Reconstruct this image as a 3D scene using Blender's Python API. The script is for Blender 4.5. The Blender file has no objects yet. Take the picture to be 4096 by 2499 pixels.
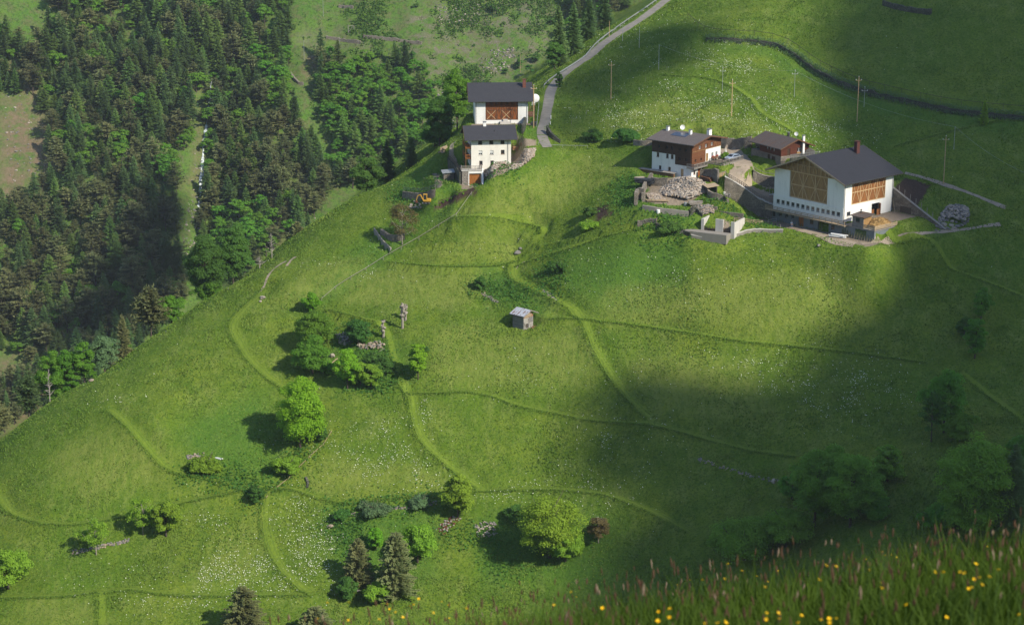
import bpy, math, random
import numpy as np
from mathutils import Vector, Matrix
R = math.radians
random.seed(7)
scene = bpy.context.scene
COL = scene.collection
# ---------------------------------------------------------------- camera, sky, sun, exposure
cam_d = bpy.data.cameras.new('camera'); cam = bpy.data.objects.new('camera', cam_d); COL.objects.link(cam)
cam.location = (0, 0, 0); cam.rotation_euler = (R(90-15.5), 0, 0)
cam_d.lens = 70; cam_d.sensor_width = 36; cam_d.clip_start = .1; cam_d.clip_end = 20000
cam_d.dof.use_dof = True; cam_d.dof.focus_distance = 470; cam_d.dof.aperture_fstop = 6.3
scene.camera = cam
SUN = np.array([.600, -.512, .616]); SUN /= np.linalg.norm(SUN)
world = bpy.data.worlds.new('World'); scene.world = world; world.use_nodes = True
wn = world.node_tree; bg = wn.nodes['Background']
sky = wn.nodes.new('ShaderNodeTexSky'); sky.sky_type = 'NISHITA'; sky.sun_disc = False
sky.sun_elevation = math.asin(SUN[2]); sky.sun_rotation = math.atan2(SUN[0], SUN[1]); sky.altitude = 1400
wn.links.new(sky.outputs[0], bg.inputs[0]); bg.inputs[1].default_value = 0.14
sun_d = bpy.data.lights.new('sun', 'SUN'); sun_d.energy = 4.3; sun_d.angle = R(.5); sun_d.color = (1, .93, .78)
sun = bpy.data.objects.new('sun', sun_d); COL.objects.link(sun); sun.location = (200, -200, 400)
sun.rotation_euler = Vector(SUN).to_track_quat('Z', 'Y').to_euler()
scene.view_settings.view_transform = 'Standard'; scene.view_settings.look = 'None'
scene.view_settings.exposure = 0.43; scene.view_settings.gamma = 1
scene.cycles.transparent_max_bounces = 8; scene.cycles.max_bounces = 6; scene.cycles.diffuse_bounces = 3
# ---------------------------------------------------------------- terrain maths
F_PX = 4096*70/36.0
PITCH = math.radians(15.5)
K = 4096/2464.0                      # photo px per overview px
CP, SP = math.cos(PITCH), math.sin(PITCH)
def ray(px, py):
    dx = (px-2048)/F_PX; dy = -(py-1249.5)/F_PX
    return np.array([dx, CP+dy*SP, -SP+dy*CP])
def at(px, py, D):
    r = ray(px, py); return r*(D/r[1])
def proj(p):
    p = np.asarray(p, float)
    d = p[..., 1]*CP - p[..., 2]*SP; u = p[..., 1]*SP + p[..., 2]*CP
    return 2048+F_PX*p[..., 0]/d, 1249.5-F_PX*u/d
# ground points of the spur: photo direction and distance
NEAR = [
 (0,1784,440),(258,1574,450),(475,1476,455),(615,1358,466),(733,1288,472),(908,1162,484),(1013,1099,488),(1200,980,500),
 (1446,764,520),(1596,715,526),(1762,582,540),(1828,515,548),(2227,299,580),(2460,108,628),(2660,0,668),
 (0,2100,405),(0,2499,375),(600,1700,424),(600,2100,400),(600,2499,370),(1200,1300,462),(1200,1700,425),(1200,2100,398),(1200,2499,369),
 (1600,1000,486),(1600,1400,446),(1600,1800,416),(2048,900,486),(2048,1249,455),(2048,1700,421),(2048,2100,397),(2048,2499,370),
 (2600,1100,455),(2600,1400,435),(2600,1700,412),(2600,2100,388),(3300,1200,440),(3300,1500,418),(3300,1900,385),(3300,2200,362),
 (3700,1100,444),(4096,800,468),(4096,1200,432),(4096,1600,398),(4096,2000,352),(4096,430,506),(3700,1600,400),
 (1885,674,500),(1873,737,494),(2000,740,490),(1800,800,496),(1900,495,522),(2110,480,522),(2180,560,512),(2090,565,509),(2150,640,502),(2400,600,505),(2560,590,499),
 (2617,685,488),(2765,717,480),(2880,640,489),(2720,800,472),(2570,850,466),(2870,920,459),(3000,690,480),(3090,800,470),(3010,620,488),
 (3126,897,464),(3369,942,454),(3503,861,462),(3300,1000,450),(3600,800,470),(3820,900,459),(3700,950,453),(3900,1000,450),
 (2400,350,548),(2700,350,533),(2300,450,529),(3100,450,513),(2700,150,568),(2900,0,600),(3300,0,574),(3300,250,541),(3700,0,557),(4096,0,542),(3700,300,520),(3700,600,490),(2900,550,499),(3300,600,496),
]
WORLD_PTS = [(300,470,-55),(300,380,-95),(300,300,-110),(320,650,0),(200,720,-10),(120,760,-50),(300,800,10),(260,560,-30),
 (0,300,-205),(-150,300,-215),(-300,330,-215),(150,300,-180),(-300,420,-205),(0,200,-250),(200,200,-170)]
def control_points():
    pts = [at(*p) for p in NEAR]
    sil = NEAR[:15]
    for i, s in enumerate(sil):
        p = at(*s)
        q = at(*sil[min(i+1, len(sil)-1)])-at(*sil[max(i-1, 0)])
        n = np.array([-q[1], q[0]]); n /= np.linalg.norm(n)      # away from the spur
        if n[0] > 0 and n[1] < 0: n = -n
        for d, dz in ((22, -13), (60, -48), (120, -110)):
            pts.append(np.array([p[0]+n[0]*d, p[1]+n[1]*d, p[2]+dz]))
    pts += [np.array(w, float) for w in WORLD_PTS]
    return np.array(pts)
def tps_fit(P):
    X = P[:, :2]/100.0; n = len(P)
    r2 = ((X[:, None]-X[None])**2).sum(-1)
    Kk = 0.5*r2*np.log(r2+1e-12) + np.eye(n)*2e-3
    A = np.zeros((n+3, n+3)); A[:n, :n] = Kk; A[:n, n] = 1; A[:n, n+1:] = X; A[n, :n] = 1; A[n+1:, :n] = X.T
    b = np.zeros(n+3); b[:n] = P[:, 2]
    return X, np.linalg.solve(A, b)
def tps_eval(fit, x, y):
    X, w = fit; x = x/100.0; y = y/100.0; n = len(X)
    z = w[n]+w[n+1]*x+w[n+2]*y
    for i in range(n):
        r2 = (x-X[i, 0])**2+(y-X[i, 1])**2
        z += w[i]*0.5*r2*np.log(r2+1e-12)
    return z
def vnoise(x, y, s, seed):
    rs = np.random.RandomState(seed); T = rs.rand(64, 64)
    u = x/s+1000.0; v = y/s+1000.0
    i = np.floor(u).astype(int); j = np.floor(v).astype(int); a = u-i; b = v-j
    a = a*a*(3-2*a); b = b*b*(3-2*b)
    g = lambda p, q: T[p % 64, q % 64]
    return (g(i, j)*(1-a)*(1-b)+g(i+1, j)*a*(1-b)+g(i, j+1)*(1-a)*b+g(i+1, j+1)*a*b)*2-1
def axis(lo, hi, pieces):
    # pieces: list of (start, end, step)
    out = []
    for a, b, s in pieces: out += list(np.arange(a, b-1e-6, s))
    out.append(pieces[-1][1]); return np.array(out)
GX = axis(0, 0, [(-900,-320,12),(-320,-140,2),(-140,-24,1),(-24,16,.5),(16,34,1),(34,128,.5),(128,200,1),(200,300,2),(300,900,12)])
GY = axis(0, 0, [(-60,0,3),(0,30,.5),(30,340,5),(340,440,1),(440,530,.5),(530,640,1),(640,800,2),(800,1160,3),(1160,1700,18)])
XX, YY = np.meshgrid(GX, GY)
def smax(a, b, k):
    d = a-b; return 0.5*(a+b+np.sqrt(d*d+k*k))
def far_height(x, y):
    dist0 = 850+0.10*(x+150)*(x > -150)*0 - 40*np.clip((x+100)/300, 0, 1)
    z = -288+0.70*(y-dist0)
    # two broad ribs and the gully of the stream between them
    gx = -148+0.02*(y-900)
    z += -7*np.exp(-((x-gx)/10.0)**2)+4*np.exp(-((x-gx-30)/22.0)**2)+4*np.exp(-((x-gx+38)/30.0)**2)
    z += 6*vnoise(x, y, 70, 3)+2.5*vnoise(x, y, 24, 4)+0.9*vnoise(x, y, 9, 5)
    z = smax(z, -330+0*x, 10)
    return z
def cam_hill(x, y):
    a, b, c = .176, .014, .15
    yy = np.minimum(y, 30)
    z = -1.6-a*yy-b*yy*np.abs(yy)-1.0*np.maximum(y-30, 0)
    z += c*np.clip(x, -25, 60)+0.04*vnoise(x, y, 2.3, 9)
    return z
FIT = tps_fit(control_points())
ZN = tps_eval(FIT, XX, YY)
ZN += 0.75*vnoise(XX, YY, 17, 11)+0.26*vnoise(XX, YY, 6, 12)+0.08*vnoise(XX, YY, 2.2, 13)
_m = np.clip(.4+1.1*vnoise(XX, YY, 38, 15), 0, 1)*(YY > 340)
ZN += .17*_m*np.sin(ZN*2.5+2.2*vnoise(XX, YY, 12, 16))+.9*vnoise(XX, YY, 34, 17)*np.clip((600-YY)/60, 0, 1)
ZN = np.where(YY < 330, np.minimum(ZN, -150+0*ZN), ZN)
ZF = far_height(XX, YY)
ZZ = np.maximum(ZN, np.where(YY > 700, ZF, -330))
ZZ = np.maximum(ZZ, np.where(YY < 330, cam_hill(XX, YY), -1e9))
def zat(x, y, Z=None):
    Z = ZZ if Z is None else Z
    x = np.clip(np.asarray(x, float), GX[0], GX[-1]-1e-3); y = np.clip(np.asarray(y, float), GY[0], GY[-1]-1e-3)
    i = np.clip(np.searchsorted(GX, x, side='right')-1, 0, len(GX)-2); j = np.clip(np.searchsorted(GY, y, side='right')-1, 0, len(GY)-2)
    a = (x-GX[i])/(GX[i+1]-GX[i]); b = (y-GY[j])/(GY[j+1]-GY[j])
    return Z[j, i]*(1-a)*(1-b)+Z[j, i+1]*a*(1-b)+Z[j+1, i]*(1-a)*b+Z[j+1, i+1]*a*b
def hit(px, py, start=200.0, end=1500.0, step=2.0):
    """ground points seen in the directions px, py (arrays)"""
    px = np.atleast_1d(np.asarray(px, float)); py = np.atleast_1d(np.asarray(py, float))
    dx = (px-2048)/F_PX; dy = -(py-1249.5)/F_PX
    R = np.stack([dx, CP+dy*SP, -SP+dy*CP], 1); R /= R[:, 1:2]
    D = np.full(len(px), float(start)); done = np.zeros(len(px), bool); lo = D.copy()
    while not done.all() and D.max() < end:
        P = R*D[:, None]; below = P[:, 2] <= zat(P[:, 0], P[:, 1])
        done |= below
        lo = np.where(done, lo, D); D = np.where(done, D, D+step)
    hi = D.copy()
    for _ in range(12):
        m = (lo+hi)/2; P = R*m[:, None]; b = P[:, 2] <= zat(P[:, 0], P[:, 1])
        hi = np.where(b, m, hi); lo = np.where(b, lo, m)
    P = R*hi[:, None]; P[:, 2] = zat(P[:, 0], P[:, 1]); return P
# ---------------------------------------------------------------- terrain edits
def V2(pts): return [(x*K, y*K) for x, y in pts]           # overview px -> photo px
def dense(line, step=.7):
    line = np.asarray(line, float); out = []
    for a, b in zip(line[:-1], line[1:]):
        n = max(1, int(np.linalg.norm((b-a)[:2])/step))
        out += [a+(b-a)*k/n for k in range(n)]
    out.append(line[-1]); return np.array(out)
def smooth_line(L, it=6):
    L = L.copy()
    for _ in range(it): L[1:-1] = (L[:-2]+2*L[1:-1]+L[2:])/4
    return L
def spline(pts, n=8):
    pts = [np.array(p, float) for p in pts]; P = [2*pts[0]-pts[1]]+pts+[2*pts[-1]-pts[-2]]; out = []
    for i in range(1, len(P)-2):
        for k in range(n):
            t = k/n; a, b, c, d = P[i-1:i+3]
            out.append(.5*((2*b)+(c-a)*t+(2*a-5*b+4*c-d)*t*t+(3*b-a-3*c+d)*t**3))
    out.append(pts[-1]); return np.array(out)
def ground_line(pts, n=8, it=6, start=200.0):
    """photo px polyline -> smoothed line lying on the ground"""
    S = spline(pts, n); H = hit(S[:, 0], S[:, 1], start=start)
    keep = [0]
    for i in range(1, len(H)):
        if np.linalg.norm(H[i]-H[keep[-1]]) < 60: keep.append(i)
    H = smooth_line(dense(H[keep]), it); H[:, 2] = zat(H[:, 0], H[:, 1])
    return H
def nearest(L, rad):
    best = np.full(ZZ.shape, 1e9); idx = np.full(ZZ.shape, -1)
    for k, p in enumerate(L):
        i0, i1 = np.searchsorted(GX, [p[0]-rad, p[0]+rad]); j0, j1 = np.searchsorted(GY, [p[1]-rad, p[1]+rad])
        if i1 <= i0 or j1 <= j0: continue
        d = np.hypot(XX[j0:j1, i0:i1]-p[0], YY[j0:j1, i0:i1]-p[1])
        m = d < best[j0:j1, i0:i1]
        best[j0:j1, i0:i1] = np.where(m, d, best[j0:j1, i0:i1]); idx[j0:j1, i0:i1] = np.where(m, k, idx[j0:j1, i0:i1])
    return best, idx
def sstep(a, b, x):
    t = np.clip((x-a)/(b-a), 0, 1); return t*t*(3-2*t)
def bench(L, flat=1.4, soft=3.6, lift=0.0):
    """levels the ground across a track"""
    Lz = smooth_line(L, 20)
    d, i = nearest(L, soft+1.5)
    w = (1-sstep(flat, soft, d))*(i >= 0); zc = Lz[np.clip(i, 0, None), 2]+lift
    ZZ[:] = ZZ*(1-w)+zc*w
    return d, i
def step_line(L, up, dn, rb=4.0, rf=4.0):
    """a terrace edge: ground raised by up behind the line, lowered by dn before it"""
    L = L.copy(); d, i = nearest(L, max(rb, rf)+2)
    T = np.gradient(L[:, :2], axis=0); T /= np.linalg.norm(T, axis=1)[:, None]+1e-9
    ii = np.clip(i, 0, None); nx, ny = -T[ii, 1], T[ii, 0]
    s = (XX-L[ii, 0])*nx+(YY-L[ii, 1])*ny
    nm = np.stack([-T[:, 1], T[:, 0]], 1)
    upv = zat(L[:, 0]+nm[:, 0]*3, L[:, 1]+nm[:, 1]*3)-zat(L[:, 0]-nm[:, 0]*3, L[:, 1]-nm[:, 1]*3)
    if upv.mean() < 0: s = -s
    ok = (i >= 0) & (np.abs(s) > d*.6)
    zl = smooth_line(L, 10)[ii, 2]; upi = up if np.isscalar(up) else np.interp(ii/(len(L)-1), np.linspace(0, 1, len(up)), up)
    dni = dn if np.isscalar(dn) else np.interp(ii/(len(L)-1), np.linspace(0, 1, len(dn)), dn)
    wb = (1-sstep(.9, rb, d))*(s > 0)*ok; wf = (1-sstep(.6, rf, d))*(s <= 0)*ok
    ZZ[:] = ZZ*(1-wb-wf)+(zl+upi)*wb+(zl-dni)*wf
class Frame:
    """a building's own axes: x along the right-hand front, y going back, z up"""
    def __init__(s, px, py, D, rot, dz=0):
        s.o = at(px, py, D)+np.array([0, 0, dz]); s.rot = rot; s.c, s.s = math.cos(R(rot)), math.sin(R(rot))
    def w(s, x, y, z=0): return np.array([s.o[0]+x*s.c-y*s.s, s.o[1]+x*s.s+y*s.c, s.o[2]+z])
    def local(s, X, Y):
        dx, dy = X-s.o[0], Y-s.o[1]; return dx*s.c+dy*s.s, -dx*s.s+dy*s.c
def pad(fr, x0, x1, y0, y1, z, soft=4.0, slope=(0, 0)):
    u, v = fr.local(XX, YY)
    d = np.hypot(np.maximum(0, np.maximum(x0-u, u-x1)), np.maximum(0, np.maximum(y0-v, v-y1)))
    w = 1-sstep(0, soft, d) if soft > 0 else (d <= 0)*1.0
    zz = fr.o[2]+z+slope[0]*(np.clip(u, x0, x1)-x0)+slope[1]*(np.clip(v, y0, y1)-y0)
    ZZ[:] = ZZ*(1-w)+zz*w
def in_poly(px, py, poly):
    inside = np.zeros(np.shape(px), bool); n = len(poly)
    for i in range(n):
        x1, y1 = poly[i]; x2, y2 = poly[(i+1) % n]
        c = ((y1 > py) != (y2 > py)) & (px < (x2-x1)*(py-y1)/(y2-y1+1e-12)+x1)
        inside ^= c
    return inside
# ---------------------------------------------------------------- building frames
FA = Frame(1885.4, 674, 500, 7)
FB = Frame(1900.7, 496, 522, 3)
FC = Frame(2765, 717, 480, 50)
FD = Frame(3122, 671, 480, 30, .45)
FE = Frame(3370, 942, 454, 41)
_h = hit(2094, 1318)[0]; FH = Frame(2094, 1318, _h[1], 48)       # small hut
# grass tracks mown along the slope (overview px)
TRACKS = [
 ([(0,1195),(20,1225),(60,1245),(110,1255),(180,1260),(330,1235),(440,1205),(520,1190),(595,1175)],1.5),
 ([(265,985),(310,1020),(350,1070),(400,1125),(450,1140),(530,1155),(600,1180)],1.6),
 ([(640,700),(590,745),(560,785),(575,820),(600,860),(640,900),(685,932)],1.8),
 ([(650,1180),(640,1240),(650,1310),(690,1380),(750,1425)],1.7),
 ([(650,1180),(700,1170),(780,1200),(850,1208),(950,1195),(1060,1188),(1170,1178),(1300,1175),(1420,1180),(1500,1200),(1580,1235),(1660,1280)],1.5),
 ([(960,915),(990,950),(1000,1010),(1020,1060),(1070,1110),(1110,1140),(1160,1178)],1.7),
 ([(990,945),(1070,943),(1150,940),(1250,975),(1330,990),(1430,1010),(1570,1020),(1700,1055),(1800,1080),(1920,1097)],1.4),
 ([(1235,640),(1240,670),(1330,715),(1390,750),(1415,790),(1440,850),(1500,940),(1565,1005)],1.7),
 ([(1330,765),(1400,765),(1600,790),(1800,820),(2000,840),(2230,870)],1.3),
 ([(1240,640),(1320,612),(1400,590),(1480,560),(1590,535)],1.3),
 ([(940,630),(1060,640),(1170,640),(1235,630)],.9),
 ([(1100,520),(1200,525),(1290,545),(1305,560),(1240,625)],1.1),
 ([(0,1435),(170,1430),(300,1415),(450,1430),(750,1428)],1.4),
 ([(780,745),(830,755),(880,775),(925,785),(950,860),(965,915)],1.3),
 ([(1600,180),(1720,190),(1800,230),(1840,275),(1900,310),(1950,345)],1.3),
 ([(2130,600),(2300,650),(2464,712)],1.2),
 ([(2150,352),(2300,312),(2480,278)],.8),
 ([(244,1425),(246,1503)],1.2),
 ([(2320,900),(2380,950),(2464,1010)],1.2),
]
TL = []
for pts, w in TRACKS:
    L = ground_line(V2(pts)); w *= .62; bench(L, w, w+2.2); TL.append((L, w))
ROAD = ground_line([(2190,590),(2168,545),(2178,490),(2192,420),(2205,360),(2240,312),(2300,262),(2345,236),(2400,188),(2450,150),(2500,118),(2580,66),(2660,5),(2700,-30)], it=10)
bench(ROAD, 1.8, 5.0)
TOPW = ground_line(V2([(1700,95),(1760,97),(1850,105),(1905,128),(1960,170),(2050,212),(2150,237),(2300,268),(2480,285)]))
step_line(TOPW, .7, .9, 5, 5)
# grassy ledges of the old terraces
for q in ([(1095,532),(1200,536),(1300,556)],[(925,640),(1050,652),(1180,652)],[(1105,512),(1190,500),(1260,505)],[(960,600),(1100,592),(1230,600)],[(790,756),(850,772),(900,782)],[(1300,600),(1400,575),(1500,548),(1590,540)]):
    step_line(ground_line(V2(q)), .8, .8, 4.5, 3.5)
# farm terraces
pad(FB, -1, 15, -3.0, 16, 0, 4)
pad(FA, -1.5, 12, -.6, 9.5, 0, 3)
pad(FA, -3.2, 2.2, -6, -1.8, -4.1, 3.0)
pad(FA, -9, -4.2, -2, 12, -3.5, 3.5)
pad(FC, -3.5, 3.5, -4.5, 13, 0, 2.5)
pad(FC, 5.8, 22, -5, 15, 3.45, 2.5)
pad(FD, -4.5, 0, -1, 14, 0, 2.0)
pad(FD, 1.2, 11, -3, 13, 1.6, 2.5)
pad(FE, 18.5, 29, -16, 4, .9, 4, slope=(0, .41))
pad(FE, 9.0, 18.0, -17, -9, .75, 6, slope=(0, .31))
pad(FE, .5, 17.6, -9, 20, 3.2, 2.5)
pad(FE, -3.8, 0, -11, 24, 0, 9.0)
pad(FE, .5, 17.6, -2, 20, 3.2, 0)
pad(FE, 0, 9, -9.3, 0, 2.5, 0)
pad(FH, -.5, 3, -.5, 4, -.1, 2)
def zl(px, py, **k): return ground_line([(x, y) for x, y in px], **k)
Z2 = lambda pts: [(2550+x/2.836, 470+y/2.836) for x, y in pts]
Z3 = lambda pts: [(3000+x/2.464, 520+y/2.464) for x, y in pts]
Z1 = lambda pts: [(1750+x/2.733, 250+y/2.733) for x, y in pts]
Z4 = lambda pts: [(1500+x/3.52, 650+y/3.52) for x, y in pts]
Z5 = lambda pts: [(1950+x/4.295, 1000+y/4.295) for x, y in pts]
DRIVE_A = ground_line(Z2([(985,350),(1060,400),(1150,455),(1190,510),(1200,580),(1150,640),(1190,720),(1260,790),(1360,850),(1460,900),(1540,925)]), it=8)
bench(DRIVE_A, 2.2, 4.0)
CURVE = ground_line(Z2([(990,790),(1060,830),(1150,880),(1250,950),(1350,1010),(1450,1060),(1540,1090)]), it=8)
step_line(CURVE, (2.4,2.4,2.2,1.9), (2.0,2.0,2.0,1.6), 4.5, 4.5)
BACKW = ground_line(Z2([(880,330),(1000,345),(1110,362),(1200,350),(1290,330)]), it=3)
step_line(BACKW, 2.6, .2, 5, 2.5)
MIDW = ground_line(Z2([(1310,700),(1360,735),(1450,770),(1560,790),(1660,780)]), it=3)
step_line(MIDW, 2.2, .3, 3.5, 2)
RUINW = ground_line(Z2([(60,1040),(180,1060),(320,1080),(450,1095),(580,1110)]), it=4)
step_line(RUINW, .9, .4, 6, 4)
PITW = ground_line(Z2([(610,1350),(780,1385),(900,1385),(1000,1365),(1140,1330),(1290,1290),(1420,1290),(1650,1296)]), it=4)
step_line(PITW, .35, .35, 4, 4)
LOWW = ground_line(Z4([(400,500),(500,515),(620,520),(740,505),(850,470)]), it=4)
step_line(LOWW, 1.6, .6, 4, 3)
LEFTW = ground_line(Z4([(-10,960),(60,1060),(130,1150),(225,1240)]), it=3)
step_line(LEFTW, .6, 1.0, 4, 4)
WEDGE = np.array([FE.w(16.1, 1.5), FE.w(16.1, -15.4)])
Z0_EDIT = ZZ.copy()
# ---------------------------------------------------------------- mesh tools
def np_mesh(name, V, F, mats, mi=None, smooth=False):
    V = np.asarray(V, np.float32); me = bpy.data.meshes.new(name)
    if isinstance(F, np.ndarray):
        n, k = F.shape; me.vertices.add(len(V)); me.loops.add(n*k); me.polygons.add(n)
        me.vertices.foreach_set('co', V.ravel()); me.loops.foreach_set('vertex_index', F.astype(np.int32).ravel())
        me.polygons.foreach_set('loop_start', np.arange(0, n*k, k, dtype=np.int32))
    else:
        me.from_pydata([tuple(map(float, v)) for v in V], [], F)
    for m in (mats if isinstance(mats, (list, tuple)) else [mats]): me.materials.append(m)
    if mi is not None: me.polygons.foreach_set('material_index', np.asarray(mi, np.int32))
    me.polygons.foreach_set('use_smooth', np.full(len(me.polygons), smooth))
    me.update(calc_edges=True); return me
def tag(o, label=None, cat=None, group=None, kind=None):
    if label: o['label'] = label
    if cat: o['category'] = cat
    if group: o['group'] = group
    if kind: o['kind'] = kind
    return o
def link(name, me, parent=None, loc=(0, 0, 0), rz=0):
    o = bpy.data.objects.new(name, me); COL.objects.link(o); o.location = [float(v) for v in loc]; o.rotation_euler = (0, 0, rz)
    if parent: o.parent = parent
    return o
def thing(name, label, cat, loc, rz=0, group=None):
    return tag(link(name, None, None, loc, rz), label, cat, group)
class MB:
    def __init__(s): s.v = []; s.f = []; s.m = []; s.k = 0
    def add(s, vs, fs):
        b = len(s.v); s.v += [tuple(map(float, v)) for v in vs]; s.f += [tuple(b+i for i in f) for f in fs]; s.m += [s.k]*len(fs); return s
    def box(s, x0, x1, y0, y1, z0, z1):
        return s.add([(x0,y0,z0),(x1,y0,z0),(x1,y1,z0),(x0,y1,z0),(x0,y0,z1),(x1,y0,z1),(x1,y1,z1),(x0,y1,z1)],
                     [(3,2,1,0),(4,5,6,7),(0,1,5,4),(1,2,6,5),(2,3,7,6),(3,0,4,7)])
    def hexa(s, a, b):                                   # two quads, bottom ring a, top ring b
        return s.add(list(a)+list(b), [(3,2,1,0),(4,5,6,7),(0,1,5,4),(1,2,6,5),(2,3,7,6),(3,0,4,7)])
    def slab(s, q, t):                                   # quad q thickened downwards by t
        q = [np.array(p, float) for p in q]; d = np.array([0, 0, -t])
        return s.hexa([p+d for p in q], q)
    def prism(s, poly, h0, h1, ax='z'):
        n = len(poly)
        f = {'z': lambda p, h: (p[0], p[1], h), 'y': lambda p, h: (p[0], h, p[1]), 'x': lambda p, h: (h, p[0], p[1])}[ax]
        return s.add([f(p, h0) for p in poly]+[f(p, h1) for p in poly],
                     [tuple(range(n))[::-1], tuple(range(n, 2*n))]+[(i, (i+1) % n, n+(i+1) % n, n+i) for i in range(n)])
    def bar(s, p, q, w, h=None, up=(0, 0, 1)):
        p = np.array(p, float); q = np.array(q, float); h = h or w; d = q-p; d /= np.linalg.norm(d)
        u = np.cross(d, up)
        if np.linalg.norm(u) < 1e-3: u = np.cross(d, (1, 0, 0))
        u /= np.linalg.norm(u); v = np.cross(u, d)
        c = [u*w/2*a+v*h/2*b for a, b in ((-1,-1),(1,-1),(1,1),(-1,1))]
        return s.hexa([p+k for k in c], [q+k for k in c])
    def tube(s, pts, rs, n=7, cap=True):
        pts = [np.array(p, float) for p in pts]; rs = rs if hasattr(rs, '__len__') else [rs]*len(pts); vs = []
        for i, p in enumerate(pts):
            d = pts[min(i+1, len(pts)-1)]-pts[max(i-1, 0)]; d /= np.linalg.norm(d)+1e-9
            u = np.cross(d, (0, 0, 1) if abs(d[2]) < .9 else (1, 0, 0)); u /= np.linalg.norm(u); w = np.cross(d, u)
            vs += [p+rs[i]*(math.cos(6.2832*k/n)*u+math.sin(6.2832*k/n)*w) for k in range(n)]
        fs = [(i*n+k, i*n+(k+1) % n, (i+1)*n+(k+1) % n, (i+1)*n+k) for i in range(len(pts)-1) for k in range(n)]
        if cap: fs += [tuple(range(n))[::-1], tuple(range((len(pts)-1)*n, len(pts)*n))]
        return s.add(vs, fs)
    def ball(s, c, r, n=8, m=6, seed=0, rough=.0):
        rs = random.Random(seed); r = r if hasattr(r, '__len__') else (r, r, r); vs = []
        for j in range(1, m):
            t = math.pi*j/m
            for k in range(n):
                q = 1+rs.uniform(-rough, rough); a = 6.2832*k/n
                vs.append((c[0]+r[0]*q*math.sin(t)*math.cos(a), c[1]+r[1]*q*math.sin(t)*math.sin(a), c[2]+r[2]*q*math.cos(t)))
        vs += [(c[0], c[1], c[2]+r[2]), (c[0], c[1], c[2]-r[2])]; N = (m-1)*n
        fs = [(j*n+k, (j+1)*n+k, (j+1)*n+(k+1) % n, j*n+(k+1) % n) for j in range(m-2) for k in range(n)]
        fs += [(N, k, (k+1) % n) for k in range(n)]+[(N+1, (m-2)*n+(k+1) % n, (m-2)*n+k) for k in range(n)]
        return s.add(vs, fs)
    def build(s, name, mats, parent=None, loc=None, rz=0, smooth=False, bevel=0):
        v = np.array(s.v)
        if loc is None and parent is None: loc = np.array([v[:, 0].mean(), v[:, 1].mean(), v[:, 2].min()]); v = v-loc
        me = np_mesh(name, v, s.f, mats, s.m, smooth); o = link(name, me, parent, loc if loc is not None else (0, 0, 0), rz)
        if bevel: b = o.modifiers.new('bevel', 'BEVEL'); b.width = bevel; b.segments = 1
        return o
# ---------------------------------------------------------------- materials
class NT:
    def __init__(s, name):
        s.mat = bpy.data.materials.new(name); s.mat.use_nodes = True; s.t = s.mat.node_tree; s.t.nodes.clear()
        s.out = s.t.nodes.new('ShaderNodeOutputMaterial'); s.co = s.t.nodes.new('ShaderNodeTexCoord')
    def n(s, typ, **kw):
        o = s.t.nodes.new('ShaderNode'+typ)
        for k, v in kw.items(): setattr(o, k, v)
        return o
    def l(s, a, b): s.t.links.new(a, b)
    def vec(s, scale=(1, 1, 1), world=False):
        m = s.n('Mapping'); m.inputs['Scale'].default_value = scale
        if world: s.l(s.n('NewGeometry').outputs['Position'], m.inputs[0])
        else: s.l(s.co.outputs['Object'], m.inputs[0])
        return m.outputs[0]
    def noise(s, scale, detail=4, v=None, rough=.55):
        o = s.n('TexNoise'); o.inputs['Scale'].default_value = scale; o.inputs['Detail'].default_value = detail; o.inputs['Roughness'].default_value = rough
        if v is not None: s.l(v, o.inputs['Vector'])
        return o.outputs['Fac']
    def ramp(s, fac, lo, hi):
        o = s.n('MapRange', clamp=True); o.inputs['From Min'].default_value = lo; o.inputs['From Max'].default_value = hi; s.l(fac, o.inputs['Value']); return o.outputs[0]
    def mix(s, fac, a, b, mode='MIX'):
        o = s.n('Mix', data_type='RGBA', blend_type=mode)
        for sock, v in ((o.inputs['Factor'], fac), (o.inputs['A'], a), (o.inputs['B'], b)):
            if isinstance(v, (int, float)): sock.default_value = v
            elif isinstance(v, tuple): sock.default_value = (*v, 1)
            else: s.l(v, sock)
        return o.outputs['Result']
    def math(s, op, a, b=0.0):
        o = s.n('Math', operation=op)
        for i, v in enumerate((a, b)):
            if isinstance(v, (int, float)): o.inputs[i].default_value = v
            else: s.l(v, o.inputs[i])
        return o.outputs[0]
    def attr(s, name): return s.n('Attribute', attribute_name=name).outputs['Fac']
    def bsdf(s, col, rough=.85, bump=None, dist=.05, strength=.6, metal=0, spec=.3, trans=0):
        b = s.n('BsdfPrincipled'); b.inputs['Roughness'].default_value = rough; b.inputs['Metallic'].default_value = metal
        b.inputs['Specular IOR Level'].default_value = spec
        if isinstance(col, tuple): b.inputs['Base Color'].default_value = (*col, 1)
        else: s.l(col, b.inputs['Base Color'])
        if bump is not None:
            k = s.n('Bump'); k.inputs['Distance'].default_value = dist; k.inputs['Strength'].default_value = strength
            s.l(bump, k.inputs['Height']); s.l(k.outputs[0], b.inputs['Normal'])
        sh = b.outputs[0]
        if trans:
            t = s.n('BsdfTranslucent'); m = s.n('MixShader'); m.inputs[0].default_value = trans
            if isinstance(col, tuple): t.inputs[0].default_value = (*col, 1)
            else: s.l(col, t.inputs[0])
            s.l(sh, m.inputs[1]); s.l(t.outputs[0], m.inputs[2]); sh = m.outputs[0]
        s.l(sh, s.out.inputs['Surface']); return s.mat
M = {}
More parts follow.
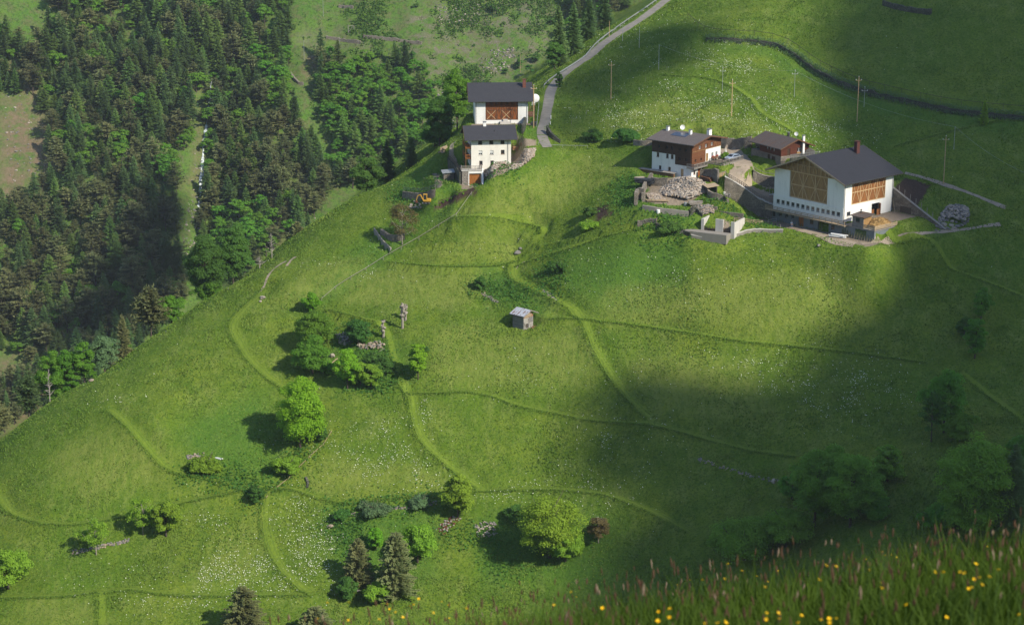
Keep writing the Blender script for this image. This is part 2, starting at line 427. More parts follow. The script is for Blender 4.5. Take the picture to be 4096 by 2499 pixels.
def plain(name, c, rough=.7, c2=None, scale=3, metal=0, bump=0, spec=.3, stretch=(1, 1, 1), lo=.35, hi=.65):
    t = NT(name); col = c; b = None
    if c2:
        f = t.noise(scale, 5, t.vec(stretch)); col = t.mix(t.ramp(f, lo, hi), c, c2)
        if bump: b = f
    M[name] = t.bsdf(col, rough, b, bump or .05, .7, metal, spec); return M[name]
def wood(name, c, c2, width=.22, axis=0, dark=.45):
    """upright boards: each board its own tint, dark joints, long grain"""
    t = NT(name); v = t.vec(); sp = t.n('SeparateXYZ'); t.l(v, sp.inputs[0])
    u = t.math('ADD', sp.outputs[0], sp.outputs[1]) if axis == 0 else sp.outputs[2]
    u = t.math('DIVIDE', u, width); cell = t.math('FLOOR', u); fr = t.math('FRACT', u)
    wn_ = t.n('TexWhiteNoise', noise_dimensions='1D'); t.l(cell, wn_.inputs['W'])
    g = t.noise(2.0, 5, t.vec((5, 5, .6) if axis == 0 else (.5, .5, 9)))
    col = t.mix(wn_.outputs[0], c, c2); col = t.mix(t.ramp(g, .35, .75), col, tuple(x*dark for x in c), 'MIX')
    gap = t.math('LESS_THAN', fr, .10); col = t.mix(t.math('MULTIPLY', gap, .75), col, (.02, .014, .01))
    st = t.ramp(t.noise(.55, 3, t.vec()), .45, .75); col = t.mix(t.math('MULTIPLY', st, .25), col, tuple(x*.35 for x in c2))
    M[name] = t.bsdf(col, .8, t.math('SUBTRACT', 1, gap), .03, .6); return M[name]
def stone(name, c, c2, mortar, scale=2.6, rough_bump=.12):
    t = NT(name); v = t.vec((1, 1, 1.5)); vo = t.n('TexVoronoi'); vo.inputs['Scale'].default_value = scale; t.l(v, vo.inputs['Vector'])
    ed = t.n('TexVoronoi', feature='DISTANCE_TO_EDGE'); ed.inputs['Scale'].default_value = scale; t.l(v, ed.inputs['Vector'])
    sp = t.n('SeparateXYZ'); t.l(vo.outputs['Color'], sp.inputs[0])
    col = t.mix(sp.outputs[0], c, c2); col = t.mix(t.ramp(t.noise(.5, 4, v), .4, .7), col, tuple(x*.6 for x in c))
    col = t.mix(t.ramp(ed.outputs['Distance'], .09, .02), col, mortar)
    M[name] = t.bsdf(col, .95, t.ramp(ed.outputs['Distance'], 0, .18), rough_bump, .9); return M[name]
def plaster(name, c, dirt=(.45, .40, .33)):
    t = NT(name); f = t.noise(.7, 6, t.vec((1, 1, .35))); g = t.noise(9, 3, t.vec())
    col = t.mix(t.ramp(f, .5, .9), c, tuple(a*.72 for a in c)); col = t.mix(t.math('MULTIPLY', t.ramp(t.noise(2.2, 5, t.vec((1.4, 1.4, .12))), .58, .85), .35), col, dirt)
    M[name] = t.bsdf(col, .9, g, .02, .5); return M[name]
plaster('white_plaster', (.80, .79, .76)); plaster('cream_plaster', (.80, .76, .68)); plaster('grey_plaster', (.17, .19, .20), (.1, .1, .1))
plaster('concrete', (.27, .245, .215)); plaster('pale_concrete', (.55, .52, .48))
def tiles(name, c, c2, w=.33, rust=None):
    t = NT(name); v = t.vec(); b = t.n('TexBrick'); b.inputs['Scale'].default_value = 1/w; b.inputs['Color1'].default_value = (*c, 1); b.inputs['Color2'].default_value = (*c2, 1)
    b.inputs['Mortar'].default_value = (*[x*.45 for x in c], 1); b.inputs['Mortar Size'].default_value = .03; t.l(v, b.inputs['Vector'])
    col = t.mix(t.ramp(t.noise(.6, 5, v), .45, .7), b.outputs[0], tuple(x*.78 for x in c))
    if rust: col = t.mix(t.ramp(t.noise(.9, 4, t.vec((.15, 1.2, 1))), .5, .75), col, rust)
    M[name] = t.bsdf(col, .75, b.outputs[1], .03, .5, spec=.35); return M[name]
tiles('anthracite_roof', (.050, .050, .058), (.066, .064, .072)); tiles('dark_roof', (.030, .031, .040), (.038, .038, .048))
tiles('brown_grey_roof', (.15, .125, .115), (.19, .16, .145), .4); tiles('weathered_roof', (.12, .095, .085), (.16, .12, .10), .35, (.13, .065, .035))
wood('red_boards', (.36, .115, .030), (.28, .080, .020), .28); wood('honey_boards', (.46, .27, .105), (.36, .205, .08), .28)
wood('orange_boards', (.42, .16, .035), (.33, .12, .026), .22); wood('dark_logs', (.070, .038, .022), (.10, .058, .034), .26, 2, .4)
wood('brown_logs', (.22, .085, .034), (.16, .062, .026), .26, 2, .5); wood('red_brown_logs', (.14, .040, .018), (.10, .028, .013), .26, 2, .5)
wood('grey_boards', (.30, .28, .27), (.22, .21, .20), .24); wood('grey_planks', (.33, .31, .28), (.24, .22, .20), .25, 2)
plain('beam_wood', (.55, .38, .21), .8, (.44, .29, .15)); plain('brown_beam', (.11, .05, .025), .85, (.16, .08, .04)); plain('pale_timber', (.45, .34, .22), .85, (.33, .25, .17))
plain('grey_timber', (.32, .29, .25), .9, (.20, .18, .16)); plain('dark_timber', (.06, .05, .04), .9, (.10, .085, .07))
plain('brick', (.20, .075, .05), .9, (.13, .05, .04), 12); plain('dark_brick', (.07, .025, .02), .9, (.10, .035, .03), 8)
plain('metal_grey', (.35, .36, .36), .45, (.27, .27, .27), 2, .6); plain('pale_metal', (.50, .52, .52), .4, (.42, .43, .44), 3, .5)
plain('galvanised', (.40, .42, .43), .5, (.30, .32, .33), 2, .4); plain('dark_metal', (.05, .05, .05), .5); plain('rust', (.16, .06, .03), .9, (.09, .035, .02), 5)
plain('white_paint', (.80, .80, .78), .5); plain('blind', (.62, .62, .60), .8); plain('yellow_paint', (.62, .36, .05), .45, (.50, .28, .04), 4); plain('rubber', (.03, .03, .03), .9)
plain('silver_paint', (.40, .47, .60), .25, metal=.3); plain('dark_paint', (.05, .055, .065), .3, metal=.3); plain('red_lamp', (.4, .02, .02), .3)
plain('glass', (.025, .032, .042), .08, spec=.8); plain('solar', (.03, .04, .07), .15, (.05, .06, .09), 2, spec=.8); plain('void', (.012, .011, .010), 1)
plain('straw', (.42, .27, .10), .95, (.22, .13, .05), 5, bump=.1); plain('manure', (.07, .042, .025), .95, (.12, .07, .035), 4, bump=.15)
plain('stone_light', (.46, .39, .32), .95, (.30, .26, .22), 1.5); plain('stone_warm', (.38, .29, .21), .95, (.27, .22, .18), 2.0); plain('stone_grey', (.24, .225, .21), .95, (.15, .14, .13), 1.6)
plain('firewood', (.36, .20, .10), .9, (.20, .11, .06), 6); plain('tarp', (.03, .033, .04), .6, (.05, .055, .06), 3); plain('canvas', (.75, .75, .72), .8)
plain('skin', (.45, .28, .2), .6); plain('hair_grey', (.35, .33, .30), .9); plain('shirt', (.62, .66, .72), .9); plain('trousers', (.06, .09, .18), .9); plain('flower_red', (.35, .02, .03), .8)
stone('stone_wall', (.25, .215, .175), (.34, .30, .25), (.11, .098, .082)); stone('pale_stone_wall', (.34, .29, .24), (.24, .215, .18), (.17, .15, .12)); stone('dark_stone_wall', (.085, .095, .065), (.15, .14, .12), (.03, .035, .025), 2.2)
stone('garage_stone', (.30, .26, .22), (.21, .19, .17), (.36, .33, .29), 1.8)
# foliage
def leaf(name, c, c2, trans=.35, rnd=.35):
    t = NT(name); oi = t.n('ObjectInfo'); f = t.noise(.55, 3, t.vec()); g = t.noise(4.5, 2, t.vec())
    col = t.mix(t.ramp(f, .35, .65), c, c2); col = t.mix(t.math('MULTIPLY', t.ramp(g, .4, .75), .45), col, tuple(min(1, x*1.5) for x in c2))
    h = t.n('HueSaturation'); t.l(col, h.inputs['Color'])
    t.l(t.math('ADD', t.math('MULTIPLY', oi.outputs['Random'], .03), .487), h.inputs['Hue']); h.inputs['Saturation'].default_value = 1.0
    w2 = t.n('TexWhiteNoise', noise_dimensions='1D'); t.l(oi.outputs['Random'], w2.inputs['W'])
    t.l(t.math('ADD', t.math('MULTIPLY', w2.outputs[0], rnd*2), 1-rnd), h.inputs['Value'])
    M[name] = t.bsdf(h.outputs[0], .7, None, trans=trans, spec=.15); return M[name]
leaf('spruce_green', (.115, .200, .065), (.150, .240, .078), .45); leaf('pine_green', (.235, .235, .100), (.180, .215, .085), .45); leaf('larch_green', (.160, .270, .065), (.195, .300, .075), .5)
leaf('leaf_green', (.140, .310, .034), (.180, .365, .042), .55, .15); leaf('leaf_bright', (.200, .400, .026), (.245, .455, .032), .55, .10); leaf('leaf_dark', (.080, .185, .035), (.105, .225, .040), .5, .15)
leaf('leaf_brown', (.14, .115, .045), (.18, .14, .055), .4, .1); leaf('leaf_olive', (.220, .370, .034), (.270, .425, .044), .5, .12); leaf('herb_blue', (.10, .185, .075), (.13, .22, .095), .35, .2)
plain('bark', (.12, .095, .075), .95, (.07, .055, .045), 3); plain('pale_bark', (.36, .32, .27), .95, (.22, .19, .16), 4); plain('dead_wood', (.40, .36, .32), .95, (.26, .23, .20), 3)
# meadow / far slope: one ground material driven by what grows where
def ground_mat():
    t = NT('meadow_ground'); w = t.vec((1, 1, 1), True)
    big = t.noise(.035, 4, w); mid = t.noise(.22, 5, w); fine = t.noise(1.7, 6, w, .7)
    comb = t.noise(.9, 4, t.vec((1.0, .30, .5), True), .7)
    c = t.mix(t.ramp(big, .35, .65), (.098, .178, .015), (.165, .222, .024))
    c = t.mix(t.math('MULTIPLY', t.ramp(mid, .42, .66), .8), c, (.078, .146, .013)); c = t.mix(t.math('MULTIPLY', t.ramp(comb, .45, .75), .55), c, (.200, .250, .052))
    c = t.mix(t.math('MULTIPLY', t.ramp(t.noise(.30, 6, t.vec((1.0, .35, .5), True), .75), .52, .70), .6), c, (.235, .275, .075)); c = t.mix(t.math('MULTIPLY', t.ramp(fine, .48, .66), .85), c, (.042, .098, .010))
    lush = t.attr('lush'); c = t.mix(t.math('MULTIPLY', lush, .7), c, t.mix(t.ramp(fine, .4, .7), (.075, .175, .022), (.045, .115, .020)))
    c = t.mix(t.math('MULTIPLY', t.attr('dry'), t.ramp(comb, .25, .6)), c, (.205, .245, .050)); tr = t.attr('track'); c = t.mix(t.math('MULTIPLY', tr, .62), c, t.mix(t.ramp(fine, .3, .7), (.190, .270, .030), (.150, .215, .026)))
    c = t.mix(t.math('MULTIPLY', t.attr('rut'), .6), c, (.085, .140, .020)); far = t.attr('far'); fc = t.mix(t.ramp(t.noise(.03, 5, w), .4, .62), (.085, .175, .026), (.120, .200, .034))
    fc = t.mix(t.ramp(t.noise(.18, 7, w, .75), .45, .62), fc, (.125, .135, .055)); fc = t.mix(t.math('MULTIPLY', t.ramp(t.noise(.7, 5, w, .7), .48, .62), .8), fc, (.045, .090, .020))
    c = t.mix(far, c, fc)
    bare = t.math('MULTIPLY', t.attr('bare'), t.ramp(t.noise(.12, 6, w, .7), .36, .56)); bc = t.mix(t.ramp(t.noise(.6, 6, w, .7), .35, .65), (.230, .160, .110), (.140, .120, .060)); bc = t.mix(t.ramp(t.noise(1.1, 5, w, .8), .6, .72), bc, (.26, .23, .20))
    c = t.mix(bare, c, bc); rk = t.attr('rocky'); m = t.math('MULTIPLY', rk, t.ramp(t.noise(.16, 7, w, .75), .47, .60))
    rc = t.mix(t.ramp(t.noise(1.4, 5, w, .8), .45, .62), (.13, .125, .070), (.22, .20, .16)); c = t.mix(m, c, rc)
    g = t.attr('gravel'); c = t.mix(g, c, t.mix(t.ramp(t.noise(1.3, 5, w, .7), .35, .65), (.30, .245, .185), (.22, .175, .13)))
    s = t.attr('soil'); c = t.mix(s, c, t.mix(t.ramp(t.noise(2.2, 5, w, .7), .35, .65), (.085, .055, .040), (.050, .034, .027)))
    h = t.math('ADD', t.math('MULTIPLY', comb, .5), fine)
    M['ground'] = t.bsdf(c, .95, h, .5, .7, spec=.08)
ground_mat()
t = NT('asphalt'); w = t.vec((1, 1, 1), True); M['asphalt'] = t.bsdf(t.mix(t.ramp(t.noise(.6, 6, w), .35, .65), (.19, .175, .155), (.25, .23, .20)), .95, t.noise(6, 4, w), .03)
t = NT('gravel'); w = t.vec((1, 1, 1), True); c = t.mix(t.ramp(t.noise(.9, 6, w, .7), .35, .65), (.38, .31, .235), (.29, .23, .17)); c = t.mix(t.ramp(t.noise(.35, 5, w), .60, .68), c, (.13, .14, .055)); M['gravel'] = t.bsdf(c, .95, t.noise(4, 4, w), .05)
t = NT('water'); w = t.vec((1, 1, .3), True); M['water'] = t.bsdf(t.mix(t.ramp(t.noise(1.2, 5, w), .4, .6), (.75, .78, .80), (.30, .36, .38)), .35, t.noise(2, 5, w), .2)
t = NT('cloud'); M['cloud'] = t.bsdf((.8, .8, .8), 1)
leaf('grass_blade', (.036, .078, .008), (.056, .108, .011), .3, .0); plain('seed_head', (.065, .036, .022), .9, (.11, .062, .038), 9); plain('seed_pale', (.24, .18, .13), .9)
plain('petal_yellow', (.85, .55, .01), .5); plain('petal_white', (.80, .80, .70), .7); plain('stem', (.07, .13, .03), .8)
plain('tuft_light', (.180, .250, .045), .9, (.120, .200, .030), .15, spec=.1); plain('tuft_dark', (.090, .170, .022), .9, (.110, .195, .026), .2, spec=.1)
# ---------------------------------------------------------------- the ground sheet
nY, nX = ZZ.shape
jj, ii = np.meshgrid(np.arange(nY-1), np.arange(nX-1), indexing='ij')
q0 = (jj*nX+ii).ravel()
QUADS = np.stack([q0, q0+1, q0+nX+1, q0+nX], 1)
GV = np.stack([XX.ravel(), YY.ravel(), ZZ.ravel()], 1)
me = np_mesh('ground', GV, QUADS, M['ground'], smooth=True)
ground = tag(link('ground', me), kind='structure')
PXg, PYg = proj(GV); PXg = PXg/K; PYg = PYg/K
wob = (vnoise(XX, YY, 5, 31)*9+vnoise(XX, YY, 14, 32)*14).ravel()
PXw, PYw = PXg+wob, PYg+np.roll(wob, 777)*.7
isfar = (YY.ravel() > 640) & (ZF.ravel() >= ZN.ravel()-.01)
isnear = (YY.ravel() > 330) & ~isfar
def mask(polys, sel, it=2):
    m = np.zeros(len(GV), bool)
    for p in polys: m |= in_poly(PXw, PYw, p)
    m = (m & sel).astype(float).reshape(ZZ.shape)
    for _ in range(it): m = (m+np.roll(m, 1, 0)+np.roll(m, -1, 0)+np.roll(m, 1, 1)+np.roll(m, -1, 1))/5
    return m.ravel()
def put(name, vals):
    a = me.attributes.new(name, 'FLOAT', 'POINT'); a.data.foreach_set('value', np.asarray(vals, np.float32))
trk = np.zeros(ZZ.shape)
for L, w in TL:
    d, i = nearest(L, w+2.5); trk = np.maximum(trk, (1-sstep(w*.7, w+.6, d+.35*vnoise(XX, YY, 2.5, 41)))*(i >= 0))
put('track', (trk*.55).ravel())
put('far', isfar*1.0)
BARE = [[(0,225),(50,240),(110,280),(135,420),(60,490),(0,480)],[(0,850),(80,860),(120,1010),(0,1060)],[(482,190),(500,200),(488,420),(470,500),(455,500),(470,400)],
        [(20,150),(60,140),(120,300),(60,300)],[(640,440),(690,440),(690,560),(640,560)],[(690,600),(760,620),(740,660),(680,650)],[(720,120),(790,120),(790,200),(710,190)]]
ROCKY = [[(980,0),(1400,0),(1330,90),(1330,200),(1160,180),(1090,320),(980,300),(1040,200),(960,120)],[(700,90),(820,80),(1040,90),(1040,125),(820,110),(700,120)],[(1020,200),(1130,190),(1110,330),(1050,340)],
         [(1000,30),(1330,10),(1330,110),(1180,110)],[(560,0),(620,0),(560,160),(520,150)]]
put('bare', mask(BARE, isfar, 4)); put('rocky', mask(ROCKY, isfar, 6))
LUSH = [[(1260,260),(1310,250),(1300,340),(1240,330)],[(940,440),(1080,370),(1120,400),(1100,470),(960,470)],[(850,600),(1000,500),(1100,480),(1090,520),(940,620),(780,740),(700,760)],
        [(1300,600),(1500,560),(1640,560),(1660,700),(1500,760),(1380,690)],[(420,1030),(640,930),(690,1080),(650,1180),(450,1110)],[(780,830),(950,820),(980,930),(800,950)],
        [(1150,630),(1230,650),(1330,730),(1300,760),(1200,740),(1130,690)],[(1160,1240),(1500,1230),(1480,1420),(1150,1400)],[(780,1210),(1060,1210),(1060,1420),(830,1420),(790,1300)],
        [(1700,100),(1850,105),(1920,150),(2060,215),(2200,250),(2464,290),(2464,330),(2200,290),(2030,250),(1900,170),(1840,130),(1700,110)],[(1500,430),(1600,430),(1700,540),(1640,560),(1480,500)]]
put('lush', mask(LUSH, isnear, 14))
DRY = [[(960,630),(1130,565),(1290,562),(1230,620)],[(1170,815),(1400,790),(1430,930),(1150,925)],[(760,1110),(1080,1130),(1050,1180),(760,1190)],[(840,650),(1200,655),(1120,740),(830,740)],[(120,1090),(330,1030),(420,1130),(200,1220)],[(1450,690),(2000,650),(2150,800),(1450,780)],
       [(1480,300),(1560,230),(1700,260),(1900,330),(1560,340)],[(1120,500),(1400,370),(1540,400),(1400,480),(1300,540)],[(500,1300),(640,1230),(620,1400),(470,1400)],[(1030,800),(1160,770),(1150,930),(1040,920)],[(640,730),(760,640),(900,620),(740,740)],[(1500,870),(1800,860),(1900,1030),(1600,990)],[(60,1440),(230,1440),(230,1500),(60,1500)]]
put('dry', mask(DRY, isnear, 10)*.75)
soil = [[(1040,492),(1100,465),(1142,450),(1150,462),(1090,488),(1050,505)], [(x/K, y/K) for x, y in Z3([(1430,560),(1530,470),(1650,500),(1780,545),(1650,760),(1600,740),(1440,620)])], [(1420,500),(1460,495),(1475,515),(1440,530)]]
def mask0(polys, sel):
    m = np.zeros(len(GV), bool)
    for p in polys: m |= in_poly(PXg, PYg, p)
    return (m & sel)*1.0
put('soil', mask0(soil, isnear))
gr = np.zeros(len(GV))
for fr, x0, x1, y0, y1 in ((FC, -2, 2.7, -4.5, 0), (FC, 5.8, 20, -4, 0), (FC, 12.5, 20, -4, 12), (FC, -2.5, 0, -4, 3), (FE, 5, 18, -7.5, 0), (FE, -4.2, 0, -11, 24), (FB, -1, 15, -3, 0), (FA, -3, 2.6, -6, -1.5), (FA, -9, -7.4, -2, 12)):
    u, v = fr.local(GV[:, 0], GV[:, 1]); gr = np.maximum(gr, (u > x0) & (u < x1) & (v > y0) & (v < y1))
gp = [[(x/K, y/K) for x, y in p] for p in (Z2([(60,960),(170,700),(420,680),(720,700),(760,800),(620,960),(450,1000)]), Z2([(930,1150),(1040,1180),(1040,1290),(940,1290)]), Z1([(860,820),(1080,850),(1080,900),(930,925),(860,890)]), Z2([(1000,400),(1120,420),(1170,520),(1120,560),(1000,480)]),
       Z1([(540,1190),(760,1070),(900,930),(1070,950),(990,1090),(700,1220),(480,1300)]))]
gr = np.maximum(gr, mask0(gp, isnear)); put('gravel', gr)
# ---------------------------------------------------------------- roads and paths
def ribbon(name, L, w, m, off=.05, jit=.0, cross=4, seed=1):
    rs = np.random.RandomState(seed); T = np.gradient(L[:, :2], axis=0); T /= np.linalg.norm(T, axis=1)[:, None]+1e-9
    N = np.stack([-T[:, 1], T[:, 0]], 1); vs = []
    ja = np.convolve(rs.randn(len(L)+6), np.ones(7)/7, 'valid')*jit; jb = np.convolve(rs.randn(len(L)+6), np.ones(7)/7, 'valid')*jit
    for k in range(cross+1):
        f = k/cross*2-1; ww = np.where(f < 0, w+ja, w+jb)*f
        P = L[:, :2]+N*ww[:, None]; z = zat(P[:, 0], P[:, 1])+off; vs.append(np.column_stack([P, z]))
    V = np.stack(vs, 1).reshape(-1, 3); n = cross+1
    a = np.arange(len(L)-1)[:, None]*n+np.arange(cross)[None]; a = a.ravel()
    return tag(link(name, np_mesh(name, V, np.stack([a, a+1, a+n+1, a+n], 1), m, smooth=True)), kind='structure')
ribbon('asphalt_road', ROAD, 1.4, M['asphalt'], .07, .15)
ribbon('gravel_road', DRIVE_A, 2.5, M['gravel'], .07, .6)
ribbon('gravel_path', ground_line(Z3([(500,985),(620,1015),(760,1060),(900,1100),(1040,1120)])), 1.7, M['gravel'], .07, .5)
ribbon('dirt_path', ground_line(Z3([(1100,1125),(1300,1105),(1500,1060),(1700,1022),(1850,1010),(2464,925)])), .65, M['gravel'], .06, .5)
ribbon('dirt_path', ground_line(Z3([(1525,425),(1700,470),(1900,535),(2100,600),(2300,680),(2520,770)])), .55, M['gravel'], .06, .3)
ribbon('dirt_path', ground_line(V2([(622,712),(640,680),(655,650),(690,628)])), .3, M['gravel'], .06, .4)
ribbon('dirt_path', ground_line(V2([(690,640),(698,628),(712,618)])), .5, M['gravel'], .06, .5)
ribbon('dirt_path', ground_line(Z1([(225,1200),(180,1090),(150,1020),(160,900),(190,880)])), .55, M['gravel'], .06, .2)
for pts in ([(380,400),(395,340),(460,280)], [(465,410),(480,340),(540,270),(640,200)]):
    ribbon('wheel_rut', ground_line(Z5(pts)), .14, M['gravel'], .06, .1)
for L_, w_ in TL:
    o_ = ribbon('grass_track', L_, w_, M['ground'], .10, .42, 8, seed=len(L_)); nv = len(o_.data.vertices); c_ = np.tile(np.arange(9)/8*2-1, nv//9)
    for nm, vals in (('track', (np.abs(c_) < .9)*1.0), ('rut', np.exp(-((np.abs(c_)-.5)/.17)**2)*(w_ > .85))):
        a_ = o_.data.attributes.new(nm, 'FLOAT', 'POINT'); a_.data.foreach_set('value', vals.astype(np.float32))
# the waterfall stream in the far gully
wl = ground_line(V2([(508,180),(505,240),(497,300),(490,350),(488,400),(484,440),(478,500)]), start=700); ribbon('stream', wl, .4, M['water'], .4, .9)
# ---------------------------------------------------------------- building kit
FRONT = lambda a, d, z: (a, -d, z)            # right-hand front, a along x
SIDE = lambda a, d, z: (-d, a, z)             # left-hand side, a along y
def pbox(mb, P, a0, a1, d0, d1, z0, z1):
    p, q = P(a0, d0, z0), P(a1, d1, z1)
    mb.box(min(p[0], q[0]), max(p[0], q[0]), min(p[1], q[1]), max(p[1], q[1]), z0, z1)
def holed(mb, P, a0, a1, z0, z1, holes, t=.35):
    A = sorted({a0, a1, *[h[0] for h in holes], *[h[0]+h[2] for h in holes]}); A = [a for a in A if a0 <= a <= a1]
    for x0, x1 in zip(A[:-1], A[1:]):
        hs = sorted([h for h in holes if h[0] <= x0+1e-6 and h[0]+h[2] >= x1-1e-6], key=lambda h: h[1]); z = z0
        for h in hs:
            if h[1] > z: pbox(mb, P, x0, x1, -t, 0, z, min(h[1], z1))
            z = max(z, h[1]+h[3])
        if z < z1: pbox(mb, P, x0, x1, -t, 0, z, z1)
def window(par, P, a, z, w, h, mat='white_paint', style='', label=None, dep=.14):
    m = MB(); f = .07
    pbox(m, P, a, a+w, -dep-.06, -dep, z, z+f); pbox(m, P, a, a+w, -dep-.06, -dep, z+h-f, z+h)
    pbox(m, P, a, a+f, -dep-.06, -dep, z+f, z+h-f); pbox(m, P, a+w-f, a+w, -dep-.06, -dep, z+f, z+h-f)
    if w > .7 and style != 'plain': pbox(m, P, a+w/2-.03, a+w/2+.03, -dep-.05, -dep+.003, z+f, z+h-f)
    o = m.build('window', M[mat], par)
    p = MB(); pbox(p, P, a+f*.5, a+w-f*.5, -dep-.08, -dep-.035, z+f*.5, z+h-f*.5); p.build('pane', M['glass'], o)
    if style == 'blind':
        b = MB(); pbox(b, P, a+f, a+w-f, -dep-.03, -dep+.012, z+h*.38, z+h-f); b.build('roller_blind', M['blind'], o)
    if style == 'tilt':                                    # bottom-hung sash leaning inwards, bright edge
        b = MB(); c = [P(a+.10, -dep+.01, z+.1), P(a+w-.10, -dep+.01, z+.1), P(a+w-.10, -dep-.30, z+h-.08), P(a+w*.62, -dep-.30, z+h-.08)]
        b.add(c, [(0, 1, 2, 3)]); s = b.build('sash', M['metal_grey'], o)
    s = MB(); pbox(s, P, a-.06, a+w+.06, -.04, .07, z-.07, z-.003); s.build('sill', M['brown_beam' if mat != 'dark_metal' else 'concrete'], o)
    if label: o['label'] = label
    return o
def door(par, P, a, z, w, h, mat, dep=.12, handle=True, label=None, name='door'):
    m = MB(); pbox(m, P, a, a+w, -dep-.07, -dep, z, z+h); o = m.build(name, M[mat], par)
    if handle: k = MB(); pbox(k, P, a+w-.2, a+w-.12, -dep, -dep+.06, z+h*.45, z+h*.52); k.build('handle', M['dark_metal'], o)
    if label: o['label'] = label
    return o
def gable_roof(par, mat, x0, x1, y0, y1, along, ze, zr, t=.22, name='roof', trim='brown_beam'):
    m = MB(); e0, e1 = (y0, y1) if along == 'x' else (x0, x1); mid = (e0+e1)/2
    prof = [(e0, ze), (mid, zr), (e1, ze), (e1, ze-t), (mid, zr-t), (e0, ze-t)]
    m.prism(prof, *((x0, x1) if along == 'x' else (y0, y1)), ax=along); o = m.build(name, M[mat], par)
    # barge boards just outside each gable end, rafter tails and gutters
    s0, s1 = (x0, x1) if along == 'x' else (y0, y1)
    for h0, h1 in ((s0-.05, s0-.004), (s1+.004, s1+.05)):
        b = MB(); b.prism([(e0, ze-.02), (mid, zr-.02), (e1, ze-.02), (e1, ze-t-.12), (mid, zr-t-.12), (e0, ze-t-.12)], h0, h1, ax=along); b.build('barge_board', M[trim], o)
    r = MB(); sl = (zr-ze)/abs(mid-e0)
    for e, sg in ((e0, -1), (e1, 1)):
        p = (lambda s, a, z: (s, a, z)) if along == 'x' else (lambda s, a, z: (a, s, z))
        g = MB(); g.tube([p(s0, e+sg*.08, ze-.12), p(s1, e+sg*.08, ze-.12)], .075, 6); g.build('gutter', M['dark_metal'], o)
        k = s0+.35
        while k < s1:
            r.bar(p(k, e-sg*.08, ze-t-.09+.08*sl), p(k, e-sg*1.1, ze-t-.09+1.1*sl), .12, .16); k += .85
    r.build('rafter_tails', M[trim], o)
    return o
def chimney(par, x, y, z0, z1, w, d, mat, cap='metal_grey', pots=True):
    m = MB(); m.box(x-w/2, x+w/2, y-d/2, y+d/2, z0, z1); o = m.build('chimney', M[mat], par)
    c = MB(); c.box(x-w/2-.09, x+w/2+.09, y-d/2-.09, y+d/2+.09, z1+.18, z1+.25)
    for sx in (-1, 1):
        for sy in (-1, 1): c.box(x+sx*(w/2-.08)-.05, x+sx*(w/2-.08)+.05, y+sy*(d/2-.08)-.05, y+sy*(d/2-.08)+.05, z1, z1+.18)
    c.build('chimney_cap', M[cap], o); return o
def railing(pts, h=1.0, gap=1.6, rails=(.35, .65, .97), r=.05, wide=.11, infill=0):
    m = MB(); pts = [np.array(p, float) for p in pts]
    for a, b in zip(pts[:-1], pts[1:]):
        n = max(1, round(np.linalg.norm(b-a)/gap))
        for k in range(n+1):
            p = a+(b-a)*k/n; m.bar(p-(0, 0, .3), p+(0, 0, h), r*2)
        for f in rails: m.bar(a+(0, 0, h*f), b+(0, 0, h*f), r, wide)
        if infill:
            n = int(np.linalg.norm(b-a)/infill)
            for k in range(n): p = a+(b-a)*(k+.5)/n; m.bar(p+(0, 0, .08), p+(0, 0, h-.05), .07, .03)
    return m
def dish(par, x, y, z, r, aim=(-.2, -1, .35), n=14):
    m = MB(); m.tube([(x, y, z-1.0), (x, y, z)], .04, 6); st = m
    a = Vector(aim).normalized(); u = a.cross(Vector((0, 0, 1))).normalized(); v = u.cross(a); d = MB(); vs = []; c = Vector((x, y, z+.1))
    for j in range(4):
        q = j/3*r
        vs += [c+u*q*math.cos(6.2832*k/n)+v*q*math.sin(6.2832*k/n)+a*(.25*(q/r)**2*r) for k in range(n)]
    d.add(vs, [(j*n+k, j*n+(k+1) % n, (j+1)*n+(k+1) % n, (j+1)*n+k) for j in range(3) for k in range(n)])
    o = d.build('satellite_dish', M['white_paint'], par); m.bar(c-a*.02, c+a*.6*r-v*r*.4, .03); st.build('dish_mast', M['galvanised'], o); return o
def downpipe(par, P, a, z0, z1):
    m = MB(); m.tube([P(a, .08, z0), P(a, .08, z1-.5), P(a, .6, z1)], .05, 6); m.build('downpipe', M['dark_metal'], par)
def braces(P, a0, a1, z0, z1, bays, rows, flip=0, d=.03, w=.17):
    """posts, rails and raking struts of a boarded barn front"""
    m = MB(); A = np.linspace(a0, a1, bays+1); Zs = np.linspace(z0, z1, rows+1)
    def bb(p, q, ww=w, dd=d):
        m.bar(P(p[0], dd, p[1]), P(q[0], dd, q[1]), ww, .09, up=tuple(np.array(P(0, 1, 0))-np.array(P(0, 0, 0))))
    for z in Zs: bb((a0, z), (a1, z))
    for i, a in enumerate(A): bb((a, z0), (a, z1), w, d+.01)
    for r_ in range(rows):
        for i in range(bays):
            k = A[i+1]-A[i]; v = 1 if (r_+flip) % 2 == 0 else 0       # V or inverted V struts
            for e, sg in ((A[i]+.1, 1), (A[i+1]-.1, -1)):
                bb((e+(0 if v else sg*.36*k), Zs[r_+1]), (e+(sg*.36*k if v else 0), Zs[r_]), w*.75, d-.012)
    return m
def rooted(fr, name, label, cat): return thing(name, label, cat, fr.o, R(fr.rot))
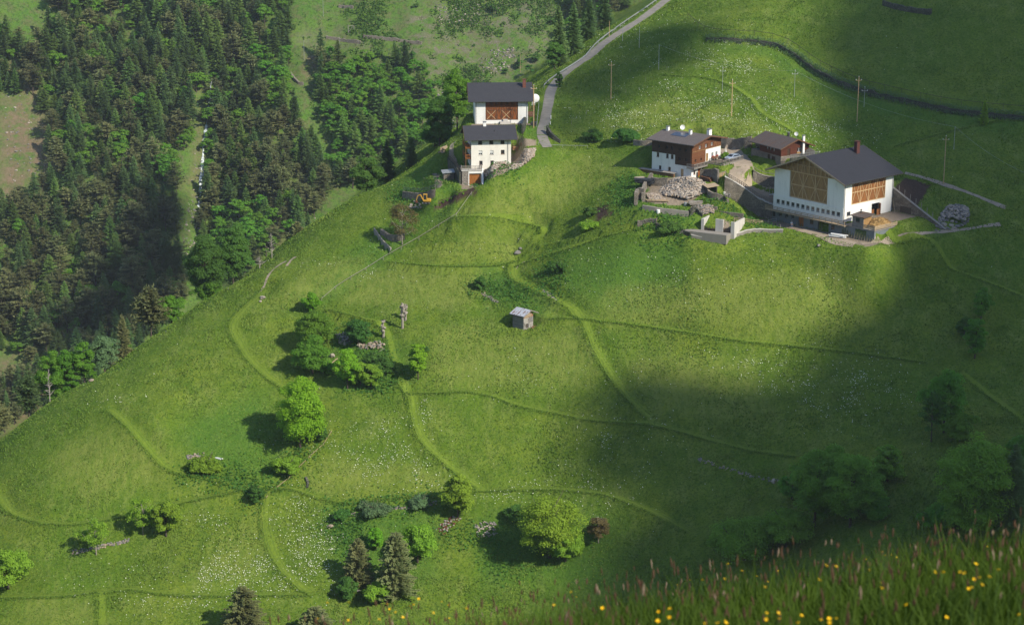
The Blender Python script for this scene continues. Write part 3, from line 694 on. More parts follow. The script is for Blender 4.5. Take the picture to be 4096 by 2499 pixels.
# ================================================================ A: white farmhouse on the spur
A = rooted(FA, 'farmhouse', 'cream three-storey farmhouse with dark roof and wooden side balconies above an orange garage gate', 'house')
W, D, H = 10.2, 9.0, 7.9
wA = [(1.8, 6.15, 1.0, 1.2), (4.65, 6.15, 1.0, 1.2), (7.5, 6.15, 1.0, 1.2), (1.85, 3.45, .98, 1.1), (4.75, 3.45, .95, 1.1), (7.6, 3.5, .95, 1.1), (2.05, .85, .85, 1.05), (4.9, .85, .85, 1.05)]
m = MB(); holed(m, FRONT, 0, W, -2.5, H, wA); holed(m, SIDE, .35, D-.35, -2.5, H, [(1.0, .1, 1.2, 2.0), (5, .9, 1, 1.1), (1.2, 2.75, 1.1, 2.0), (5, 3.4, 1, 1.2), (1.2, 5.4, 1.1, 2.0), (5, 6, 1, 1.2)])
m.box(W-.35, W, .35, D-.35, -2.5, H); m.box(0, W, D-.35, D, -2.5, H)
for x in (0.0, W-.3): m.prism([(.3, H+.003), (D-.3, H+.003), (D/2, H+2.0)], x, x+.3, ax='x')
m.build('wall', M['cream_plaster'], A)
for i, (a, z, w, h) in enumerate(wA): window(A, FRONT, a, z, w, h, 'brown_beam' if i not in (3, 4) else 'white_paint', 'blind' if i in (3, 4) else '')
for z in (.1, 2.75, 5.4): door(A, SIDE, 1.0 if z < 1 else 1.2, z, 1.1, 2.0, 'red_boards')
for z in (.9, 3.4, 6): window(A, SIDE, 5, z, 1, 1.1 if z < 1 else 1.2, 'brown_beam')
gable_roof(A, 'anthracite_roof', -1.75, 11.8, -1.2, D+1.0, 'x', 7.55, 10.3)
ch = chimney(A, 3.9, 4.3, 9.6, 11.0, .75, .75, 'white_plaster')
v = MB(); v.tube([(6.2, 1.9, 8.8), (6.2, 1.9, 9.5)], .08, 8); v.build('vent_pipe', M['dark_metal'], A)
downpipe(A, FRONT, 9.4, 0, 7.5)
for z, rl in ((2.55, 'brown boarded balcony of the middle storey'), (5.2, 'brown boarded balcony of the top storey')):
    b = MB(); b.box(-1.45, -.003, .2, 8.0, z-.18, z); bo = b.build('balcony', M['brown_beam'], A); bo['label'] = rl
    railing([(-1.4, .25, z), (-1.4, 7.95, z)], 1.0, 2, (.1, .95), infill=.14).build('balcony_railing', M['orange_boards'], bo)
    railing([(-.1, .25, z), (-1.35, .25, z)], 1.0, 2, (.1, .95), infill=.14).build('balcony_railing', M['orange_boards'], bo)
p = MB()
for y in (.3, 4, 7.9): p.bar((-1.38, y, -.1), (-1.38, y, 7.6), .16)
p.build('balcony_posts', M['brown_beam'], A)
# terrace over the garage
G = rooted(FA, 'garage', 'stone-faced garage with orange wooden gate under the railed terrace of the cream farmhouse', 'garage')
m = MB(); m.box(-2.6, -.95, -1.85, -1.5, -5.5, -.25); m.build('stone_front', M['garage_stone'], G)
m = MB(); m.box(-2.6, -2.2, -1.5, 6, -5.5, -.25); m.build('side_wall', M['stone_wall'], G)
m = MB(); m.box(-.947, -.75, -1.82, -1.5, -5.5, -.25); m.box(2.3, 2.55, -1.82, -.1, -5.5, -.25); m.box(-.747, 2.297, -1.82, -1.5, -.95, -.25); m.build('gate_surround', M['white_plaster'], G)
door(G, lambda a, d, z: (a, -1.5-d, z), -.74, -4.15, 3.03, 3.19, 'orange_boards', .1, True, None, 'gate')
m = MB(); m.box(-2.75, 2.62, -1.98, -.004, -.247, -.03); m.build('terrace_slab', M['pale_concrete'], G)
railing([(-2.65, -1.9, 0), (2.5, -1.9, 0), (2.5, -.3, 0)], 1.05, 1.7, (.2, .45, .7, .97)).build('terrace_railing', M['grey_timber'], G)
railing([(-2.65, -1.7, 0), (-2.65, -.3, 0)], 1.05, 1.7, (.2, .45, .7, .97)).build('terrace_railing', M['grey_timber'], G)
# ramp wall right of the gate
m = MB(); m.hexa([(2.63, -.5, -7), (3.0, -.5, -7), (2.35, -7.2, -8.5), (1.98, -7.2, -8.5)], [(2.63, -.5, .05), (3.0, -.5, .05), (2.35, -7.2, -4.6), (1.98, -7.2, -4.6)])
tag(m.build('ramp_wall', M['white_plaster'], None, FA.o, R(FA.rot)), 'white sloping ramp wall beside the orange garage gate', 'wall')
# long stone wall left of the house running back
m = MB(); P0 = [(-2.9, -1.9, -5.0, -.6), (-3.3, 2, -4.8, -.2), (-3.9, 8, -4.5, 0), (-4.6, 15, -4, .1)]
for (x0, y0, b0, t0), (x1, y1, b1, t1) in zip(P0[:-1], P0[1:]): m.hexa([(x0-.4, y0, b0-1), (x0, y0, b0-1), (x1, y1, b1-1), (x1-.4, y1, b1-1)], [(x0-.4, y0, t0), (x0, y0, t0), (x1, y1, t1), (x1-.4, y1, t1)])
sw = thing('retaining_wall', 'tall shaded stone wall with dark fence running back along the left of the cream farmhouse', 'wall', FA.o, R(FA.rot)); m.build('masonry', M['dark_stone_wall'], sw)
railing([(x-.2, y, t) for x, y, b, t in P0], 1.1, 1.6, (.3, .6, .95), .035).build('railing', M['dark_timber'], sw)
# ================================================================ B: upper barn
B = rooted(FB, 'hay_barn', 'white barn with red-brown boarded front and brick chimney standing behind the cream farmhouse', 'barn')
W, D, H = 14.0, 14.0, 6.5
m = MB(); holed(m, FRONT, 0, W, -3, H, [(2.75, .95, 8.65, 5.3)]); m.box(0, .35, .35, D, -3, H); m.box(W-.35, W, .35, D, -3, H); m.box(.35, W-.35, D-.35, D, -3, H)
for x in (0.0, W-.3): m.prism([(.3, H+.003), (D-.3, H+.003), (D/2, H+3.0)], x, x+.3, ax='x')
m.build('wall', M['white_plaster'], B)
m = MB(); m.box(2.75, 11.4, .1, .25, .95, 6.25); bp = m.build('boarded_front', M['red_boards'], B)
braces(lambda a, d, z: (a, .1-d, z), 2.9, 11.25, 1.1, 6.1, 6, 2, 1, .05, .14).build('timber_framing', M['brown_beam'], bp)
bx = MB()
for a0 in (3.0, 7.0):
    for s in (0, 1): bx.bar((a0+.1, .02, 1.2+2.3*s), (a0+2.4, .02, 3.5-2.3*s), .13, .08, up=(0, -1, 0))
bx.build('cross_braces', M['beam_wood'], bp)
gable_roof(B, 'anthracite_roof', -1.85, 15.5, -1.2, D+1.2, 'x', 6.15, 9.9)
chimney(B, 13.3, 5.0, 8.4, 10.8, .85, .8, 'brick', 'brick')
downpipe(B, FRONT, .25, 0, 6.1); downpipe(B, FRONT, 13.75, 0, 6.1)
m = MB(); m.box(6.6, 9.3, -.9, -.02, .0, .7); m.box(7.4, 8.6, -.85, -.1, .703, 1.25); m.build('loading_step', M['pale_concrete'], B)
m = MB(); m.ball((16.5, 9.5, 5.1), (1.2, .4, 1.2), 16, 10); m.box(15.6, 16.5, 9.3, 9.6, 3.2, 6.25); tag(m.build('white_object', M['white_paint'], None, FB.o, R(FB.rot), smooth=True), 'rounded white unidentified object sticking out behind the right end of the upper barn roof', 'white_object')  # unidentified white thing, only approximated as a rounded shape
m = MB(); m.box(14.3, 15.9, 1.5, 8, 1.5, 1.8)
for z in (2.2, 2.8, 3.4, 4.0): m.box(14.3, 15.9, 1.5, 1.56, z, z+.18)
for x in (14.4, 15.8): m.box(x, x+.12, 1.5, 1.6, -2, 5)
tag(m.build('slatted_lean_to', M['brown_beam'], None, FB.o, R(FB.rot)), 'brown slatted lean-to at the right end of the upper barn', 'shed')
# ================================================================ C: middle farmhouse
C = rooted(FC, 'farmhouse', 'old farmhouse of dark logs over white walls with solar panel and three white chimneys', 'house')
W, D, H = 12.5, 12.0, 8.7
lw = [(9.85, 4.3, .75, 1.1), (6.95, 4.3, .75, 1.1), (5.5, 4.3, .75, 1.1), (9.1, 1.2, .75, 1.0), (6.25, 1.2, .75, 1.0), (2.35, .1, .85, 2.1)]
m = MB(); holed(m, SIDE, .35, D, -1.5, 3.1, lw); holed(m, SIDE, 4.95, D, 3.1, 5.45, lw)
holed(m, FRONT, 0, W, -1.5, 2.95, [(.9, .95, .8, 1.0), (2.75, 0, 1.4, 2.2)]); holed(m, FRONT, 5.9, W, 2.95, 6.65, [(8.45, 4.25, .9, 1.1), (10.25, 4.25, .9, 1.1), (6.1, 3.5, 1.0, 2.0)])
m.box(W-.35, W, .35, D, -1.5, 6.65); m.box(.35, W-.35, D-.35, D, -1.5, 5.4); m.build('wall', M['white_plaster'], C)
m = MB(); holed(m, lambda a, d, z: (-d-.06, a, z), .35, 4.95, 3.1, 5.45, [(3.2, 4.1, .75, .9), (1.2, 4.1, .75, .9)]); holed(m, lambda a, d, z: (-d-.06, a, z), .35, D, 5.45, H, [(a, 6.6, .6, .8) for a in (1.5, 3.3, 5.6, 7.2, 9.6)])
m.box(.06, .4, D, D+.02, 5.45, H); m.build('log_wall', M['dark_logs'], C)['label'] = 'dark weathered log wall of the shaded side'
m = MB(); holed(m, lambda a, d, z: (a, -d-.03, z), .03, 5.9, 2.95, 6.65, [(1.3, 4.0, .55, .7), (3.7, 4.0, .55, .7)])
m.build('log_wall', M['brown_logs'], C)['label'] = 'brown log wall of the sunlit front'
m = MB(); gw = [(2.9, 6.95, .95, .95), (5.6, 7.0, .95, .95), (8.1, 7.1, .95, .95)]
holed(m, lambda a, d, z: (a, -d-.05, z), .05, W, 6.65, H, gw, .3); m.prism([(.1, H+.003), (W-.1, H+.003), (W/2, H+1.15)], .05, .35, ax='y'); gb = m.build('timber_gable', M['orange_boards' if 0 else 'brown_logs'], C)
b = MB()
for a0, a1, z0, z1 in ((.4, .9, 6.7, 7.6), (1.6, 2.3, 6.7, 8.0), (2.2, 1.7, 6.7, 7.9), (4.3, 5.0, 6.7, 8.9), (5.1, 4.5, 6.7, 8.9), (7.1, 7.7, 6.7, 9.0), (9.5, 10.1, 6.7, 8.2), (10.6, 10.1, 6.7, 8.3), (11.2, 11.7, 6.7, 7.8)):
    b.bar((a0, 0, z0), (a1, 0, z1), .14, .1, up=(0, -1, 0))
b.bar((.1, -.02, 6.65), (W, -.02, 6.65), .2, .12); b.build('gable_braces', M['honey_boards'], gb)
for (a, z, w, h) in lw[:5]: window(C, SIDE, a, z, w, h, 'brown_beam')
door(C, SIDE, 2.35, .1, .85, 2.1, 'beam_wood')
PS = lambda a, d, z: (-d-.06+.1, a, z)
for a in (3.2, 1.2): window(C, PS, a, 4.1, .75, .9, 'brown_beam', dep=.12)
for a in (1.5, 3.3, 5.6, 7.2, 9.6): window(C, PS, a, 6.6, .6, .8, 'dark_timber', 'plain', dep=.12)
window(C, FRONT, .9, .95, .8, 1.0, 'brown_beam'); door(C, FRONT, 2.75, 0, 1.4, 2.2, 'red_boards'); door(C, FRONT, 6.1, 3.5, 1.0, 2.0, 'honey_boards')
for a in (8.45, 10.25):
    w_ = window(C, FRONT, a, 4.25, .9, 1.1); fb = MB(); fb.box(a-.05, a+.95, -.3, -.075, 4.2, 4.4)
    for k in range(7): fb.ball((a+.05+k*.13, -.2, 4.43), .09, 5, 4)
    fb.build('flower_box', M['flower_red'], w_)
for (a, z, w, h) in gw: window(C, lambda a, d, z: (a, -d+.05, z), a, z, w, h, dep=.14)
for a in (1.3, 3.7): window(C, lambda a, d, z: (a, -d+.03, z), a, 4.0, .55, .7, 'brown_beam', 'plain')
gable_roof(C, 'brown_grey_roof', -1.15, 13.5, -1.3, D+1.0, 'y', 8.65, 10.15, .2)
s = MB(); sl = 1.5/7.32
def rc(x, y, o=.08): return (x, y, 8.65+(x+1.15)*sl+o)
s.slab([rc(3.0, 4.2), rc(5.2, 4.2), rc(5.2, 8.7), rc(3.0, 8.7)], .07); s.build('solar_panel', M['solar'], C)
chimney(C, 5.6, 11.3, 9.2, 10.9, .8, .6, 'white_plaster'); chimney(C, 5.2, 4.2, 9.2, 10.9, .75, .6, 'white_plaster'); chimney(C, 8.6, .9, 8.6, 11.0, 1.15, .75, 'white_plaster')
dish(C, 6.6, 7.6, 11.0, .62, (-.75, -.7, .2))
m = MB(); m.box(-.9, 6.6, -1.35, -.07, 2.7, 2.88); bo = m.build('balcony', M['grey_timber'], C)
railing([(-.85, .8, 2.9), (-.85, -1.3, 2.9), (6.5, -1.3, 2.9)], 1.0, 1.6, (.1, .97), .05, infill=.16).build('balcony_railing', M['grey_timber'], bo)
m = MB(); m.box(-.9, -.07, -.07, .8, 2.7, 2.88); m.build('balcony_floor', M['grey_timber'], bo)
# walled yard in front with railing, mesh fence below
Y = rooted(FC, 'yard_wall', 'grey yard wall with a long timber railing in front of the parked car', 'wall')
m = MB(); m.box(5.3, 5.75, -5.2, -.02, -1, 3.4); m.box(5.75, 14.5, -5.6, -5.2, 1.0, 3.4); m.build('masonry', M['concrete'], Y)
m = MB(); m.box(5.27, 5.297, -3.9, -2.6, .05, 2.1); m.box(5.27, 5.297, -1.9, -.9, .05, 2.1); m.build('door', M['dark_timber'], Y)
railing([(5.5, -1.4, 3.4), (5.5, -5.4, 3.4), (14.4, -5.4, 3.4)], 1.05, 1.6, (.15, .97), .05, infill=.2).build('railing', M['grey_timber'], Y)
m = MB(); m.box(2.4, 5.2, -6.6, -6.5, 1.0, 1.9); railing([(2.3, -6.6, 1.0), (5.2, -6.6, 1.0)], 1.1, 1.4).build('glass_railing', M['grey_timber'], tag(m.build('terrace_fence', M['straw'], None, FC.o, R(FC.rot)), 'yellowish mesh fence panel below the yard of the log farmhouse', 'fence'))
# ================================================================ D: small log house
Dh = rooted(FD, 'log_house', 'small log house on stone stable walls with brown weathered roof beside the gravel yard', 'house')
W, D, H = 8.6, 8.6, 4.5
m = MB(); holed(m, SIDE, .35, D+3.5, -1, 2.35, [(4.3, 0, 1.1, 2.1), (2.2, 0, 1.5, 1.9)]); holed(m, FRONT, 0, 3.0, -1, 2.35, []); m.box(3.0, W, .0, .3, .5, 2.35); m.box(W-.35, W, .3, D+3.5, .5, 2.35); m.build('stone_base', M['pale_stone_wall'], Dh)
m = MB(); m.box(.35, W-.35, .3, D+3.5, 2.2, 2.34); m.build('floor', M['grey_timber'], Dh)
m = MB(); holed(m, SIDE, .4, D, 2.353, H, [(a, 3.2, .5, .8) for a in (2.6, 4.0, 5.3)]); holed(m, FRONT, 0, W, 2.353, H, [(1.9, 2.4, .9, 1.7), (5.0, 3.0, 1.1, 1.0)], .4)
m.box(W-.3, W, .4, D, 2.353, H); m.box(.35, W-.35, D-.3, D, 2.353, H); m.prism([(.1, H+.003), (W-.1, H+.003), (W/2, H+1.65)], 0, .3, ax='y'); m.build('log_wall', M['red_brown_logs'], Dh)
door(Dh, FRONT, 1.9, 2.4, .9, 1.7, 'dark_logs'); window(Dh, FRONT, 5.0, 3.0, 1.1, 1.0, 'white_paint'); door(Dh, SIDE, 4.3, 0, 1.1, 2.1, 'dark_logs'); door(Dh, SIDE, 2.2, 0, 1.5, 1.9, 'dark_logs')
m = MB(); m.box(4.8, 6.3, -.12, -.02, 2.4, 2.95); m.build('balcony_board', M['honey_boards'], Dh)
for a in (2.6, 4.0, 5.3): window(Dh, SIDE, a, 3.2, .5, .8, 'white_paint', 'blind')
gable_roof(Dh, 'weathered_roof', -.9, 9.7, -1.0, D+3.6, 'y', 4.35, 6.4, .18)
m = MB()
for x in (.1, 2.2, 4.3): m.bar((x, D+3.4, 2.3), (x, D+3.4, 4.9+min(x, 1)*.4), .16)
m.bar((0, D+3.4, 4.3), (5, D+3.4, 4.9), .15); m.bar((.1, D, 4.3), (.1, D+3.5, 4.3), .15); m.build('carport_posts', M['brown_beam'], Dh)
chimney(Dh, 5.4, 4.2, 5.6, 7.0, .45, .45, 'dark_metal', 'metal_grey'); chimney(Dh, 6.4, -.5, 2.4, 6.9, .55, .5, 'white_plaster')
dish(Dh, 6.0, 1.9, 7.0, .5, (-.75, -.7, .2))
st = MB(); rs = random.Random(5)
for i in range(13):
    for j in range(9-abs(i-5)//2): st.ball((7.0+i*.22+rs.uniform(-.05, .05), -.75, 1.7+j*.25), (.13, .35, .13), 6, 4)
tag(st.build('log_stack', M['stone_grey'], None, FD.o, R(FD.rot)), 'rounded stack of split logs against the gable of the small log house', 'firewood')
m = MB(); m.hexa([(1, -2.6, .2), (1, -2.3, .2), (9.5, -2.6, 1), (9.5, -2.9, 1)], [(1, -2.6, 2.3), (1, -2.3, 2.3), (9.5, -2.6, 2.4), (9.5, -2.9, 2.4)]); tw = tag(m.build('terrace_wall', M['dark_stone_wall'], None, FD.o, R(FD.rot)), 'grey garden wall topped by a low fence in front of the small log house', 'wall')
railing([(1, -2.45, 2.3), (9.5, -2.75, 2.4)], .8, 1.5, (.1, .95), .04, infill=.18).build('railing', M['metal_grey'], tw)
# ================================================================ E: big barn
E = rooted(FE, 'barn', 'big white barn with braced wooden gable, dark roof and a row of thirteen small windows', 'barn')
W, D, H = 18.0, 21.6, 12.9
rowv = [1.45+i*1.56 for i in range(13)]
m = MB()
for v in (0,): holed(m, SIDE, .35, D, 6.3, H, [(5.1, 6.5, 11.7, 6.4)])
holed(m, FRONT, 0, W, 3.0, H, [(2.7, 6.9, 12.4, 5.8), (10.2, 3.2, 2.8, 2.9), (1.2, 4.4, 1.3, 1.0)])
m.box(W-.35, W, .35, D, 2.6, H); m.box(.35, W-.35, D-.35, D, 2.6, H); m.build('wall', M['white_plaster'], E)
m = MB(); holed(m, lambda a, d, z: (-d-.1, a, z), .0, D+.1, 2.75, 6.3, [(v-.5, 4.35, 1.0, 1.0) for v in rowv], .45); m.build('plinth_wall', M['white_plaster'], E)
for i, v in enumerate(rowv): window(E, lambda a, d, z: (-d-.1, a, z), v-.5, 4.35, 1.0, 1.0, 'dark_metal', 'tilt')
m = MB(); holed(m, lambda a, d, z: (-d+.0, a, z), 0, D+.4, -1.5, 2.6, [(12.0, 0, 1.6, 2.2), (4.3, 0, 3.3, 2.3), (18.9, 1.15, .9, 1.2), (16.9, 1.15, .9, 1.2), (15.0, 1.15, .9, 1.2), (9.0, 1.1, 1.0, 1.0), (2.5, 1.0, 1.0, 1.0), (21.0, .9, .8, 1.2)], .45)
m.box(.45, W, 0, .4, -1.5, 2.6); m.build('stable_storey', M['grey_plaster'], E)
for a in (18.9, 16.9, 15.0): window(E, SIDE, a, 1.15, .9, 1.2, 'dark_metal', 'tilt')
for a, z in ((9.0, 1.1), (2.5, 1.0)): window(E, SIDE, a, z, 1.0, 1.0, 'brown_beam')
door(E, SIDE, 12.0, 0, 1.6, 2.2, 'orange_boards'); window(E, SIDE, 21.0, .9, .8, 1.2, 'dark_metal', 'plain')
m = MB(); m.box(.36, .5, 5.1, 16.8, 6.5, 12.9); pn = m.build('boarded_panel', M['honey_boards'], E)
m2 = braces(lambda a, d, z: (.36-d, a, z), 5.2, 16.7, 6.65, 12.75, 3, 2, 0, .05, .24); m2.build('timber_framing', M['beam_wood'], pn)
m = MB(); m.prism([(-.2, H+.003), (D+.2, H+.003), (D/2, H+4.5)], .05, .3, ax='x'); gb = m.build('boarded_gable', M['honey_boards'], E)
b = MB(); up = (-1, 0, 0)
b.bar((-.02, .1, H+.1), (-.02, D-.1, H+.1), .22, .14); rs = random.Random(3)
for k in range(1, 18):
    y = D*k/18; top = H+4.3*(1-abs(y-D/2)/(D/2)); 
    if k % 3 == 0: b.bar((-.03, y, H), (-.03, y, top), .18, .1, up=up)
    else: b.bar((-.015, y, H+.1), (-.015, y+(.75 if k % 3 == 1 else -.55), min(top, H+4.3*(1-abs(y+(.75 if k % 3 == 1 else -.55)-D/2)/(D/2)))), .14, .09, up=up)
b.bar((-.05, D*.27, H+1.9), (-.05, D*.73, H+1.9), .18, .1); b.build('gable_framing', M['beam_wood'], gb)
m = MB(); m.box(2.7, 15.1, .12, .25, 6.9, 12.7); pn = m.build('boarded_panel', M['red_boards' if 0 else 'orange_boards'], E); pn['label'] = 'orange-brown boarded panel on the sunlit side'
pn.data.materials[0] = wood('rust_boards', (.36, .15, .045), (.28, .105, .032), .28)
braces(lambda a, d, z: (a, .12-d, z), 2.8, 15.0, 7.0, 12.5, 4, 2, 1, .05, .2).build('timber_framing', M['beam_wood'], pn)
window(E, FRONT, 1.2, 4.4, 1.3, 1.0, 'dark_metal', 'plain')
m = MB(); m.box(10.22, 11.4, .12, .2, 3.2, 4.6); m.box(11.8, 12.9, -.35, -.28, 3.2, 4.6); m.box(12.85, 12.95, -.6, .1, 3.2, 6.0); m.build('stable_door', M['rust_boards'], E)
m = MB(); m.box(10.1, 10.2, -.06, .02, 3.2, 6.15); m.box(13.0, 13.1, -.06, .02, 3.2, 6.15); m.box(10.2, 13.0, -.06, .02, 6.1, 6.2); m.build('door_frame', M['white_paint'], E)
er = gable_roof(E, 'dark_roof', -1.9, W+1.6, -1.5, D+1.5, 'x', 12.6, 17.5, .3, trim='pale_timber')
# the ridge runs along x: gables face the shaded side
ch = chimney(E, 14.4, 8.6, 15.2, 19.2, 1.1, .9, 'dark_brick', 'dark_brick')
downpipe(E, FRONT, .15, 3, 12.5); downpipe(E, FRONT, 17.7, 3, 12.5)
m = MB(); m.box(-1.35, -.103, -1.6, D+1.6, 2.6, 2.745); bo = m.build('gallery', M['pale_timber'], E)
railing([(-1.3, -1.5, 2.75), (-1.3, D+1.5, 2.75)], 1.0, 1.85, (.3, .62, .97), .055, .14).build('gallery_railing', M['pale_timber'], bo)
# terrace block with annex
T = rooted(FE, 'terrace_block', 'grey concrete terrace with a dark open store at the near corner of the big barn', 'terrace')
m = MB(); holed(m, SIDE, -9.3, -.02, -2, 2.55, [(-7.0, -.3, 3.3, 2.6)], .4); m.box(.4, 9, -9.3, -8.95, -2, 2.55); m.box(8.6, 9, -8.95, -.02, -2, 2.55); m.box(.4, 8.6, -.5, -.02, -2, 2.55); m.build('concrete_wall', M['grey_plaster'], T)
m = MB(); m.box(-.1, 9.1, -9.45, -.015, 2.553, 2.75); m.build('deck', M['concrete'], T)
m = MB()
for z in (2.95, 3.25, 3.55):
    m.box(-.06, -.0, -9.4, -5.9, z, z+.2); m.box(.06, 8.2, -9.42, -9.36, z, z+.2)
for y in (-9.38, -7.6, -6.0): m.bar((.05, y, 2.75), (.05, y, 3.95), .1)
for x in (2, 4, 6, 8): m.bar((x, -9.3, 2.75), (x, -9.3, 3.95), .1)
m.build('plank_fence', M['pale_timber'], T)
Hh = rooted(FE, 'hut', 'little wooden hut with a flat tilted brown roof standing on the concrete terrace', 'hut')
m = MB(); holed(m, lambda a, d, z: (-d+.1, a, z), -5.9, -2.6, 2.753, 5.3, [(-4.8, 4.0, 1.1, .9)], .12); m.build('plank_wall', M['grey_boards'], Hh)
m = MB(); m.box(.22, 3.0, -5.9, -5.78, 2.753, 5.3); m.box(2.88, 3.0, -5.78, -2.6, 2.753, 5.3); m.box(.22, 2.88, -2.72, -2.6, 2.753, 5.3); m.build('plank_wall', M['honey_boards'], Hh)
window(Hh, lambda a, d, z: (-d+.1, a, z), -4.8, 4.0, 1.1, .9, 'dark_timber', 'plain', dep=.05)
m = MB(); m.slab([(-.4, -6.5, 5.35), (3.5, -6.5, 5.75), (3.5, -2.2, 5.75), (-.4, -2.2, 5.35)], .14); m.build('roof', M['weathered_roof'], Hh)
m = MB(); m.tube([(2.2, -3.4, 5.5), (2.2, -3.4, 6.4)], .12, 8); m.tube([(2.2, -3.4, 6.4), (2.2, -3.4, 6.5)], .28, 8); m.build('stove_pipe', M['dark_metal'], Hh)
# wedge wall right of the barn
Wg = rooted(FE, 'wing_wall', 'stone wing wall dropping steeply from the far corner of the big barn', 'wall')
m = MB(); m.prism([(.5, -2), (.5, 8.9), (-15.6, 1.4), (-15.6, -2)], 18.05, 18.6, ax='x'); m.build('masonry', M['stone_wall'], Wg)
m = MB(); m.hexa([(18.0, .5, 8.903), (18.7, .5, 8.903), (18.7, -15.6, 1.403), (18.0, -15.6, 1.403)], [(18.0, .5, 9.05), (18.7, .5, 9.05), (18.7, -15.6, 1.55), (18.0, -15.6, 1.55)]); m.build('coping', M['concrete'], Wg)
m = MB(); m.box(17.95, 18.045, -5.6, -2.4, 2.6, 4.9); m.build('gate', M['dark_timber'], Wg)
for k in range(10):
    y = .2-k*1.7; m = MB(); m.bar((18.4, y, 8.8-(.5-y)*.466), (18.4, y, 10.6-(.5-y)*.466), .10); m.build('fence_post', M['grey_timber'], Wg)
m = MB(); m.bar((17.7, -1.2, 3), (18.0, .0, 6.5), .25, .12); tag(m.build('leaning_beam', M['pale_timber'], None, FE.o, R(FE.rot)), 'pale beam leaning on the wing wall beside the barn', 'beam')
# hay / dung heap on the terrace
def heap(name, fr, cx, cy, cz, rx, ry, h, mat, label, cat, seed=1, n=260, s=.3, kind=None):
    rs = np.random.RandomState(seed); m = MB(); m.ball((cx, cy, cz), (rx, ry, h), 16, 8, seed, .10)
    for i in range(n):
        a, q = rs.rand()*6.283, math.sqrt(rs.rand())*.97; z = cz+h*math.sqrt(1-q*q)*.98
        c = np.array([cx+rx*q*math.cos(a), cy+ry*q*math.sin(a), z]); d = rs.randn(3)*s; d[2] *= .4; m.bar(c-d, c+d, .05, .04)
    return tag(m.build(name, M[mat], None, fr.o, R(fr.rot)), label, cat, kind=kind)
heap('dung_heap', FE, 4.8, -6.6, 2.75, 3.3, 2.4, 1.9, 'straw', 'yellow-brown straw dung heap on the concrete terrace by the barn', 'heap')
# ================================================================ H: grey hut in the meadow
Hm = rooted(FH, 'field_hut', 'small grey board hut with rusty sheet-metal roof alone in the meadow', 'hut')
W, D, H = 3.4, 3.4, 3.5
m = MB(); holed(m, SIDE, 0, D, -1.2, H, [], .15); m.box(W-.15, W, .15, D, -1.2, H); m.build('plank_wall', M['grey_planks'], Hm)
m = MB(); holed(m, FRONT, .15, W, -1.2, H-.9, [(.7, .1, 1.0, 1.1)], .15); m.build('plank_wall', M['sunlit_planks'] if 'sunlit_planks' in M else wood('sunlit_planks', (.55, .52, .47), (.42, .39, .35), .25, 2), Hm)['label'] = 'pale sunlit planks with a low hatch'  # paler copy of the grey planks: sunlight put into the board colour
m = MB(); m.box(.15, W, .04, .15, H-.9, H); m.prism([(.1, H), (W-.1, H), (W/2, H+.75)], .04, .15, ax='y'); m.build('hay_front', M['firewood'], Hm)
m = MB()
for i in range(9): m.bar((.2+rs.uniform(0, .6), .0, H-.7+i*.13), (W-.4-rs.uniform(0, .6), .0, H-.7+i*.13), .09)
m.build('stored_poles', M['pale_timber'], Hm)
m = MB(); m.box(1.9, 3.3, -.06, -.0, 1.3, 2.6); m.bar((2.0, -.08, 1.4), (3.2, -.08, 2.5), .1, .05, up=(0, -1, 0)); m.build('loft_door', M['grey_boards'], Hm)
m = MB(); m.box(.72, 1.68, .05, .1, .1, 1.2); m.build('hatch', M['dark_timber'], Hm)
t = NT('sheet_roof'); v = t.vec(); f = t.noise(1.2, 4, t.vec((.3, 2.2, 1))); M['sheet_roof'] = t.bsdf(t.mix(t.ramp(f, .56, .60), t.mix(t.ramp(t.noise(3, 3, v), .3, .7), (.62, .63, .66), (.50, .51, .54)), (.22, .10, .06)), .5, metal=.3)
gable_roof(Hm, 'sheet_roof', -.6, 4.6, -.7, D+.5, 'y', 3.35, 4.45, .06, trim='grey_timber')
m = MB(); m.bar((2.0, -1.0, -.8), (1.6, -.1, 2.4), .1); m.bar((.5, -.8, -.8), (.2, -.05, 1.6), .1); tag(m.build('pole', M['grey_timber'], None, FH.o, R(FH.rot)), 'two weathered poles leaning on the front of the grey meadow hut', 'pole')
heap('firewood_heap', FH, 3.0, -1.0, -.9, 1.4, .8, 1.3, 'firewood', 'reddish-brown wood pile at the foot of the grey meadow hut', 'firewood', 4, 120, .35)
# ---------------------------------------------------------------- trees
def tri_mesh(name, V, F, mat): return np_mesh(name, np.array(V), np.array(F), mat)
def trunk_mesh(h, r, seed, limbs=5, z0=.3, spread=2.0, mat='bark', lean=.03, name='trunk'):
    rs = random.Random(seed); m = MB(); n = 6; pts = [(0, 0, -1.2)]+[(lean*h*k/n*rs.uniform(-1, 1), lean*h*k/n*rs.uniform(-1, 1), h*k/n) for k in range(1, n+1)]
    m.tube(pts, [r*1.15]+[r*(1-.85*k/n) for k in range(1, n+1)], 7)
    for i in range(limbs):
        a = 6.283*(i/limbs)+rs.uniform(-.4, .4); z = h*(z0+(.85-z0)*rs.random()); L = spread*rs.uniform(.6, 1)*(1.1-z/h*.6)
        p0 = np.array([0, 0, z]); d = np.array([math.cos(a), math.sin(a), rs.uniform(.4, 1.0)]); p1 = p0+d*L*.5+np.array([0, 0, .1]); p2 = p0+d*L+np.array([0, 0, .25*L])
        m.tube([p0, p1, p2], [r*.42, r*.26, r*.08], 5)
    me = np_mesh(name, m.v, m.f, M[mat], smooth=True); return me
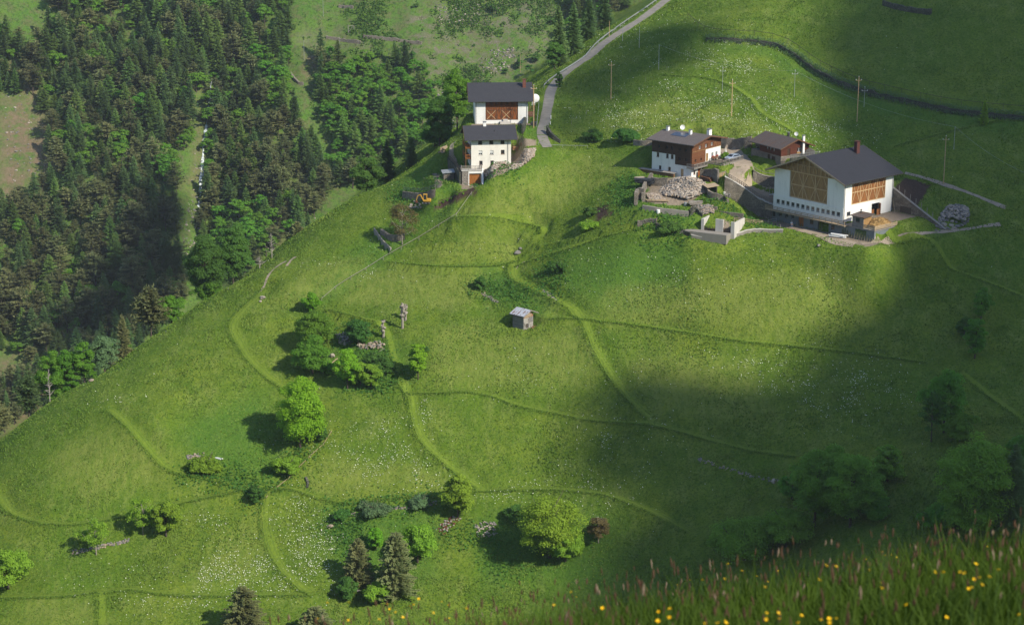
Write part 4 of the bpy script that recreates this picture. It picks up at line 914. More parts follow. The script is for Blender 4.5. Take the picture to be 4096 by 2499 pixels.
def conifer_crown(seed, h, r, kind, mat, dn=1.0):
    """whorls of drooping boughs, each a jagged spray of needle tufts"""
    rs = np.random.RandomState(seed); V = []; F = []
    def tri(a, b, c): V.extend([a, b, c]); k = len(V); F.append((k-3, k-2, k-1))
    lv = int(h*(1.75 if kind != 'pine' else 1.15)*dn); base = {'spruce': .06, 'scots': .05, 'larch': .14, 'pine': .30}[kind]
    for i in range(lv):
        t = (i+.5)/lv; z = h*(base+(1-base)*t); nb = rs.randint(7, 11) if kind != 'pine' else rs.randint(4, 8)
        prof = (1-t)**(.46 if kind == 'scots' else .72)*(1 if i % 3 else .82) if kind != 'pine' else (math.sin(math.pi*min(1, .22+t*.78))**.7)*(1-.25*t)
        for b in range(nb):
            a = rs.rand()*6.283; L = (r*prof*rs.uniform(.6, 1.12)+.18); dr = {'spruce': -.28, 'scots': .02, 'larch': -.02, 'pine': .18}[kind]*L+rs.uniform(-.15, .15)
            if rs.rand() < .06: continue
            d = np.array([math.cos(a), math.sin(a), 0]); s = np.array([-d[1], d[0], 0]); o = np.array([0, 0, z+rs.uniform(-.25, .25)])
            tip = o+d*L+np.array([0, 0, dr]); nseg = max(2, int(L/.55))
            for k in range(nseg):
                f0 = (k+.25)/nseg; p = o+(tip-o)*f0; wd = (.30+.42*L*(1-f0)*.55)*rs.uniform(.7, 1.3)
                for sg in (-1, 1):
                    q = p+s*sg*wd+d*wd*.55+np.array([0, 0, rs.uniform(-.30, .02) if kind != 'pine' else rs.uniform(-.05, .3)])
                    p2 = p+d*(L/nseg*1.15)+np.array([0, 0, rs.uniform(-.05, .08)]); tri(p, q, p2)
                    if kind != 'larch' or rs.rand() < .6:
                        tri(p+np.array([0, 0, .05]), p2, p+s*sg*wd*.5+np.array([0, 0, -.32 if kind == 'spruce' else .30]))
            tri(tip-d*.3+s*.12, tip+d*.25, tip-d*.3-s*.12)
            if kind == 'pine':
                for _ in range(4):
                    c = tip+rs.randn(3)*.30; e = rs.randn(3)*.35; g = rs.randn(3)*.35; tri(c, c+e, c+g)
    tri((-.12, 0, h*.97), (.12, 0, h*.97), (0, 0, h*1.04)); tri((0, -.12, h*.97), (0, .12, h*.97), (0, 0, h*1.04))
    return tri_mesh('crown', V, F, M[mat])
def leafy_crown(seed, w, h, z0, mat, clumps=26, per=230, leaf=.34, fill=.75, shape=1.0):
    """leaf-sized faces gathered into clumps spread through the crown's volume"""
    rs = np.random.RandomState(seed); C = []
    for i in range(clumps):
        d = rs.randn(3); d /= np.linalg.norm(d); q = rs.uniform(.30, 1)**.55; lob = 1+.20*math.sin(3*math.atan2(d[1], d[0])+seed)+.14*math.sin(5*d[2]+seed*1.7)+rs.uniform(-.1, .12)
        c = np.array([d[0]*w/2*q*.80*lob, d[1]*w/2*q*.80*lob, d[2]*h/2*q*.84*(.9+.1*lob)]); c[:2] *= 1-.30*max(0, c[2]/(h/2))*shape; C.append(c)
    V = []
    for c in C:
        rr = w*rs.uniform(.085, .19); n = int(per*rs.uniform(.6, 1.2))
        d = rs.randn(n, 3); d /= np.linalg.norm(d, axis=1)[:, None]; d[:, 2] = np.where(d[:, 2] < -.3, -d[:, 2], d[:, 2])
        rad = rr*rs.uniform(.55, 1.08, n)[:, None]; p = c+d*rad*np.array([1, 1, .72])
        nn = d+rs.randn(n, 3)*.45+np.array([0, 0, .35]); nn /= np.linalg.norm(nn, axis=1)[:, None]
        u = np.cross(nn, rs.randn(n, 3)); u /= np.linalg.norm(u, axis=1)[:, None]; v = np.cross(nn, u); s = leaf*rs.uniform(.5, 1.2, n)[:, None]
        V.append(np.stack([p-u*s*.5, p+v*s*.42, p+u*s*.5, p-v*s*.42], 1))
    V = np.concatenate(V).reshape(-1, 3); V[:, 2] += z0+h/2
    return np_mesh('crown', V, np.arange(len(V)).reshape(-1, 4), M[mat])
def bare_crown(seed, h, r, mat, n=26, base=.25):
    rs = random.Random(seed); m = MB()
    for i in range(n):
        z = h*(base+(1-base)*i/n); a = rs.random()*6.283; L = r*(1.1-i/n)*rs.uniform(.6, 1.1)
        p = np.array([0, 0, z]); d = np.array([math.cos(a), math.sin(a), rs.uniform(.1, .7)]); q = p+d*L*.6; e = q+(d+np.array([rs.uniform(-.5, .5), rs.uniform(-.5, .5), .2]))*L*.5
        m.tube([p, q, e], [.07, .045, .015], 4, False)
        for s in (-1, 1): m.tube([q, q+np.array([-d[1]*s, d[0]*s, .3])*L*.35], [.03, .01], 3, False)
    return np_mesh('crown', m.v, m.f, M[mat])
def joined(name, *mes):
    """one mesh with the materials of several (for far trees a few pixels high)"""
    V = []; F = []; mi = []; ms = []; b = 0
    for k, me_ in enumerate(mes):
        co = np.empty(len(me_.vertices)*3, np.float32); me_.vertices.foreach_get('co', co); V.append(co.reshape(-1, 3))
        F += [tuple(b+v for v in p.vertices) for p in me_.polygons]; mi += [k]*len(me_.polygons); ms.append(me_.materials[0]); b += len(me_.vertices)
    return np_mesh(name, np.concatenate(V), F, ms, mi)
def place(mesh, name, label, cat, p, sc, group=None):
    o = link(name, mesh, None, p, random.random()*6.283); o.scale = (sc*random.uniform(.88, 1.12), sc*random.uniform(.88, 1.12), sc); return tag(o, label, cat, group)
# --- far forest across the gorge: sampled on the slope itself
FAR = {
 'spruce_tree': [joined('spruce_tree', trunk_mesh(15, .2, i, 0), conifer_crown(i, 16, 3.9, 'spruce', 'spruce_green')) for i in range(4)],
 'pine_tree': [joined('pine_tree', trunk_mesh(11.5, .2, i, 3, .5), conifer_crown(20+i, 13, 4.0, 'pine', 'pine_green')) for i in range(4)],
 'larch_tree': [joined('larch_tree', trunk_mesh(14, .18, i, 0), conifer_crown(40+i, 15, 3.8, 'larch', 'larch_green')) for i in range(3)],
 'broadleaf_tree': [joined('broadleaf_tree', trunk_mesh(6, .2, i, 4), leafy_crown(60+i, 7.5, 8, 1.6, 'leaf_green', 22, 95, .62)) for i in range(4)]}
FLAB = {'spruce_tree': ('dark green pointed spruce in the forest across the gorge', 'spruce'), 'pine_tree': ('brownish green pine in the forest across the gorge', 'pine'),
        'larch_tree': ('fresh green feathery larch in the forest across the gorge', 'larch'), 'broadleaf_tree': ('round bright green broadleaf tree across the gorge', 'tree')}
FOREST = [[(130,0),(500,0),(505,60),(500,180),(470,240),(465,330),(430,400),(425,520),(430,620),(470,650),(420,780),(340,870),(230,960),(120,1060),(30,1130),(-60,1150),(-60,950),(10,940),(100,930),(60,860),(-60,840),(-60,600),(60,500),(120,430),(120,290),(80,230),(70,150),(130,100)],
          [(540,-10),(700,-10),(700,130),(690,260),(720,330),(790,390),(800,470),(760,560),(700,600),(640,640),(560,680),(500,680),(480,640),(480,520),(490,380),(505,260),(520,120)],
          [(-60,100),(60,110),(70,200),(40,240),(-60,250)],[(770,150),(1020,160),(1040,240),(1050,300),(1000,380),(900,460),(820,460),(800,330),(770,260)], [(1380,-10),(1580,-10),(1520,40),(1440,80),(1400,120),(1370,110)]]
BROAD = [[(775,185),(900,165),(1040,230),(1060,310),(1000,380),(900,400),(780,330)], [(490,540),(640,500),(640,620),(500,640)], [(480,240),(520,200),(500,420),(480,400)], [(380,380),(470,330),(460,430),(400,460)], [(600,130),(700,120),(700,250),(640,250)], [(780,330),(1000,330),(960,400),(820,440)]]
PINE = [[(480,330),(720,300),(800,480),(700,620),(500,560)], [(0,360),(430,420),(440,640),(300,850),(0,900)], [(0,930),(130,930),(60,1120),(0,1130)]]
rs = np.random.RandomState(11)
cand = np.column_stack([rs.uniform(-70, 1600, 30000), rs.uniform(-110, 1160, 30000)])
sel = np.zeros(len(cand), bool)
for p in FOREST: sel |= in_poly(cand[:, 0], cand[:, 1], p)
sel &= ~in_poly(cand[:, 0], cand[:, 1], [(497,190),(516,190),(512,260),(500,360),(496,520),(474,520),(478,380),(494,300)])
cand = cand[sel]; pts = hit(cand[:, 0]*K, cand[:, 1]*K, start=640, step=4); far_ok = (zat(pts[:, 0], pts[:, 1], ZF) >= zat(pts[:, 0], pts[:, 1], ZN)-.1) & (pts[:, 1] < 1400)
cell = {}; chosen = []
for c, p, ok in zip(cand, pts, far_ok):
    if not ok: continue
    gap = 4.3
    k = (int(p[0]//6), int(p[1]//6))
    if any(np.hypot(p[0]-q[0], p[1]-q[1]) < gap for a in (-1, 0, 1) for b in (-1, 0, 1) for q in cell.get((k[0]+a, k[1]+b), ())): continue
    cell.setdefault(k, []).append(p); chosen.append((c, p))
# trees just below the near skyline: their tops show above it
xs = np.linspace(-40, 1040, 90); sk = np.interp(xs, [s[0]/K for s in NEAR[:12]], [s[1]/K for s in NEAR[:12]])
for x, y in zip(xs, sk):
    pass
cnt = {k: 0 for k in FAR}; rest = []
vn = lambda x, y, s, sd: float(vnoise(np.array([x]), np.array([y]), s, sd)[0])
for c, p in sorted(chosen, key=lambda q: q[1][1]):
    br = any(in_poly(c[0], c[1], b) for b in BROAD); pn = any(in_poly(c[0], c[1], b) for b in PINE); u = rs.rand()
    if br: kind = 'broadleaf_tree' if u < .8 else 'larch_tree'
    elif pn: kind = 'pine_tree' if u < .58 else 'spruce_tree' if u < .76 else 'larch_tree' if u < .92 else 'broadleaf_tree'
    else: kind = 'spruce_tree' if u < .28 else 'larch_tree' if u < .58 else 'pine_tree' if u < .78 else 'broadleaf_tree'
    lst = FAR[kind]; me_ = lst[rs.randint(len(lst))]; sc = rs.uniform(.62, 1.30)*(1.0+.2*vn(p[0], p[1], 30, 70))
    if cnt[kind] >= 300: rest.append((me_, p, sc)); continue
    cnt[kind] += 1; o_ = place(me_, kind, *FLAB[kind], p-(0, 0, .3), sc, FLAB[kind][1]+' trees of the far forest'); f_ = rs.uniform(.95, 1.4); o_.scale = (sc*f_, sc*f_*rs.uniform(.85, 1.15), sc*rs.uniform(.8, 1.1))
print('forest', cnt, 'rest', len(rest))
if rest:
    cache = {}; Vs = []; Fs = []; Ms = []; b = 0; mats = [M['bark'], M['spruce_green'], M['pine_green'], M['larch_green'], M['leaf_green']]; names = [m.name for m in mats]
    for me_, p, sc in rest:
        if me_.name not in cache:
            me_.calc_loop_triangles(); nt = len(me_.loop_triangles); t_ = np.empty(nt*3, np.int32); me_.loop_triangles.foreach_get('vertices', t_); mi_ = np.empty(nt, np.int32); me_.loop_triangles.foreach_get('material_index', mi_)
            co = np.empty(len(me_.vertices)*3, np.float32); me_.vertices.foreach_get('co', co)
            cache[me_.name] = (co.reshape(-1, 3), t_.reshape(-1, 3), np.array([names.index(m.name) for m in me_.materials])[mi_])
        co, fs, ms = cache[me_.name]; a = rs.rand()*6.283; rot = np.array([[math.cos(a), math.sin(a), 0], [-math.sin(a), math.cos(a), 0], [0, 0, 1]])
        Vs.append(co@rot*sc+p); Fs.append(fs+b); Ms.append(ms); b += len(co)
    tag(link('far_wood', np_mesh('far_wood', np.concatenate(Vs), np.concatenate(Fs), mats, np.concatenate(Ms))), 'dense upper wood of mixed conifers far across the gorge', 'wood', kind='stuff')
# --- bushes and single trees on the open slope above the houses (far side)
BUSH = [joined('bush', trunk_mesh(1.5, .08, i, 3), leafy_crown(80+i, 4.2, 3.4, .1, 'leaf_dark', 12, 90, .5)) for i in range(3)]
def far_at(vx, vy):
    p = hit(vx*K, vy*K, start=640, step=4)[0]; return p
for i, (x, y, s, lab) in enumerate([(1188,30,1.5,'largest dark bush on the far slope at the top edge'),(1330,60,1.3,'dark bush on the grassy far slope left of the spruces'),(994,142,1.3,'dark round bush below the stone terrace on the far slope'),(1000,20,.9,'dark bush at the top of the far slope above the terraces'),
     (1076,230,.45,'lone small bush on the far slope left of the barn'),(1140,112,.5,'small dark bush on the rocky far slope'),(1210,60,.6,'small dark bush beneath the largest bush of the far slope'),(1365,15,1.2,'dark bush at the upper edge beside the spruces'),
     (1010,105,.5,'small bush at the right end of the far stone terrace'),(815,130,.6,'small bush on the left end of the far stone terrace'),(830,140,1.1,'dark bush below the far stone terrace'),(915,140,1.2,'broad dark bush between the forest and the far terrace'),(1320,80,.5,'small bush under the dark bush of the far slope'),
     (1290,150,1.6,'dark green tree left of the guard rail'),(1250,165,1.6,'dark tree on the slope above the brick chimney'),(1215,178,1.0,'small dark tree directly above the upper barn roof'),(1330,150,1.5,'dark green tree close to the guard rail bend'),(1350,135,1.2,'dark tree below the spruces beside the guard rail'),(1275,175,1.3,'dark bushy tree right of the brick chimney')]):
    place(BUSH[i % 3], 'bush', lab, 'bush', far_at(x, y)-(0, 0, .3), s)
rs = np.random.RandomState(31)
q = np.column_stack([rs.uniform(690, 1400, 26000), rs.uniform(-5, 380, 26000)]); P = hit(q[:, 0]*K, q[:, 1]*K, start=640, step=4)
ok = (P[:, 1] < 1350) & (zat(P[:, 0], P[:, 1], ZF) >= zat(P[:, 0], P[:, 1], ZN)-.1) & (rs.rand(len(P)) < np.clip(2.2*vnoise(P[:, 0], P[:, 1], 26, 90)+.9*vnoise(P[:, 0], P[:, 1], 7, 91)-.25, .015, 1)); P = P[ok]; P = np.repeat(P, 3, 0); n = len(P)
P = P+rs.randn(n, 3)*.5; P[:, 2] = zat(P[:, 0], P[:, 1])+rs.uniform(0, 1.0, n); u = rs.randn(n, 3); u /= np.linalg.norm(u, axis=1)[:, None]; v = np.cross(u, rs.randn(n, 3)); v /= np.linalg.norm(v, axis=1)[:, None]; s = rs.uniform(.25, .65, n)[:, None]
tag(link('far_scrub', np_mesh('far_scrub', np.stack([P-u*s, P+v*s, P+u*s, P-v*s], 1).reshape(-1, 3), np.arange(4*n).reshape(-1, 4), M['leaf_dark'])), 'low dark scrub scattered over the rocky far slope', 'scrub', kind='stuff')
# --- trees that stand near (trunk and crown as parts)
def gp(vx, vy, start=200.0): return hit(vx*K, vy*K, start=start)[0]
def px_m(p): return F_PX/(p[1]*CP-p[2]*SP)/K          # overview px per metre at p
NEAR_CROWN = {}
def near_tree(name, label, vx, vy, hv, wv, kind, mat='leaf_green', seed=0, z0f=.12, trunk='bark', p=None, cat='tree', group=None, dens=1.0):
    p = gp(vx, vy) if p is None else p; s = px_m(p); h = hv/s/.97; w = wv/s
    o = thing(name, label, cat, p-(0, 0, .1), random.random()*6.28, group)
    if kind == 'leafy':
        w *= 1.14
        n = int(30*dens+h*w*.42); cr = leafy_crown(seed, w, h*(1-z0f), h*z0f, mat, n, int(min(300, 34*w*w*.5/n*14+70)), .40)
        tr = trunk_mesh(h*.85, .05*w*.35+.08, seed, 10, .15, w*.42, trunk)
    elif kind == 'sparse':
        cr = leafy_crown(seed, w, h*(1-z0f), h*z0f, mat, 34, 130, .34); tr = trunk_mesh(h*.9, .035*w*.3+.08, seed, 16, .2, w*.42, trunk)
    elif kind == 'bare':
        cr = bare_crown(seed, h, w/2, trunk); tr = trunk_mesh(h, .16, seed, 4, .4, w*.3, trunk)
    else:
        cr = conifer_crown(seed, h, w/2, kind, mat, 1.9); tr = trunk_mesh(h*.92, .22, seed, 2, .4, w*.2, trunk)
    link('trunk', tr, o); link('crown', cr, o); return o
T3 = [
 ('leafy','maple_tree','small round bright tree above the tall tree group by the rail fence',752,748,48,44,'leaf_bright'),
 ('leafy','maple_tree','upper tree of the tall pair in the middle of the left meadow',756,842,100,92,'leaf_green'),
 ('leafy','maple_tree','lower tree of the tall pair in the middle of the left meadow',752,898,92,92,'leaf_green'),
 ('leafy','maple_tree','largest bright green tree of the left meadow casting a round shadow',722,1082,185,112,'leaf_bright'),
 ('leafy','maple_tree','slim bright tree between the pair of tall trees and the rocky hollow',836,935,104,58,'leaf_bright'),
 ('leafy','maple_tree','isolated bright green oval tree right of the rocky hollow',1006,912,94,50,'leaf_bright'),
 ('leafy','apple_tree','dark low tree above the rocks of the hollow',862,830,62,66,'leaf_dark'),
 ('leafy','bush','pale mixed bush behind the rocky hollow trees',893,935,66,56,'leaf_olive'),
 ('leafy','bush','dark bush at the right end of the rocky hollow',922,905,50,50,'leaf_dark'),
 ('leafy','apple_tree','yellow-green tree where two mown tracks meet above the brushwood',1102,1246,116,76,'leaf_olive'),
 ('leafy','walnut_tree','largest round yellow-green tree above the foreground grass',1322,1340,158,158,'leaf_olive'),
 ('leafy','walnut_tree','leafy skirt of low growth right in front of the round tree',1360,1350,90,90,'leaf_olive'),
 ('leafy','hazel_bush','bright yellow-green bush behind the brown pine',1005,1352,100,92,'leaf_olive'),
 ('leafy','hazel_bush','small bright bush between the two brown pines',905,1320,58,44,'leaf_bright'),
 ('scots','pine_tree','shorter brownish pine at the lower edge left of the tall pine',862,1410,118,84,'pine_green'),
 ('scots','pine_tree','taller brownish pine beside the yellow-green bush',955,1435,160,112,'pine_green'),
 ('sparse','apple_tree','leftmost of the airy fruit trees over the stony bank',232,1334,100,86,'leaf_olive'),
 ('sparse','apple_tree','middle one of the airy fruit trees over the stony bank',345,1286,94,78,'leaf_olive'),
 ('leafy','apple_tree','right and densest of the fruit trees over the stony bank',400,1290,92,72,'leaf_olive'),
 ('leafy','maple_tree','yellow-green tree cut by the left edge of the picture',20,1415,98,104,'leaf_olive'),
 ('scots','pine_tree','brown-green conifer at the bottom edge below the white flowers',590,1545,140,130,'pine_green'),
 ('scots','pine_tree','dense conifer at the bottom edge behind the first buttercups',760,1545,90,120,'pine_green'),
 ('leafy','ash_tree','tall dark shaded tree of the lower right group, left one',1960,1268,205,125,'leaf_green'),
 ('leafy','ash_tree','broad dark shaded tree of the lower right group, right one',2045,1266,200,135,'leaf_green'),
 ('leafy','ash_tree','third shaded tree joining the tall tree and the dark conifer at the right edge',2400,1200,130,90,'leaf_green'),
 ('leafy','ash_tree','middle shaded tree between the two tall trees of the lower right group',2000,1210,150,90,'leaf_green'),
 ('leafy','bush','shaded shrub band below the tallest tree of the right edge, left one',2265,1275,70,90,'leaf_green'),
 ('leafy','bush','shaded shrub between the tree group and the small tree to its right',2105,1250,60,80,'leaf_green'),
 ('leafy','bush','shaded shrub climbing the gully above the narrow tree',2320,810,50,46,'leaf_dark'),
 ('leafy','bush','shaded shrub band in the gully behind the bare tree',2310,1060,70,80,'leaf_green'),
 ('leafy','bush','shaded shrub left of the two tallest trees of the lower right group',1905,1200,70,60,'leaf_green'),
 ('leafy','bush','low shaded shrubs at the very right edge above the conifer',2445,1120,80,60,'leaf_green'),
 ('leafy','bush','wide shaded thicket in front of the dark tree group',1790,1345,100,170,'leaf_green'),
 ('leafy','bush','yellowish bush among the trees of the rocky hollow',868,925,58,48,'leaf_olive'),
 ('leafy','bush','low dark shrub between the rocks of the hollow',905,880,34,50,'leaf_dark'),
 ('leafy','bush','shrub at the foot of the lower tree of the tall pair',790,900,34,34,'leaf_green'),
 ('leafy','bush','low shrub left of the pines at the lower edge',835,1440,56,56,'leaf_dark'),
 ('leafy','bush','shrubby undergrowth between the two brown pines and the foreground',905,1450,60,70,'leaf_olive'),
 ('leafy','bush','shaded thicket at the foot of the tall dark tree',1890,1315,90,120,'leaf_green'),
 ('leafy','apple_tree','small shaded tree right of the dark tree group',2135,1158,92,74,'leaf_green'),
 ('leafy','ash_tree','tallest shaded tree close to the right edge',2335,1310,290,165,'leaf_green'),
 ('spruce','spruce_tree','dark conifer at the lower right edge',2430,1310,250,150,'spruce_green'),
 ('leafy','ash_tree','shaded tree above the gully near the right edge',2270,1040,170,96,'leaf_green'),
 ('sparse','ash_tree','thin shaded half-bare tree beside the gully',2240,1062,130,70,'leaf_dark'),
 ('leafy','ash_tree','narrow shaded tree in the gully above the track end',2345,862,110,56,'leaf_green'),
 ('leafy','ash_tree','small shaded tree higher up the gully by the right edge',2360,770,80,44,'leaf_green'),
 ('sparse','apple_tree','reddish brown airy tree over the walled hollow left of the digger',968,588,100,96,'leaf_brown'),
 ('leafy','ash_tree','little tree standing beside the asphalt road bend',1346,210,38,20,'leaf_dark'),
 ('spruce','larch_tree','small yellowish tree on the dark band near the right edge',2367,300,54,26,'leaf_olive'),
 ('leafy','bush','dark bush above the stone wall left of the log farmhouse, left one',1428,338,26,46,'leaf_dark'),
 ('leafy','bush','dark bush above the stone wall left of the log farmhouse, right one',1510,340,30,60,'leaf_dark'),
 ('leafy','bush','shaded bush beside the dark hollow above the meadow hut',1345,655,24,40,'leaf_dark'),
 ('leafy','bush','dark bush right under the retaining wall of the manure pit',1610,560,26,60,'leaf_dark'),
 ('leafy','bush','dark bush on the bank below the excavator spoil',1155,695,30,30,'leaf_dark'),
 ('leafy','bush','low round bush beside the white plank on the lawn',495,1132,30,82,'leaf_olive'),
 ('leafy','bush','bush above the junction of the mown tracks',690,1140,44,70,'leaf_olive'),
 ('leafy','bush','dark bush right of the junction under the big tree',615,1205,38,46,'leaf_dark'),
 ('leafy','bush','dark thorn bush left of the largest round tree',1240,1250,34,56,'leaf_dark'),
 ('sparse','elder_bush','grey airy bush right of the largest round tree',1440,1305,70,70,'leaf_brown'),
 ('leafy','bush','small dark bush at the right foot of the big bright tree',770,1060,44,36,'leaf_dark'),
 ('leafy','bush','small bush beside the isolated oval tree',1022,850,20,18,'leaf_dark'),
 ('leafy','bush','dark bush hugging the lower track bank left of the meeting tree',1010,1215,18,60,'herb_blue'),
 ('leafy','bush','bluish leafy clump in the middle of the lower track bank',900,1235,22,70,'herb_blue'),
 ('leafy','bush','leafy clump at the left end of the lower track bank',820,1250,30,40,'leaf_dark'),
 ('leafy','bush','small bush by the ruined wall above the manure pit',1420,520,22,34,'leaf_dark'),
 ('leafy','bush','low bush beneath the dirt patch under the ruin',1420,548,14,50,'leaf_olive'),
]
for i, (kind, name, lab, x, y, h, w, mat) in enumerate(T3):
    near_tree(name, lab, x, y, h, w, kind, mat, seed=200+i, trunk='pale_bark' if kind == 'sparse' and mat != 'leaf_dark' else 'bark', z0f=.16 if kind == 'sparse' else .06 if h > 60 else .0,
              cat='bush' if 'bush' in name else name.split('_')[0]+' tree' if kind != 'leafy' else 'tree')
# trees rooted on the gorge side just under the skyline, and behind the houses
def behind(vx, vy_top, hv, back=14):
    """a spot beyond the skyline whose tree of hv px reaches up to vy_top"""
    q = gp(vx, np.interp(vx, [s[0]/K for s in NEAR[:15]], [s[1]/K for s in NEAR[:15]])+4); d = back
    x, y = q[0]-d*.55, q[1]+d; z = float(zat(x, y)); p = np.array([x, y, z]); s = px_m(p)
    top = proj(np.array([x, y, z]))[1]/K; return p, max(30, (top-vy_top))
SKY_T = [('leafy','maple_tree','left one of the bright trees beyond the skyline of the meadow',178,840,66,'leaf_green'),('leafy','maple_tree','second bright tree beyond the skyline from the left',215,832,60,'leaf_green'),('leafy','maple_tree','tall bright tree in the middle of the skyline row',255,816,56,'leaf_green'),
 ('leafy','birch_tree','pale greyish green tree at the right end of the skyline row',305,800,74,'herb_blue'),('spruce','spruce_tree','grey-green spruce beyond the skyline right of the bright trees',352,755,52,'pine_green'),('pine','pine_tree','broad olive pine beyond the middle of the skyline',420,690,90,'pine_green'),
 ('leafy','birch_tree','small green tree right of the broad olive pine on the skyline',470,706,60,'leaf_green'),('pine','pine_tree','dark pine with bare lower limbs left of the bright skyline trees',118,905,70,'spruce_green'),('pine','pine_tree','brownish pine at the left edge over the skyline',30,950,90,'pine_green'),
 ('leafy','birch_tree','low green bush line on the skyline below the wood',560,668,70,'leaf_green'),('spruce','spruce_tree','dark spruce on the skyline below the clearing',630,640,54,'spruce_green'),('leafy','beech_tree','round dark green tree in the dip of the far bank',555,560,92,'leaf_dark'),
 ('leafy','beech_tree','second round green tree in the dip of the far bank',622,530,84,'leaf_dark'),('spruce','pine_tree','brownish conifer on the skyline left of the stone wall',780,545,64,'pine_green'),('pine','pine_tree','dark conifer over the skyline below the green thicket',870,430,80,'spruce_green'),
 ('leafy','beech_tree','green tree at the shoulder left of the cream farmhouse',950,375,70,'leaf_dark'),('spruce','spruce_tree','dark spruce on the shoulder left of the farmhouses',1000,335,56,'spruce_green'),('leafy','beech_tree','dark green tree left of the upper barn',1118,222,70,'leaf_dark'),
 ('leafy','beech_tree','round green tree behind the left corner of the upper barn roof',1160,158,70,'leaf_green'),('leafy','beech_tree','low dark tree below the left side of the upper barn',1105,300,66,'leaf_dark'),('spruce','spruce_tree','dark spruce behind the farmhouses on the gorge side',1060,330,50,'spruce_green'),
 ('spruce','spruce_tree','leftmost of the large spruces by the upper road',1405,18,62,'spruce_green'),('spruce','spruce_tree','second large spruce by the upper road',1440,8,60,'spruce_green'),('spruce','spruce_tree','third large spruce by the upper road',1475,-10,56,'spruce_green'),('spruce','spruce_tree','large spruce at the top edge by the upper road',1515,-25,52,'spruce_green'),
 ('leafy','beech_tree','dark round tree beneath the spruces above the guard rail',1395,95,44,'leaf_dark')]
for i, (kind, name, lab, x, yt, w, mat) in enumerate(SKY_T):
    p, hv = behind(x, yt, 0, 13 if x > 1080 else 16)
    near_tree(name, lab, 0, 0, hv, w, kind, mat, seed=400+i, p=p, z0f=.1)
for i, (x, yt) in enumerate([(148, 885), (690, 560), (660, 640)]):
    p, hv = behind(x, yt, 0, 9); near_tree('dead_tree', ['bare whitish dead tree on the left skyline', 'bare pale tree on the upper skyline', 'bare twiggy tree over the skyline bend'][i], 0, 0, hv, 32, 'bare', seed=500+i, trunk='dead_wood', p=p, cat='dead tree')
# three pollarded trunks
for i, (x, y, h, lab) in enumerate([(968, 790, 64, 'tall pollarded trunk of the pair above the track fork'), (975, 770, 40, 'pollarded trunk standing behind the taller one'), (922, 812, 42, 'knobbly pollarded stump left of the pair')]):
    p = gp(x, y); s = px_m(p); hh = h/s; m = MB(); r_ = random.Random(i)
    m.tube([(0, 0, -1), (.1, 0, hh*.3), (-.1, .1, hh*.65), (.05, 0, hh)], [.35, .3, .26, .16], 7)
    for k in range(16):
        z = hh*r_.uniform(.35, 1); a = r_.random()*6.28; m.ball((.4*math.cos(a), .4*math.sin(a), z), r_.uniform(.18, .36), 6, 4, k, .3)
    o = m.build('pollard_tree', M['pale_bark'], None, p); tag(o, lab, 'tree stump')
# ---------------------------------------------------------------- clouds high over the valley (their shadows drift over the slopes)
def cloud(label, polys, n, r, dist, start=200, seed=1, extra=()):
    rs = np.random.RandomState(seed); P = []
    for poly in polys:
        a = np.array(poly, float); lo, hi = a.min(0), a.max(0); q = rs.uniform(lo, hi, (n*4, 2)); q = q[in_poly(q[:, 0], q[:, 1], poly)][:n]
        h = hit(q[:, 0]*K, q[:, 1]*K, start=start); P.append(h[h[:, 1] < 1380])
    P = np.concatenate(P+[np.array(e, float).reshape(1, 3) for e in extra])
    base = MB(); base.ball((0, 0, 0), 1, 9, 6, 3, .12); bv = np.array(base.v); V = []; F = []; b = 0
    for p in P:
        rr = r*rs.uniform(.55, 1.15); c = p+SUN*(dist+rs.uniform(-20, 20)); V.append(bv*np.array([rr, rr, rr*.75])+c); F += [tuple(b+i for i in f) for f in base.f]; b += len(bv)
    V = np.concatenate(V); o0 = V.mean(0)
    return tag(link('cloud', np_mesh('cloud', V-o0, F, M['cloud'], smooth=True), None, o0), label, 'cloud', kind='structure')
cloud('broad cloud over the right side of the valley', [[(1400,985),(1480,1070),(1660,1190),(1580,1320),(1500,1503),(1500,1600),(2700,1600),(2700,60),(2464,-60),(2300,-60),(2090,60),(2030,170),(2060,290),(2080,400),(2240,560),(2210,700),(2080,830),(1930,890),(1700,960),(1540,960)]], 480, 10, 1400, seed=3)
cloud('small elongated cloud over the upper road', [[(1350,330),(1375,210),(1480,125),(1600,40),(1680,70),(1640,130),(1540,190),(1440,280)]], 45, 6, 1500, seed=4)
cloud('loose cloud over the far forest', [[(150,760),(230,640),(260,470),(400,450),(420,560),(400,690),(330,780),(230,830),(100,830)]], 20, 13, 1500, 640, seed=5)
cloud('extra unseen cloud deepening the shade over the upper right corner', [[(2120,-40),(2600,-60),(2600,640),(2330,560),(2150,400),(2120,280),(2080,180),(2100,80)]], 230, 11, 1450, seed=8)  # added puffs out of view, there only to deepen the shade here
